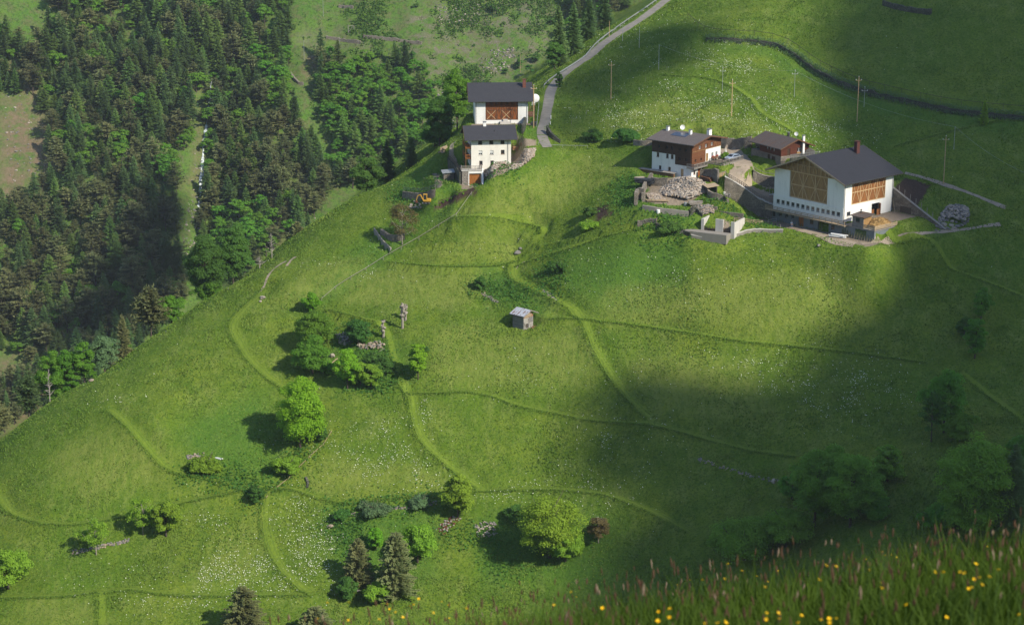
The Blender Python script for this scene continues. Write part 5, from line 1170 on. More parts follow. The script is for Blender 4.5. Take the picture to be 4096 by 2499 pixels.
# ---------------------------------------------------------------- walls
LATER_BANKS = []
def wall_of(name, L, zb, zt, th, mat, label, rough=.08, coping=None, rail=None, seed=1, cat='wall'):
    """masonry along a world polyline; zb / zt are arrays of bottom and top heights"""
    rs = np.random.RandomState(seed); n = len(L); zb = np.broadcast_to(zb, n); zt = np.broadcast_to(zt, n)+np.convolve(rs.randn(n+2), [.25, .5, .25], 'valid')*rough
    T = np.gradient(L[:, :2], axis=0); T /= np.linalg.norm(T, axis=1)[:, None]+1e-9; N = np.stack([-T[:, 1], T[:, 0]], 1)*th/2
    def strip(zb, zt, k):
        V = np.stack([np.column_stack([L[:, :2]-N*k, zb]), np.column_stack([L[:, :2]+N*k, zb]), np.column_stack([L[:, :2]+N*k, zt]), np.column_stack([L[:, :2]-N*k, zt])], 1).reshape(-1, 3); F = []
        for i in range(n-1):
            a, b = i*4, i*4+4
            F += [(a, b, b+3, a+3), (a+1, a+2, b+2, b+1), (a+3, b+3, b+2, a+2), (a, a+1, b+1, b)]
        F += [(0, 3, 2, 1), (4*n-4, 4*n-3, 4*n-2, 4*n-1)]; return V, F
    o0 = np.array([L[:, 0].mean(), L[:, 1].mean(), zb.min()])
    if coping is None and rail is None:
        V, F = strip(zb, zt, 1); return tag(link(name, np_mesh(name, V-o0, F, M[mat]), None, o0), label, cat)
    t = thing(name, label, cat, o0); V, F = strip(zb, zt, 1); link('masonry', np_mesh('masonry', V-o0, F, M[mat]), t)
    if coping: V, F = strip(zt+.004, zt+.14, 1.12); link('coping', np_mesh('coping', V-o0, F, M[coping]), t)
    if rail:
        P = np.column_stack([L[:, :2]+N*.4, zt+.1])-o0; P = P[::2]; railing(list(P), rail.get('h', 1.0), rail.get('gap', 1.6), rail.get('rails', (.4, .95)), rail.get('r', .05), .12, infill=0).build('railing', M[rail.get('mat', 'grey_timber')], t)
    return t
sm = lambda L, k=10: smooth_line(L, k)[:, 2]
z = sm(CURVE); ii_ = np.linspace(0, 1, len(CURVE))
wall_of('retaining_wall', CURVE, z-2.9, z+np.interp(ii_, [0, .33, .66, 1], [2.4, 2.4, 2.2, 1.9])+.25, 1.0, 'stone_wall', 'high curved stone retaining wall with timber railing between the ruin and the gravel drive', coping='pale_concrete', rail={'h': 1.0, 'gap': 1.4, 'rails': (.5, .95)})
z = sm(BACKW, 3); wall_of('retaining_wall', BACKW, z-1, z+2.7, .8, 'stone_wall', 'dark rough stone wall behind the log farmhouse below the upper meadow', .12)
z = sm(MIDW, 3); wall_of('retaining_wall', MIDW, z-1, z+2.35, .8, 'stone_wall', 'curved grey stone wall between the gravel drive and the big barn', coping='concrete', rail={'h': .8, 'gap': 1.5, 'rails': (.9,), 'r': .03})
z = sm(RUINW, 4); wall_of('ruin_wall', RUINW, z-1.2, z+1.0, .6, 'concrete', 'long low plastered wall in front of the heap of pale rubble', .05)
z = sm(PITW, 4); wall_of('retaining_wall', PITW, z-1.2, z+.42, .5, 'concrete', 'wavy concrete and stone wall along the lower edge below the manure pit', .06, coping='pale_concrete')
z = sm(LOWW, 4); wall_of('retaining_wall', LOWW, z-1.4, z+1.8, .7, 'stone_wall', 'grey stone wall with pale posts behind the yellow excavator', .06, rail={'h': 1.0, 'gap': 1.9, 'rails': (.5, .95), 'mat': 'grey_timber', 'r': .04})
z = sm(LEFTW, 3); wall_of('concrete_wall', LEFTW, z-1.8, z+.7, .35, 'concrete', 'pale concrete wall of the walled hollow on the left slope', .02)
def px_wall(name, pts, h, th, mat, label, dn=.8, rough=.1, **kw):
    L = ground_line(pts, n=4, it=2); hh = np.interp(np.linspace(0, 1, len(L)), np.linspace(0, 1, len(h)), h) if hasattr(h, '__len__') else h
    return wall_of(name, L, L[:, 2]-dn, L[:, 2]+hh, th, mat, label, rough, **kw)
px_wall('ruin_wall', Z2([(60,960),(70,850),(150,720),(160,690)]), (2.2,1.8,2.0,1.4), .7, 'pale_stone_wall', 'broken stone side wall at the left of the rubble heap', rough=.35)
px_wall('ruin_wall', Z2([(160,765),(240,770),(340,760)]), (2.1, 1.6), .7, 'stone_wall', 'dark broken stone wall behind the rubble heap', rough=.25)
px_wall('ruin_wall', Z2([(-20,1000),(0,930),(80,930)]), (3.2, 2.6), .8, 'pale_stone_wall', 'tall broken corner of the ruin under the dark tarpaulin', rough=.4)
px_wall('ruin_wall', Z2([(800,900),(860,920),(950,940),(1030,970)]), (1.8, 1.0), .7, 'stone_wall', 'low broken wall between the rubble heap and the curved retaining wall', rough=.3)
px_wall('ruin_wall', Z2([(590,1110),(640,1060),(690,1090),(740,1120)]), (1.3, .9), .7, 'dark_stone_wall', 'collapsed stone wall with old beams above the manure pit', rough=.3)
px_wall('ruin_wall', Z2([(710,690),(800,700),(915,740)]), (2.2, 3.2), .6, 'stone_wall', 'dark stone wall under the yard terrace beside old timber', rough=.1)
px_wall('stone_wall', Z2([(-40,310),(60,320),(190,310)]), 1.3, .6, 'pale_stone_wall', 'pale stone wall left behind the log farmhouse', rough=.1)
px_wall('stone_wall', Z2([(210,1230),(350,1280),(470,1290),(600,1350)]), (.8, 1.0), .6, 'dark_stone_wall', 'dark dry stone wall in the grass left of the manure pit', rough=.15)
px_wall('stone_wall', Z2([(0,1200),(110,1180),(220,1175)]), .7, .5, 'stone_wall', 'short low stone wall in the lawn below the ruin', rough=.15)
px_wall('stone_wall', Z1([(1200,770),(1250,830),(1340,880)]), (2.0, .8), .6, 'dark_stone_wall', 'dark stone wall on the inner side of the asphalt road bend', rough=.12)
px_wall('stone_wall', Z1([(895,600),(940,640),(960,700),(930,780)]), (1.5, 2.2), .5, 'dark_stone_wall', 'curving dark wall on the green bank beside the two barns', rough=.1)
px_wall('stone_wall', Z4([(90,1000),(200,1080),(300,1100),(420,1060)]), (1.2, 1.6), .8, 'pale_stone_wall', 'rounded dry stone wall under the reddish brown tree', rough=.2)
LATER_BANKS.append(([(1160,705),(1180,718),(1200,728)], 60, 'short dark stone edge in the meadow left of the grey hut'))
LATER_BANKS.append(([(1305,700),(1325,712),(1340,722)], 50, 'small stone bank under the shaded bush above the meadow hut'))
LATER_BANKS.append(([(1680,1105),(1740,1125),(1800,1142),(1890,1162)], 170, 'shaded stone bank on the lower right meadow'))
LATER_BANKS.append(([(175,1330),(230,1318),(310,1300)], 150, 'reddish stone bank under the airy fruit trees'))
LATER_BANKS.append(([(800,1245),(880,1236),(960,1222),(1050,1210)], 170, 'overgrown stone bank under the lowest mown track'))
px_wall('stone_wall', V2([(736,1150),(741,1162),(739,1174)]), .4, .5, 'dark_stone_wall', 'dark stone piece standing in for a dark gap beside the junction of tracks', rough=.2)  # dark block in place of an open gap, its darkness put into the stone colour
px_wall('stone_wall', V2([(2125,12),(2170,25),(2240,35)]), 1.3, .8, 'dark_stone_wall', 'dark stone heap wall high on the upper right meadow', rough=.3)
TW = sm(TOPW, 10); wall_of('dry_stone_wall', TOPW, TW-1.3, TW+.62, .6, 'dark_stone_wall', 'long dark overgrown stone wall winding across the upper right meadow', .25)
for i, (pts, lab) in enumerate([([(785,92),(830,100),(868,105)], 'short light stone terrace wall on the far slope beside a pole'), ([(875,90),(930,96),(1015,107)], 'longer light stone terrace wall on the far slope'), ([(815,18),(850,20)], 'short stone edge at the top of the far slope'), ([(700,180),(715,200),(730,205)], 'curved dark stone edge at the border of the forest')]):
    L = ground_line(V2(pts), n=5, it=2, start=640); wall_of('stone_terrace', L, L[:, 2]-1, L[:, 2]+1.4, 1.0, 'pale_stone_wall', lab, .35)
# leafy growth along the long upper wall and other banks: uncountable herbs
def scatter_line(lines, n, spread, size, h, seed):
    rs = np.random.RandomState(seed); V = []
    for L in lines:
        k = rs.randint(0, len(L), n); p = L[k]+np.column_stack([rs.randn(n, 2)*spread, np.zeros(n)]); p[:, 2] = zat(p[:, 0], p[:, 1])+rs.uniform(.1, h, n)
        u = rs.randn(n, 3); u /= np.linalg.norm(u, axis=1)[:, None]; v = np.cross(u, rs.randn(n, 3)); v /= np.linalg.norm(v, axis=1)[:, None]; s = size*rs.uniform(.5, 1.2, n)[:, None]
        V.append(np.stack([p-u*s, p+v*s*.8, p+u*s, p-v*s*.8], 1))
    return np.concatenate(V).reshape(-1, 3)
V = scatter_line([TOPW], 9000, .55, .17, .95, 3); tag(link('weeds', np_mesh('weeds', V, np.arange(len(V)).reshape(-1, 4), M['herb_blue'])), 'dark weeds growing over the long upper stone wall', 'weeds', kind='stuff')
edges = []
for L_, w_ in TL:
    T_ = np.gradient(L_[:, :2], axis=0); T_ /= np.linalg.norm(T_, axis=1)[:, None]+1e-9
    o_ = np.stack([-T_[:, 1], T_[:, 0]], 1); sg = 1 if (zat(L_[:, 0]+o_[:, 0]*3, L_[:, 1]+o_[:, 1]*3)-zat(L_[:, 0]-o_[:, 0]*3, L_[:, 1]-o_[:, 1]*3)).mean() < 0 else -1
    q_ = L_.copy(); q_[:, :2] += o_*sg*(w_+.35); edges.append(q_)
V = scatter_line([np.concatenate(edges)], 32000, .30, .13, .42, 8); tag(link('uncut_grass', np_mesh('uncut_grass', V, np.arange(len(V)).reshape(-1, 4), M['tuft_dark'])), 'taller uncut grass along the edges of the mown tracks', 'grass', kind='stuff')
banks = [ground_line(V2(q), n=4, it=2) for q in ([(800,1225),(900,1215),(1050,1200)],[(800,1260),(860,1300),(840,1340)],[(1150,690),(1210,700),(1260,720)],[(450,1145),(540,1150),(600,1170)],[(600,1200),(660,1150),(760,1060)],[(1060,1300),(1180,1290),(1200,1380)],[(1310,640),(1340,690),(1320,710)],[(800,800),(860,830),(920,870)],[(850,920),(900,930),(960,900)],[(1560,545),(1620,555),(1660,560)],[(1500,430),(1495,480),(1520,500)],[(1700,470),(1760,510),(1840,545)],[(1160,425),(1200,410),(1230,400)],[(960,460),(1000,470),(1040,455)])]
V = scatter_line(banks, 900, 2.2, .26, .7, 5); tag(link('weeds', np_mesh('weeds', V, np.arange(len(V)).reshape(-1, 4), M['leaf_dark'])), 'dark leafy weeds on the banks between the mown tracks', 'weeds', kind='stuff')
# ---------------------------------------------------------------- rocks and rubble
def rock_v(rs, s):
    b = MB(); b.ball((0, 0, 0), 1, 6, 4, rs.randint(1 << 30), .28); v = np.array(b.v)*s*np.array([rs.uniform(.8, 1.3), rs.uniform(.7, 1.1), rs.uniform(.5, .85)])
    a = rs.rand()*6.28; c, q = math.cos(a), math.sin(a); return v@np.array([[c, q, 0], [-q, c, 0], [0, 0, 1]]), b.f
def rubble(name, poly, n, s0, s1, mound, mats, label, seed=1, kind='stuff', cat='rubble', start=200):
    rs = np.random.RandomState(seed); a = np.array(poly, float); lo, hi = a.min(0), a.max(0); q = rs.uniform(lo, hi, (n*4, 2)); q = q[in_poly(q[:, 0], q[:, 1], poly)][:n]
    P = hit(q[:, 0], q[:, 1], start=start, step=4 if start > 500 else 2); P = P[np.abs(P[:, 1]-np.median(P[:, 1])) < 40]; c = np.median(P, axis=0); R_ = np.percentile(np.hypot(P[:, 0]-c[0], P[:, 1]-c[1]), 97)
    V = []; F = []; mi = []; b = 0
    for p in P:
        d = math.hypot(p[0]-c[0], p[1]-c[1])/R_; v, f = rock_v(rs, rs.uniform(s0, s1)*(1.3 if rs.rand() < .1 else 1)); v = v+p-c+np.array([0, 0, mound*max(0, 1-d*d)*rs.uniform(.75, 1)])
        V.append(v); F += [tuple(b+i for i in g) for g in f]; k = rs.randint(len(mats)); mi += [k]*len(f); b += len(v)
    return tag(link(name, np_mesh(name, np.concatenate(V), F, [M[m] for m in mats], mi), None, c), label, cat, kind=kind)
rubble('rubble', Z2([(250,830),(330,740),(480,700),(680,710),(780,760),(790,850),(700,900),(560,950),(400,920),(270,880)]), 1300, .16, .42, 1.7, ['stone_light', 'stone_light', 'stone_warm', 'stone_grey'], 'great heap of pale broken stone in the ruined yard below the log farmhouse', 1)
rubble('rubble', Z2([(90,860),(240,880),(330,940),(130,945)]), 260, .12, .3, .5, ['stone_light', 'stone_warm'], 'scattered pale stones at the left of the ruined yard', 2)
rubble('rubble', Z2([(600,1010),(860,1010),(870,1090),(740,1110),(640,1060)]), 300, .14, .34, .6, ['stone_warm', 'stone_grey'], 'brownish rubble below the heap beside the collapsed wall', 3)
rubble('rubble', Z1([(775,1170),(870,1080),(960,980),(1070,960),(1050,1050),(960,1120),(860,1170)]), 520, .16, .42, .8, ['stone_light', 'stone_light', 'stone_warm'], 'right pale stone spill beside the earth chute of the cream farmhouse', 4)
rubble('rubble', Z1([(500,1260),(520,1200),(620,1130),(750,1070),(770,1090),(640,1180),(560,1240),(510,1290)]), 380, .14, .36, .5, ['stone_light', 'stone_warm'], 'left pale stone spill under the wall of the cream farmhouse', 5)
rubble('rubble', Z3([(1850,880),(1950,800),(2080,765),(2140,800),(2165,900),(2100,940),(1990,900),(1880,900)]), 420, .16, .4, 1.9, ['stone_grey', 'stone_light'], 'upper part of grey broken stones on the boulder pile right of the barn', 6)
rubble('rubble', V2([(1140,1255),(1190,1255),(1200,1290),(1150,1295)]), 70, .15, .35, .3, ['stone_light', 'stone_grey'], 'small stone heap in the hollow left of the largest round tree', 7)
rubble('rubble', V2([(450,1095),(490,1090),(500,1110),(455,1112)]), 60, .15, .35, .3, ['stone_grey', 'stone_warm'], 'small stone heap behind the low round bush on the lawn', 8)
rubble('rubble', V2([(808,805),(850,800),(850,830),(815,830)]), 60, .2, .5, .4, ['stone_light', 'stone_grey'], 'stones at the upper left rim of the rocky hollow', 9)
rubble('rubble', V2([(860,830),(925,820),(925,838),(870,842)]), 60, .2, .5, .3, ['stone_warm', 'stone_grey'], 'reddish stones in the rocky hollow under the dark low tree', 10)
rubble('brushwood', V2([(1045,1275),(1090,1240),(1110,1245),(1070,1290)]), 90, .1, .3, .3, ['rust', 'dead_wood'], 'reddish brushwood heap below the yellow-green meeting tree', 11, cat='brushwood')
for i, (poly, n, lab) in enumerate([([(1150,150),(1200,130),(1230,160),(1170,185)], 70, 'loose rocks on the far slope above the barn'), ([(1180,120),(1240,115),(1240,140),(1190,140)], 60, 'rock band on the far slope below the dark bush'), ([(1000,240),(1100,200),(1120,300),(1030,330)], 110, 'scattered rocks on the far slope left of the farmhouses'), ([(1040,10),(1160,5),(1150,60),(1060,60)], 110, 'rocky ground at the top edge of the far slope'), ([(690,450),(760,420),(770,560),(700,590)], 80, 'pale rock outcrop inside the forest'), ([(470,360),(505,360),(480,640),(430,640)], 130, 'pale stones along the stream bed in the gully'), ([(5,180),(110,200),(120,400),(20,450)], 90, 'stones on the bare earth slope at the left edge'), ([(740,230),(790,150),(830,140),(820,250)], 60, 'stones beside the forest border on the far slope')]):
    rubble('far_rocks', [(x*K, y*K) for x, y in poly], n, .25, .7, 0, ['stone_grey', 'stone_grey', 'stone_light'], lab, 20+i, start=640)
for k_, (pts_, n_, lab_) in enumerate(LATER_BANKS):
    poly_ = [(x, y-5) for x, y in pts_]+[(x, y+4) for x, y in pts_[::-1]]
    rubble('stone_bank', V2(poly_), n_, .12, .34, 0, ['stone_grey', 'stone_grey', 'stone_warm'], lab_, 40+k_, cat='stones')
rs = np.random.RandomState(9)
def boulder(p, s, label, mat='stone_light', group=None):
    v, f = rock_v(rs, s); return tag(link('boulder', np_mesh('boulder', v, f, M[mat]), None, p), label, 'boulder', group)
bp = [(1845,945,.62),(1880,960,.5),(1915,925,.85),(1935,962,.6),(1985,935,.6),(2010,960,.5),(2045,940,.62),(2080,930,.55),(2115,915,.55),(2140,895,.45),(1862,905,.55),(1900,885,.6),(1940,880,.5),(1990,895,.6),(2030,900,.5),(1835,975,.35),(1870,985,.3),(2150,870,.4),(2090,895,.45),(1960,965,.4)]
for x, y, s in bp:
    q = Z3([(x, y)])[0]; p = hit(q[0], q[1]+6)[0]; boulder(p+(0, 0, s*.35), s, 'grey boulder in the lower course of the boulder pile right of the barn', ['stone_grey', 'stone_light'][rs.randint(2)], 'boulders of the pile right of the barn')
for x, y, s in [(515,605,.45),(500,630,.35),(530,645,.4),(560,640,.35),(590,635,.4),(610,650,.3),(635,610,.42),(650,640,.35),(575,610,.35),(480,650,.3),(620,580,.35),(560,560,.4)]:
    q = Z4([(x, y)])[0]; boulder(hit(*q)[0]+(0, 0, s*.4), s*1.1, 'pale reddish boulder in the spoil heap before the excavator', ['stone_warm', 'stone_light'][rs.randint(2)], 'boulders in the spoil heap before the excavator')
for x, y, s, lab in [(632,718,.8,'white boulder beside the dirt path on the left slope'),(627,726,.5,'small white stone under the boulder beside the dirt path'),(800,858,.9,'tall white rock between the tall pair of trees and the slim tree'),(866,832,.9,'white boulder below the dark low tree of the hollow'),(220,917,.7,'pinkish boulder on the skyline right of the bright trees'),(1245,612,1.3,'large dark rock beside the start of the track above the hut'),(1252,600,.7,'small rock leaning on the large dark rock above the hut'),(795,1268,.8,'reddish rock at the left end of the lower track bank'),(862,1452/1.0-30,.5,'grey stone in the lower left grass'),(1862,1160,.8,'shaded pale rock at the end of the lower right stone bank'),(768,935,.4,'small pale stone beside the rail poles'),(1970,592,.6,'small stone in the grass under the barn path')]:
    boulder(gp(x, y)+(0, 0, s*.3), s*.8, lab, 'stone_light' if 'white' in lab or 'pale' in lab else 'stone_warm' if 'red' in lab or 'pink' in lab else 'stone_grey')
# ---------------------------------------------------------------- poles, wires, fences, guard rail
def pole(vx, vy, vtop, label, wood=True, cross=True, start=200.0, r=.13):
    p = gp(vx, vy, start); h = (vy-vtop)/px_m(p)/.97; t = thing('power_pole', label, 'pole', p, 0)
    m = MB(); m.tube([(0, 0, -.6), (0, 0, h)], [r, r*.65], 7); m.build('shaft', M['beam_wood' if wood else 'pale_metal'], t)
    if cross:
        m = MB(); m.bar((-.75, 0, h-.9), (.75, 0, h-.9), .1); m.build('cross_arm', M['beam_wood' if wood else 'pale_metal'], t)
        for s in (-.7, .7, 0): m = MB(); m.tube([(s, 0, h-.85 if s else h), (s, 0, h-.6 if s else h+.25)], [.07, .05], 6); m.build('insulator', M['white_paint'], t)
    return p+np.array([0, 0, h])
wp = [pole(1470,240,152,'wooden power pole on the upper meadow right of the asphalt road'), pole(1760,280,195,'wooden power pole on the meadow above the log farmhouse'), pole(2062,293,188,'wooden power pole above the big barn roof'), pole(2270,442,330,'wooden power pole right of the big barn')]
mp = [pole(1538,116,66,'slim metal pole beside the top of the road bend',False,False,r=.07), pole(1585,168,110,'slim metal pole at the corner of the flowery meadow',False,False,r=.08), pole(1738,217,165,'thin metal pole close to a taller wooden pole',False,True,r=.07), pole(1911,235,172,'slim metal pole in the middle of the upper meadow',False,True,r=.08),
      pole(2079,258,212,'thin shaded metal pole beside the wooden pole above the barn',False,True,r=.06), pole(2295,360,306,'slim metal pole in the shaded meadow right of the barn',False,False,r=.08)]
pole(1284,308,208,'wooden pole with a white box between the upper barn and the road')
for i, (x, y, t_, w) in enumerate([(732,145,98,0),(818,126,90,0),(778,40,2,0)]): pole(x, y, t_, ['pale pole at the edge of the forest on the far slope', 'pale pole at the stone terrace on the far slope', 'pale pole at the top of the far slope'][i], False, False, 640, .12)
for i, (x, y, t_) in enumerate([(1466,80,52),(1252,262/1.0-95,132),(1498,92,60)]):
    pole(x, y+8, t_, ['wooden pole among the spruces left of the road', 'small pole behind the chimney of the upper barn', 'small metal pole beside the guard rail'][i], i < 2, False, 200, .08)
def wire(a, b, label, sag=1.4):
    pts = [a+(b-a)*k/12-np.array([0, 0, sag*4*(k/12)*(1-k/12)]) for k in range(13)]; m = MB(); m.tube([q-a for q in pts], .018, 3, False); tag(m.build('power_line', M['pale_metal'], None, a), label, 'cable')
wire(mp[3], mp[5]+(0, 0, 0), 'thin pale cable from the middle metal pole to the shaded one', 2); wire(mp[1], mp[3], 'thin cable between the two metal poles of the flowery meadow', 2)
wire(mp[5], gp(2464, 445)+(0, 0, 3), 'thin cable running out at the right edge over the shaded meadow', 1)
def fence(name, L, gap, h, label, rails=(), r=.04, mat='grey_timber', lean=.0, cat='fence'):
    """posts and rails as parts; L is a ground line"""
    s = np.concatenate([[0], np.cumsum(np.linalg.norm(np.diff(L[:, :2], axis=0), axis=1))]); n = max(2, int(s[-1]/gap)+1); q = np.linspace(0, s[-1], n); P = np.column_stack([np.interp(q, s, L[:, i]) for i in range(3)]); P[:, 2] = zat(P[:, 0], P[:, 1])
    t = thing(name, label, cat, P[0]); rr = random.Random(n)
    for p in P: m = MB(); d = np.array([rr.uniform(-1, 1), rr.uniform(-1, 1), 0])*lean; m.tube([p-P[0]-(0, 0, .4), p-P[0]+d+(0, 0, h*rr.uniform(.9, 1.1))], r, 5); m.build('post', M[mat], t)
    for f in rails:
        m = MB()
        for a, b in zip(P[:-1], P[1:]): m.bar(a-P[0]+(0, 0, h*f), b-P[0]+(0, 0, h*f), .05, .10)
        m.build('rail', M[mat], t)
    return t
top_f = ground_line(V2([(1655,45),(1700,78),(1760,84),(1850,90),(1905,110),(1960,150),(2050,195),(2150,222),(2300,252),(2464,268)])); fence('wire_fence', top_f, 5.2, 1.5, 'long wire fence of thin dark posts above the winding stone wall', (.9,), .045, 'dark_timber')
fence('rail_fence', ground_line(V2([(1135,470),(1108,512),(1060,545),(1020,570),(985,590),(945,612),(900,640),(850,670),(800,702),(775,725)])), 4.6, 1.0, 'long grey pole fence along the edge of the mown meadow', (.85,), .06, 'grey_timber', .15)
fence('rail_fence', ground_line(V2([(798,1040),(790,1058),(765,1085),(735,1108),(710,1140),(670,1172),(640,1200)])), 3.4, .5, 'low pale rope fence descending from the big bright tree to the track junction', (.8,), .035, 'pale_timber', .1)
fence('rail_fence', ground_line(V2([(812,868),(795,882),(778,898)])), 1.8, .8, 'pair of white poles lying on posts between the trees', (.7, .9), .05, 'pale_timber')
fence('rail_fence', ground_line(V2([(925,842),(905,855),(880,872),(862,885)])), 2.2, .6, 'faint pole fence beside the rocky hollow', (.8,), .04, 'grey_timber', .2)
fence('rail_fence', ground_line(Z1([(1100,905),(1120,915),(1200,925),(1400,935),(1640,940)])), 3.0, .8, 'thin pale fence along the meadow edge below the road bend', (.9,), .04, 'pale_metal')
fence('rail_fence', ground_line(Z1([(820,925),(860,920),(915,915)])), 1.6, 1.0, 'short brown fence at the right of the cream farmhouse', (.4, .8), .07, 'brown_beam')
fence('rail_fence', ground_line(Z1([(1110,430),(1105,520),(1095,620),(1085,710)])), 2.6, 1.1, 'pale pipe railing down the green bank beside the upper barn', (.95,), .05, 'pale_metal')
fence('rail_fence', ground_line(Z2([(1095,1185),(1180,1195),(1270,1205),(1350,1215),(1420,1220)])), 2.0, 1.1, 'pale timber fence on top of the stone wall right of the manure pit', (.35, .65, .95), .06, 'pale_timber')
fence('rail_fence', ground_line(Z2([(1480,1210),(1530,1205),(1575,1195)])), 1.4, 1.1, 'small metal barrier at the left end of the stable storey', (.5, .95), .04, 'pale_metal')
fence('wire_fence', ground_line(Z1([(1240,620),(1235,680),(1220,760)])), 3.5, 1.0, 'short row of white posts on the inner edge of the road', (), .1, 'white_paint')
fence('rail_fence', ground_line(Z2([(1620,1270),(1700,1250),(1800,1230)])), 2.4, 1.2, 'few thin posts in the grass in front of the stable doors', (), .05, 'grey_timber')
fence('wire_fence', ground_line(V2([(1345,330),(1375,300),(1420,270),(1480,240),(1540,205),(1600,170),(1660,140)])), 7, 1.2, 'faint wire fence of thin posts climbing the upper meadow', (), .035, 'grey_timber')
GRL = ground_line([(2176,352),(2200,328),(2229,308),(2262,287),(2299,264),(2340,236),(2365,205),(2400,170),(2450,132),(2500,96),(2560,56),(2620,14),(2650,-10)], n=4, it=4)
t = thing('guard_rail', 'long pale metal guard rail on the gorge side of the asphalt road', 'guard rail', GRL[0]); m = MB()
for a, b in zip(GRL[:-1:3], GRL[3::3]): m.bar(a-GRL[0]+(0, 0, .85), b-GRL[0]+(0, 0, .85), .10, .34)
m.build('rail', M['galvanised'], t)
for p in GRL[::5][:90]: m = MB(); m.bar(p-GRL[0]-(0, 0, .4), p-GRL[0]+(0, 0, .85), .12); m.build('post', M['galvanised'], t)
# hay rack frame on the far slope
p = gp(845, 78, 640); m = MB(); m.bar((-1.5, 0, -.5), (-1.5, 0, 3.4), .25); m.bar((1.6, .6, -.5), (1.4, 0, 3.4), .25); m.bar((-1.6, 0, 3.4), (1.6, 0, 3.4), .25); m.bar((-1.4, 0, .2), (1.2, 0, 3.2), .18)
tag(m.build('timber_frame', M['grey_timber'], None, p), 'square timber frame standing on the far slope', 'frame')
# ---------------------------------------------------------------- manure pit
q = Z2([(742, 1272)])[0]; FP = Frame(q[0], q[1], hit(q[0], q[1])[0][1], -28)
pt = rooted(FP, 'manure_pit', 'open manure pit with three pale concrete pillars below the curved retaining wall', 'pit')
m = MB(); m.box(-.35, .35, -.35, .0, -1.5, 2.7); m.box(-.25, .1, 0, 6.2, -1.5, 2.7); m.build('left_wall', M['pale_concrete'], pt)
m = MB(); m.box(.1, .9, 6.2, 6.6, -1.5, 4.4); m.box(.9, 7.6, 6.2, 6.6, -1.5, 3.4); m.build('back_wall', M['pale_stone_wall'], pt)
m = MB(); m.box(3.3, 5.2, -.35, .0, -1.5, 3.0); m.build('pillar', M['pale_concrete'], pt)
m = MB(); m.box(7.2, 8.1, -.35, .0, -1.5, 2.7); m.box(7.75, 8.1, 0, 6.2, -1.5, 2.5); m.build('pillar', M['pale_concrete'], pt)
m = MB(); m.box(.1, 7.75, .0, 6.2, -1.2, .35); m.build('manure_floor', M['manure'], pt)
for a, b in ((.4, 3.2), (5.3, 7.1)): m = railing([(a, -.2, .0), (b, -.2, .0)], 1.1, .7, (.2, .4, .6, .8, 1.0), .03, .05); m.build('gate', M['dark_timber'], pt)
m = MB(); m.box(-4.8, 7.2, -3.0, -.36, -2.2, .02); m.build('concrete_apron', M['concrete'], pt)
# ---------------------------------------------------------------- parked cars
def car(name, label, p, rz, paint):
    t = thing(name, label, 'car', p, rz); m = MB()
    side = [(-2.1,.28),(-2.1,.62),(-2.02,.86),(-1.2,.98),(-.35,1.42),(1.25,1.44),(1.85,1.02),(2.08,.95),(2.12,.6),(2.08,.28),(1.75,.28),(1.62,.52),(1.3,.62),(.98,.52),(.86,.28),(-.95,.28),(-1.07,.52),(-1.38,.62),(-1.7,.52),(-1.82,.28)]
    m.prism(side, -.84, .84, ax='y'); b = m.build('body', M[paint], t, bevel=.06)
    for s in (-1, 1):
        m = MB(); m.prism([(-.98,.99),(-.32,1.35),(1.2,1.36),(1.62,1.02)], s*.835, s*.852, ax='y') ; m.build('side_window', M['glass'], t)
    m = MB(); m.slab([(-1.17,-.7,1.01),(-1.17,.7,1.01),(-.40,.62,1.41),(-.40,-.62,1.41)][::-1], .012); m.build('windscreen', M['glass'], t)
    m = MB(); m.slab([(1.30,-.64,1.44),(1.30,.64,1.44),(1.86,.7,1.05),(1.86,-.7,1.05)], .012); m.build('rear_window', M['glass'], t)
    for x in (-1.38, 1.3):
        for s in (-1, 1):
            m = MB(); m.tube([(x, s*.66, .31), (x, s*.86, .31)], .31, 14); w = m.build('wheel', M['rubber'], t); m = MB(); m.tube([(x, s*.861, .31), (x, s*.875, .31)], .19, 10); m.build('rim', M['metal_grey'], w)
    for s in (-.6, .6):
        m = MB(); m.box(-2.13, -2.03, s-.17, s+.17, .62, .76); m.build('headlight', M['white_paint'], t); m = MB(); m.box(2.07, 2.14, s-.14, s+.14, .68, .9); m.build('tail_light', M['red_lamp'], t)
    m = MB(); m.box(2.10, 2.135, -.26, .26, .45, .56); m.build('number_plate', M['white_paint'], t); m = MB(); m.box(-2.14, 2.15, -.78, .78, .24, .34); m.build('bumper', M['dark_paint'], t); return t
car('car', 'silver hatchback parked in the gravel yard behind the timber railing', FC.w(12.2, -3.9, 3.47), R(50+0-12), 'silver_paint')
car('car', 'dark car half hidden under the open end of the small log house', FD.w(2.2, 10.3, 2.36), R(36+80), 'dark_paint')
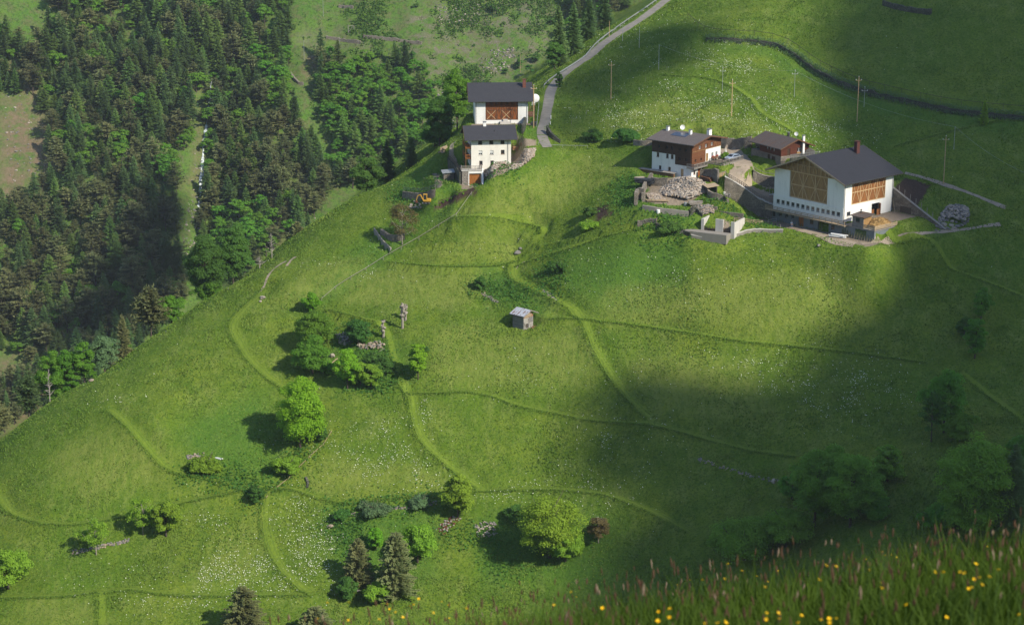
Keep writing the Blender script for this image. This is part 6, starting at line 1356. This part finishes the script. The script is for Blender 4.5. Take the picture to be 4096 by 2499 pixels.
# white parasol, bench, plants beside the log farmhouse
m = MB(); m.tube([(0, 0, 0), (0, 0, 2.4)], .04, 6); m.tube([(0, 0, .7), (0, 0, 1.5), (0, 0, 2.35)], [.10, .2, .04], 8); tag(m.build('parasol', M['canvas'], None, FC.w(13.6, -.8, 3.47)), 'closed white parasol at the right corner of the log farmhouse', 'parasol')
b_ = thing('bench', 'dark bench against the white front of the log farmhouse', 'bench', FC.w(8.2, -.5, 3.47), R(50)); m = MB(); m.box(0, 2.6, -.4, 0, .42, .48); m.build('seat', M['brown_beam'], b_); m = MB(); m.box(0, 2.6, .02, .07, .5, .95); m.build('backrest', M['brown_beam'], b_)
for x in (.1, 1.3, 2.45): m = MB(); m.box(x, x+.08, -.38, -.02, 0, .417); m.build('leg', M['dark_timber'], b_)
near_tree('shrub', 'flowering shrub beside the parasol of the log farmhouse', 0, 0, 16, 24, 'leafy', 'leaf_green', 900, p=FC.w(12.3, -1.7, 3.4), cat='bush')
# firewood stack along the shaded wall
rs2 = random.Random(4); m = MB()
for k in range(70):
    for j in range(5): m.tube([(-1.1, 4.6+k*.15, .05+j*.17), (-.55, 4.6+k*.15, .05+j*.17)], .075, 5)
fw = thing('firewood_stack', 'long firewood stack against the white wall of the log farmhouse', 'firewood', FC.o, R(50)); m.build('logs', M['firewood'], fw); m = MB(); m.slab([(-1.3, 4.3, .95), (-.35, 4.3, 1.15), (-.35, 15.2, 1.15), (-1.3, 15.2, .95)], .05); m.build('cover_board', M['grey_timber'], fw)
# timber, tarpaulin and planks of the ruin
def logs(name, pts, n, L, r, label, mat='grey_timber', seed=1, ang=0.3, layers=2, cat='logs', dz=.0, spread=.28):
    p = hit(*pts)[0]; rr = random.Random(seed); m = MB()
    for k in range(n):
        a = ang+rr.uniform(-.12, .12); o = np.array([-math.sin(a), math.cos(a), 0])*(k//layers-n/layers/2)*spread+np.array([rr.uniform(-.3, .3), 0, .15+(k % layers)*r*1.9]); d = np.array([math.cos(a), math.sin(a), rr.uniform(-.04, .04)])*L/2*rr.uniform(.75, 1.1)
        m.bar(o-d, o+d, r*2, r*1.4)
    return tag(m.build(name, M[mat], None, p+(0, 0, dz)), label, cat)
logs('log_pile', Z2([(85, 800)])[0], 24, 4.6, .16, 'black covered pile of beams at the left of the ruined yard', 'tarp', 1, -.25, 4, dz=1.2)
logs('beam_pile', Z2([(790, 720)])[0], 16, 3.6, .2, 'brown beam pile leaning under the terrace of the log farmhouse', 'brown_beam', 2, -.9, 3)
logs('beam_pile', Z2([(655, 985)])[0], 12, 3.2, .15, 'grey old beams lying on the wall below the rubble heap', 'grey_timber', 3, .25, 3)
logs('beam_pile', Z2([(740, 1050)])[0], 6, 3.4, .14, 'dark beams sticking up above the manure pit', 'dark_timber', 4, .9, 2)
logs('plank_pile', Z2([(230, 950)])[0], 8, 5.0, .1, 'long pale planks lying before the rubble heap', 'pale_timber', 5, -.1, 2)
logs('plank_pile', Z2([(20, 730)])[0], 8, 2.6, .1, 'pale planks behind the black covered pile', 'stone_light', 6, .5, 2, dz=.8)
logs('plank_pile', Z1([(85, 945)])[0], 12, 4.5, .12, 'pale yellow timber pile on the steep grass left of the cream farmhouse', 'pale_timber', 7, 1.2, 3)
logs('plank_pile', Z1([(60, 980)])[0], 6, 4.5, .1, 'grey planks beside the yellow timber pile on the steep grass', 'stone_warm', 8, 1.3, 2)
logs('plank_pile', Z3([(870, 1065)])[0], 9, 3.9, .12, 'white and grey planks stacked before the stable storey of the barn', 'white_paint', 9, -.45, 3, dz=.25)
logs('plank', V2([(525, 1103)])[0], 2, 2.6, .12, 'white plank lying beside the low round bush', 'white_paint', 10, -.6, 1)
logs('plank_pile', Z2([(1010, 960)])[0], 12, 3.2, .1, 'tall grey boards leaning on the high retaining wall', 'grey_timber', 11, 1.5, 3, dz=1.4)
logs('plank', Z3([(225, 660)])[0], 3, 2.8, .1, 'pale boards lying on the drive at the corner of the barn', 'white_paint', 12, .9, 1, dz=.6)
logs('woodpile', Z1([(1050, 690)])[0], 8, 1.4, .2, 'dark covered bundle on the green bank under the pipe railing', 'tarp', 13, .2, 3)
logs('woodpile', Z1([(850, 955)])[0], 24, 1.6, .12, 'brown firewood beside the short fence of the cream farmhouse', 'firewood', 14, .3, 4)
q = Z2([(845, 880)])[0]; Fs = Frame(q[0], q[1], hit(*q)[0][1], 20); sh = rooted(Fs, 'shed', 'tiny old shed with pale plank roof between the rubble and the curved wall', 'shed')
m = MB(); m.box(-1.2, -1.0, 0, 2.0, -.6, 1.9); m.box(1.2, 1.4, 0, 2.0, -.6, 1.9); m.box(-1.0, 1.2, 1.8, 2.0, -.6, 1.9); m.build('wall', M['dark_timber'], sh); m = MB(); m.slab([(-1.5, -.4, 2.0), (1.7, -.4, 2.3), (1.7, 2.3, 2.5), (-1.5, 2.3, 2.2)], .1); m.build('roof', M['pale_timber'], sh)
q = Z4([(1040, 250)])[0]; Fs = Frame(q[0], q[1], hit(*q)[0][1], 10); sh = rooted(Fs, 'shed', 'small dark shed with pale sheet roof in the shade below the long wall', 'shed')
m = MB(); m.box(-1.3, 1.3, 0, 2.0, -.8, 1.9); m.build('wall', M['stone_wall'], sh); m = MB(); m.slab([(-1.7, -.4, 1.95), (1.6, -.4, 2.1), (1.6, 2.3, 2.5), (-1.7, 2.3, 2.3)], .1); m.build('roof', M['galvanised'], sh)
for (x, y), s, mat, lab in [((235, 1085), .42, 'white_paint', 'white tank standing in front of the long low ruin wall'), ((545, 1000), .4, 'galvanised', 'grey metal drum lying below the rubble heap'), ((985, 870), .28, 'white_paint', 'small white box on the foot of the high retaining wall')]:
    q = Z2([(x, y)])[0]; m = MB(); m.tube([(0, 0, -.1), (0, 0, s*.3), (0, 0, s*1.9), (0, 0, s*2.1)], [s, s*1.05, s*1.05, s*.7], 12); tag(m.build('water_tank', M[mat], None, hit(*q)[0]), lab, 'tank')
# garden beds
q = Z4([(800, 610), (1190, 415)]); m = MB()
L = ground_line(Z4([(860, 600), (960, 560), (1080, 500), (1240, 440)]), n=4, it=2)
for i, p in enumerate(L[::2][:22]):
    near_tree('lettuce', 'light green vegetable plant in the brown garden bed below the garage', 0, 0, 2.6, 3.2, 'leafy', 'leaf_bright', 950+i % 3, p=p, cat='vegetable', group='vegetables in the garden bed', dens=.2)
# ---------------------------------------------------------------- mini excavator
q = Z4([(725, 580)])[0]; p = hit(*q)[0]; X = thing('excavator', 'small yellow excavator parked beside the brown garden bed', 'excavator', p+(0, 0, .05), R(172))
for s in (-1, 1):
    m = MB(); m.prism([(-1.05,.25),(-.9,.02),(.9,.02),(1.05,.25),(.9,.48),(-.9,.48)], s*.62-.17, s*.62+.17, ax='y'); tr_ = m.build('track', M['rubber'], X)
    for x in (-.85, 0, .85): m = MB(); m.tube([(x, s*.80, .25), (x, s*.83, .25)], .17, 9); m.build('wheel', M['metal_grey'], tr_)
m = MB(); m.box(-.5, .5, -.44, .44, .3, .56); m.build('undercarriage', M['dark_metal'], X)
m = MB(); m.prism([(-1.25,.6),(.75,.6),(.75,.95),(-.1,1.0),(-.15,1.25),(-1.15,1.25),(-1.3,1.0)], -.72, .72, ax='y'); m.build('engine_housing', M['yellow_paint'], X, bevel=.05)
m = MB(); 
for x in (-.1, .72):
    for y in (-.68, .05): m.box(x, x+.09, y, y+.09, .95, 2.25)
m.box(-.15, .85, -.72, .18, 2.25, 2.36); m.build('cab_frame', M['yellow_paint'], X); m = MB(); m.box(.0, .70, -.66, -.62, 1.05, 2.2); m.box(.74, .77, -.58, .04, 1.05, 2.2); m.box(.0, .7, .10, .13, 1.05, 2.2); m.build('cab_window', M['glass'], X)
m = MB(); m.box(.02, .4, -.5, -.1, .97, 1.2); m.box(.02, .12, -.5, -.1, 1.2, 1.7); m.build('seat', M['dark_metal'], X)
bm_ = MB(); bm_.bar((.75, .3, .9), (1.5, .3, 2.3), .2, .3, up=(0, 1, 0)); bm_.bar((1.5, .3, 2.3), (2.2, .3, 2.0), .18, .26, up=(0, 1, 0)); bo = bm_.build('boom', M['yellow_paint'], X)
m = MB(); m.bar((2.2, .3, 2.0), (2.55, .3, .8), .15, .22, up=(0, 1, 0)); m.build('dipper_arm', M['yellow_paint'], X); m = MB(); m.prism([(2.35,.8),(2.8,.75),(2.75,.3),(2.45,.12),(2.2,.3)], .05, .6, ax='y'); m.build('bucket', M['rust'], X); m = MB(); m.tube([(.9, .3, .8), (1.3, .3, 1.6)], .05, 6); m.build('hydraulic_ram', M['metal_grey'], bo)
# ---------------------------------------------------------------- the farmer
def skinned(name, verts, edges, radii, mat, parent=None, loc=(0, 0, 0), rz=0):
    me_ = bpy.data.meshes.new(name); me_.from_pydata(verts, edges, []); me_.materials.append(M[mat]); o = link(name, me_, parent, loc, rz)
    bpy.context.view_layer.objects.active = o; md = o.modifiers.new('skin', 'SKIN'); md.use_smooth_shade = True
    for i, r_ in enumerate(radii): o.data.skin_vertices[0].data[i].radius = (r_, r_)
    o.data.skin_vertices[0].data[0].use_root = True; o.modifiers.new('sub', 'SUBSURF').levels = 1; return o
V_ = [(0,0,.95),(0,.02,1.15),(0,.03,1.38),(0,.0,1.50),(0,-.02,1.60),(0,-.03,1.70)]; E_ = [(0,1),(1,2),(2,3),(3,4),(4,5)]; R_ = [.13,.12,.14,.055,.09,.08]
for s in (-1, 1):
    b = len(V_); V_ += [(s*.18,.02,1.42),(s*.25,.0,1.14),(s*.22,-.16,.95),(s*.21,-.22,.88)]; R_ += [.06,.045,.033,.03]; E_ += [(2,b),(b,b+1),(b+1,b+2),(b+2,b+3)]
    for k in range(5): V_.append((s*(.18+.018*k),-.27+(.02 if k in (0, 4) else 0),.82)); R_.append(.009); E_.append((b+3,len(V_)-1))
    b = len(V_); V_ += [(s*.10,0,.88),(s*.11,-.04*s,.50),(s*.11,.03-.12*s,.09),(s*.12,-.12-.12*s,.04)]; R_ += [.10,.065,.045,.04]; E_ += [(0,b),(b,b+1),(b+1,b+2),(b+2,b+3)]
q = Z3([(408, 966)])[0]; pp = hit(*q)[0]
P_ = skinned('person', V_, E_, R_, 'skin', None, pp, R(20)); tag(P_, 'person in pale top and blue trousers walking below the barn gallery', 'person')
skinned('shirt', [(0,.02,1.0),(0,.02,1.2),(0,.03,1.4),(.19,.02,1.42),(-.19,.02,1.42),(.26,.0,1.16),(-.26,.0,1.16)], [(0,1),(1,2),(2,3),(2,4),(3,5),(4,6)], [.17,.165,.175,.08,.08,.065,.065], 'shirt', P_)
skinned('trousers', [(0,0,.97),(.1,0,.85),(-.1,0,.85),(.11,-.04,.5),(-.11,.04,.5),(.11,-.09,.12),(-.11,.15,.12)], [(0,1),(0,2),(1,3),(2,4),(3,5),(4,6)], [.165,.12,.12,.09,.09,.075,.075], 'trousers', P_)
m = MB(); m.ball((0, -.02, 1.72), (.10, .11, .09), 10, 7); m.build('hair', M['hair_grey'], P_, smooth=True)
# ---------------------------------------------------------------- meadow growth: uncountable grass and white flowers
rs = np.random.RandomState(21)
def lookup(vals, x, y):
    i = np.clip(np.searchsorted(GX, x), 0, nX-1); j = np.clip(np.searchsorted(GY, y), 0, nY-1); return vals.reshape(ZZ.shape)[j, i]
rd = np.zeros(ZZ.shape)
for L_, w_ in ((ROAD, 2.0), (DRIVE_A, 2.4)): rd = np.maximum(rd, (nearest(L_, w_+1)[0] < w_)*1.0)
bad = np.maximum(gr, np.maximum(mask0(soil, isnear), rd.ravel())); TRK = trk.ravel()
def meadow_pts(n):
    x = rs.uniform(-150, 175, n); y = 345+295*rs.rand(n)**1.25; z = zat(x, y); px_, py_ = proj(np.column_stack([x, y, z]))
    ok = (px_ > -60) & (px_ < 4160) & (py_ > -60) & (py_ < 2560) & (zat(x, y, ZF) < z-.5) & (lookup(bad, x, y) < .3); return np.column_stack([x, y, z])[ok], px_[ok], py_[ok]
P, px_, py_ = meadow_pts(900000)
keep = rs.rand(len(P)) < (1-.85*lookup(TRK, P[:, 0], P[:, 1]))*(.45+.75*np.clip(vnoise(P[:, 0], P[:, 1], 3.5, 50)+.3, 0, 1)); P = P[keep]
n = len(P); a = rs.rand(n)*6.283; w = rs.uniform(.08, .20, n); h = rs.uniform(.07, .26, n)*(1+.9*(vnoise(P[:, 0], P[:, 1], 9, 51) > .2)); u = np.column_stack([np.cos(a), np.sin(a), 0*a]); ln = rs.randn(n, 2)*.16
V = np.stack([P-u*w[:, None], P+u*w[:, None], P+np.column_stack([ln, h])], 1).reshape(-1, 3); mi = (vnoise(P[:, 0], P[:, 1], 5, 52)+rs.randn(n)*.45 > 0).astype(int)
tag(link('meadow_grass', np_mesh('meadow_grass', V, np.arange(3*n).reshape(-1, 3), [M['tuft_dark'], M['tuft_light']], mi)), 'short uneven grass covering the near meadows', 'grass', kind='stuff'); print('tufts', n)
PATCH = [(600,1370,90,45,1.0),(760,1330,45,70,1.3),(700,1280,40,60,.8),(560,1420,80,30,.7),(400,1460,130,40,.35),(480,1255,40,15,.7),(1020,1000,12,50,.6),(840,1130,150,60,.35),(950,1080,90,60,.35),(1500,1040,120,50,.45),(1420,1150,160,50,.45),(1900,900,160,60,.6),(2080,960,110,60,.5),
         (1700,680,200,60,.22),(1950,650,150,50,.22),(1680,250,120,45,.6),(1500,290,90,35,.5),(1850,270,80,40,.5),(1750,150,80,30,.5),(1950,330,120,50,.4),(1500,650,120,60,.15),(300,1400,120,40,.25),(900,650,150,50,.14),(1150,560,100,50,.14),(1300,1190,60,20,.5),(1600,130,150,60,.15),(1900,300,60,25,.8),(280,960,60,20,.2),(1350,900,200,60,.12),(1000,1160,60,20,.4),(1180,1195,60,12,.5),(1420,1210,80,20,.4)]
P, px_, py_ = meadow_pts(420000); vx, vy = px_/K, py_/K; dn = np.full(len(P), .003)
for cx, cy, sx, sy, w_ in PATCH: dn += (w_*3.2 if sx < 100 and w_ > .3 else w_*1.3)*np.exp(-((vx-cx)/sx)**2-((vy-cy)/sy)**2)
dn *= (.15+1.5*np.clip(vnoise(P[:, 0], P[:, 1], 4, 60)+.25, 0, 1)*np.clip(.6+vnoise(P[:, 0], P[:, 1], 1.6, 61), 0, 1.4))*(1-.97*lookup(TRK, P[:, 0], P[:, 1]))
P = P[rs.rand(len(P)) < dn]; n = len(P); P = P+np.column_stack([0*P[:, 0], 0*P[:, 0], rs.uniform(.25, .5, n)]); s = rs.uniform(.05, .115, n)[:, None]
u = rs.randn(n, 3); u[:, 2] *= .4; u /= np.linalg.norm(u, axis=1)[:, None]; v = np.cross(u, rs.randn(n, 3)*.5+np.array([0, -.5, 1])); v /= np.linalg.norm(v, axis=1)[:, None]
V = np.stack([P-u*s, P+v*s, P+u*s, P-v*s], 1).reshape(-1, 3); tag(link('white_flowers', np_mesh('white_flowers', V, np.arange(4*n).reshape(-1, 4), M['petal_white'])), 'drifts of tiny white flowers in the unmown meadows', 'flowers', kind='stuff'); print('flowers', n)
# ---------------------------------------------------------------- grass edge right in front of the camera
n = 60000; y = rs.uniform(5.0, 17, n); x = rs.uniform(-.22, .30, n)*y; z = zat(x, y)
dens = np.clip(.75+.5*vnoise(x, y, .8, 80), 0, 1); k = rs.rand(n) < dens; x, y, z = x[k], y[k], z[k]; n = len(x)
h = rs.uniform(.13, .33, n)*(1+.35*vnoise(x, y, 1.2, 81)); a = rs.rand(n)*6.283; w = rs.uniform(.0025, .0055, n); b = rs.randn(n, 2)*.07; u = np.column_stack([np.cos(a), np.sin(a), 0*a])*w[:, None]; P = np.column_stack([x, y, z-.02])
m1 = P+np.column_stack([b*.35, h*.55]); t1 = P+np.column_stack([b*1.3, h])
V = np.stack([P-u, P+u, m1+u*.8, m1-u*.8, t1], 1).reshape(-1, 3); q5 = np.arange(n)[:, None]*5
F = np.concatenate([q5+np.array([[0, 1, 2]]), q5+np.array([[0, 2, 3]]), q5+np.array([[3, 2, 4]])]); tag(link('foreground_grass', np_mesh('foreground_grass', V, F, M['grass_blade'])), 'tall green grass on the near edge below the camera', 'grass', kind='stuff')
n = 950; y = rs.uniform(5.5, 13.5, n); x = (-.17+.46*rs.rand(n)**.75)*y; z = zat(x, y); h = rs.uniform(.24, .46, n); b = rs.randn(n, 2)*.05; P = np.column_stack([x, y, z]); T = P+np.column_stack([b, h]); hl = rs.uniform(.02, .05, n)
r = .0016; V = []; F = []; mi = []; c = 0
for i in range(n):
    d = (T[i]-P[i]); d /= np.linalg.norm(d); 
    V += [P[i]+(r, 0, 0), P[i]+(-r, 0, 0), T[i]+(0, r, 0)]; F.append((c, c+1, c+2)); mi.append(0); c += 3
    w_ = rs.uniform(.003, .006); q0_, q1_, q2_ = T[i]-d*hl[i], T[i]-d*hl[i]*.45, T[i]+d*.004
    ring = [np.array([math.cos(6.283*j/5), math.sin(6.283*j/5), 0])*w_ for j in range(5)]; V += [q0_+g*.5 for g in ring]+[q1_+g for g in ring]+[q2_+g*.25 for g in ring]
    F += [(c+l*5+j, c+l*5+(j+1) % 5, c+l*5+5+(j+1) % 5, c+l*5+5+j) for l in (0, 1) for j in range(5)]; k_ = 2 if rs.rand() < .12 else 1; mi += [k_]*10; c += 15
tag(link('seed_heads', np_mesh('seed_heads', V, F, [M['stem'], M['seed_head'], M['seed_pale']], mi)), 'brown flowering grass stalks over the near grass', 'grass', kind='stuff')
# buttercups
m = MB(); m.tube([(0, 0, -.45), (.01, 0, -.2), (0, 0, 0)], .0014, 4, False); stem_me = np_mesh('stem', m.v, m.f, M['stem'])
m = MB(); m.ball((0, 0, .004), .004, 6, 4)
for j in range(5):
    a = 6.283*j/5; c_, s_ = math.cos(a), math.sin(a); f_ = lambda r_, t_, z_: (r_*c_-t_*s_, r_*s_+t_*c_, z_); m.add([f_(0, 0, 0), f_(.006, -.0055, .003), f_(.012, -.005, .009), f_(.0135, 0, .010), f_(.012, .005, .009), f_(.006, .0055, .003)], [(0, 1, 2, 3, 4, 5)])
head_me = np_mesh('flower_head', m.v, m.f, M['petal_yellow'])
BC = [(2600+x/1.647, 1700+y/1.647) for x, y in [(55,1230),(130,1212),(128,1268),(180,1052),(262,1020),(343,1020),(365,1308),(445,1306),(495,1303),(515,915),(605,962),(490,1015),(702,996),(757,1070),(777,1032),(768,1240),(768,1280),(843,1240),(850,1277),(845,960),(996,1256),(975,1305),(1158,928),(1115,1022),(1225,935),(1130,1285),(1180,1278),(1230,1275),(1183,1306),(1443,957),(1425,885),(1532,835),(1548,858),(1592,857),(1624,873),(1532,1043),(1525,1077),(1688,1187),(1875,972),(1930,972),(2045,970),(2075,978),(2145,918),(2295,955),(2175,1005),(2137,1015),(2185,1055),(2100,1077),(2125,1072),(2235,1003),(2430,1250),(2330,1280),(1952,1270),(2223,802),(2005,838)]]
BC += [(1200+x/1.643, 1800+y/1.643) for x, y in [(180,1005),(320,1003),(117,1108),(322,1118),(575,1012),(590,1046),(628,1067),(595,1085),(520,1115),(457,1135),(718,1025),(748,1017),(782,978),(930,998),(973,1020),(1095,1043),(1095,1090),(983,1105),(1785,933),(1815,965),(1990,1040),(2425,1100),(2357,1060),(2432,1045),(1672,1020),(2350,1125),(875,1070),(675,1100)]]
for i, (bx_, by_) in enumerate(BC):
    best = None
    for Dd in np.arange(6, 13, .15):
        p = at(bx_, by_, Dd); hh = p[2]-float(zat(p[0], p[1]))
        if .24 < hh < .62 and (best is None or abs(hh-.40) < abs(best[1]-.40)): best = (p, hh)
    if best is None: continue
    t = thing('buttercup', 'yellow buttercup above the near grass at the bottom of the picture', 'flower', best[0], random.random()*6, 'buttercups in the near grass'); link('stem', stem_me, t)
    hd = link('flower_head', head_me, t); hd.rotation_euler = (rs.uniform(.1, .7), rs.uniform(-.4, .4), 0); t.scale = [rs.uniform(.38, .62)]*3
# ---------------------------------------------------------------- valley haze
hz = bpy.data.materials.new('haze'); hz.use_nodes = True; ht = hz.node_tree; ht.nodes.clear(); ho = ht.nodes.new('ShaderNodeOutputMaterial'); pv = ht.nodes.new('ShaderNodeVolumePrincipled')
pv.inputs['Color'].default_value = (.80, .88, 1, 1); pv.inputs['Density'].default_value = .00007; pv.inputs['Anisotropy'].default_value = .2; ht.links.new(pv.outputs[0], ho.inputs['Volume'])
m = MB(); zlo, zhi = float(ZZ.min())-2, float(ZZ.max())+40; m.box(-905, 905, -65, 1705, zlo, zhi); me_ = np_mesh('haze', m.v, m.f, hz); tag(link('haze', me_), 'thin pale valley haze', 'haze', kind='stuff')
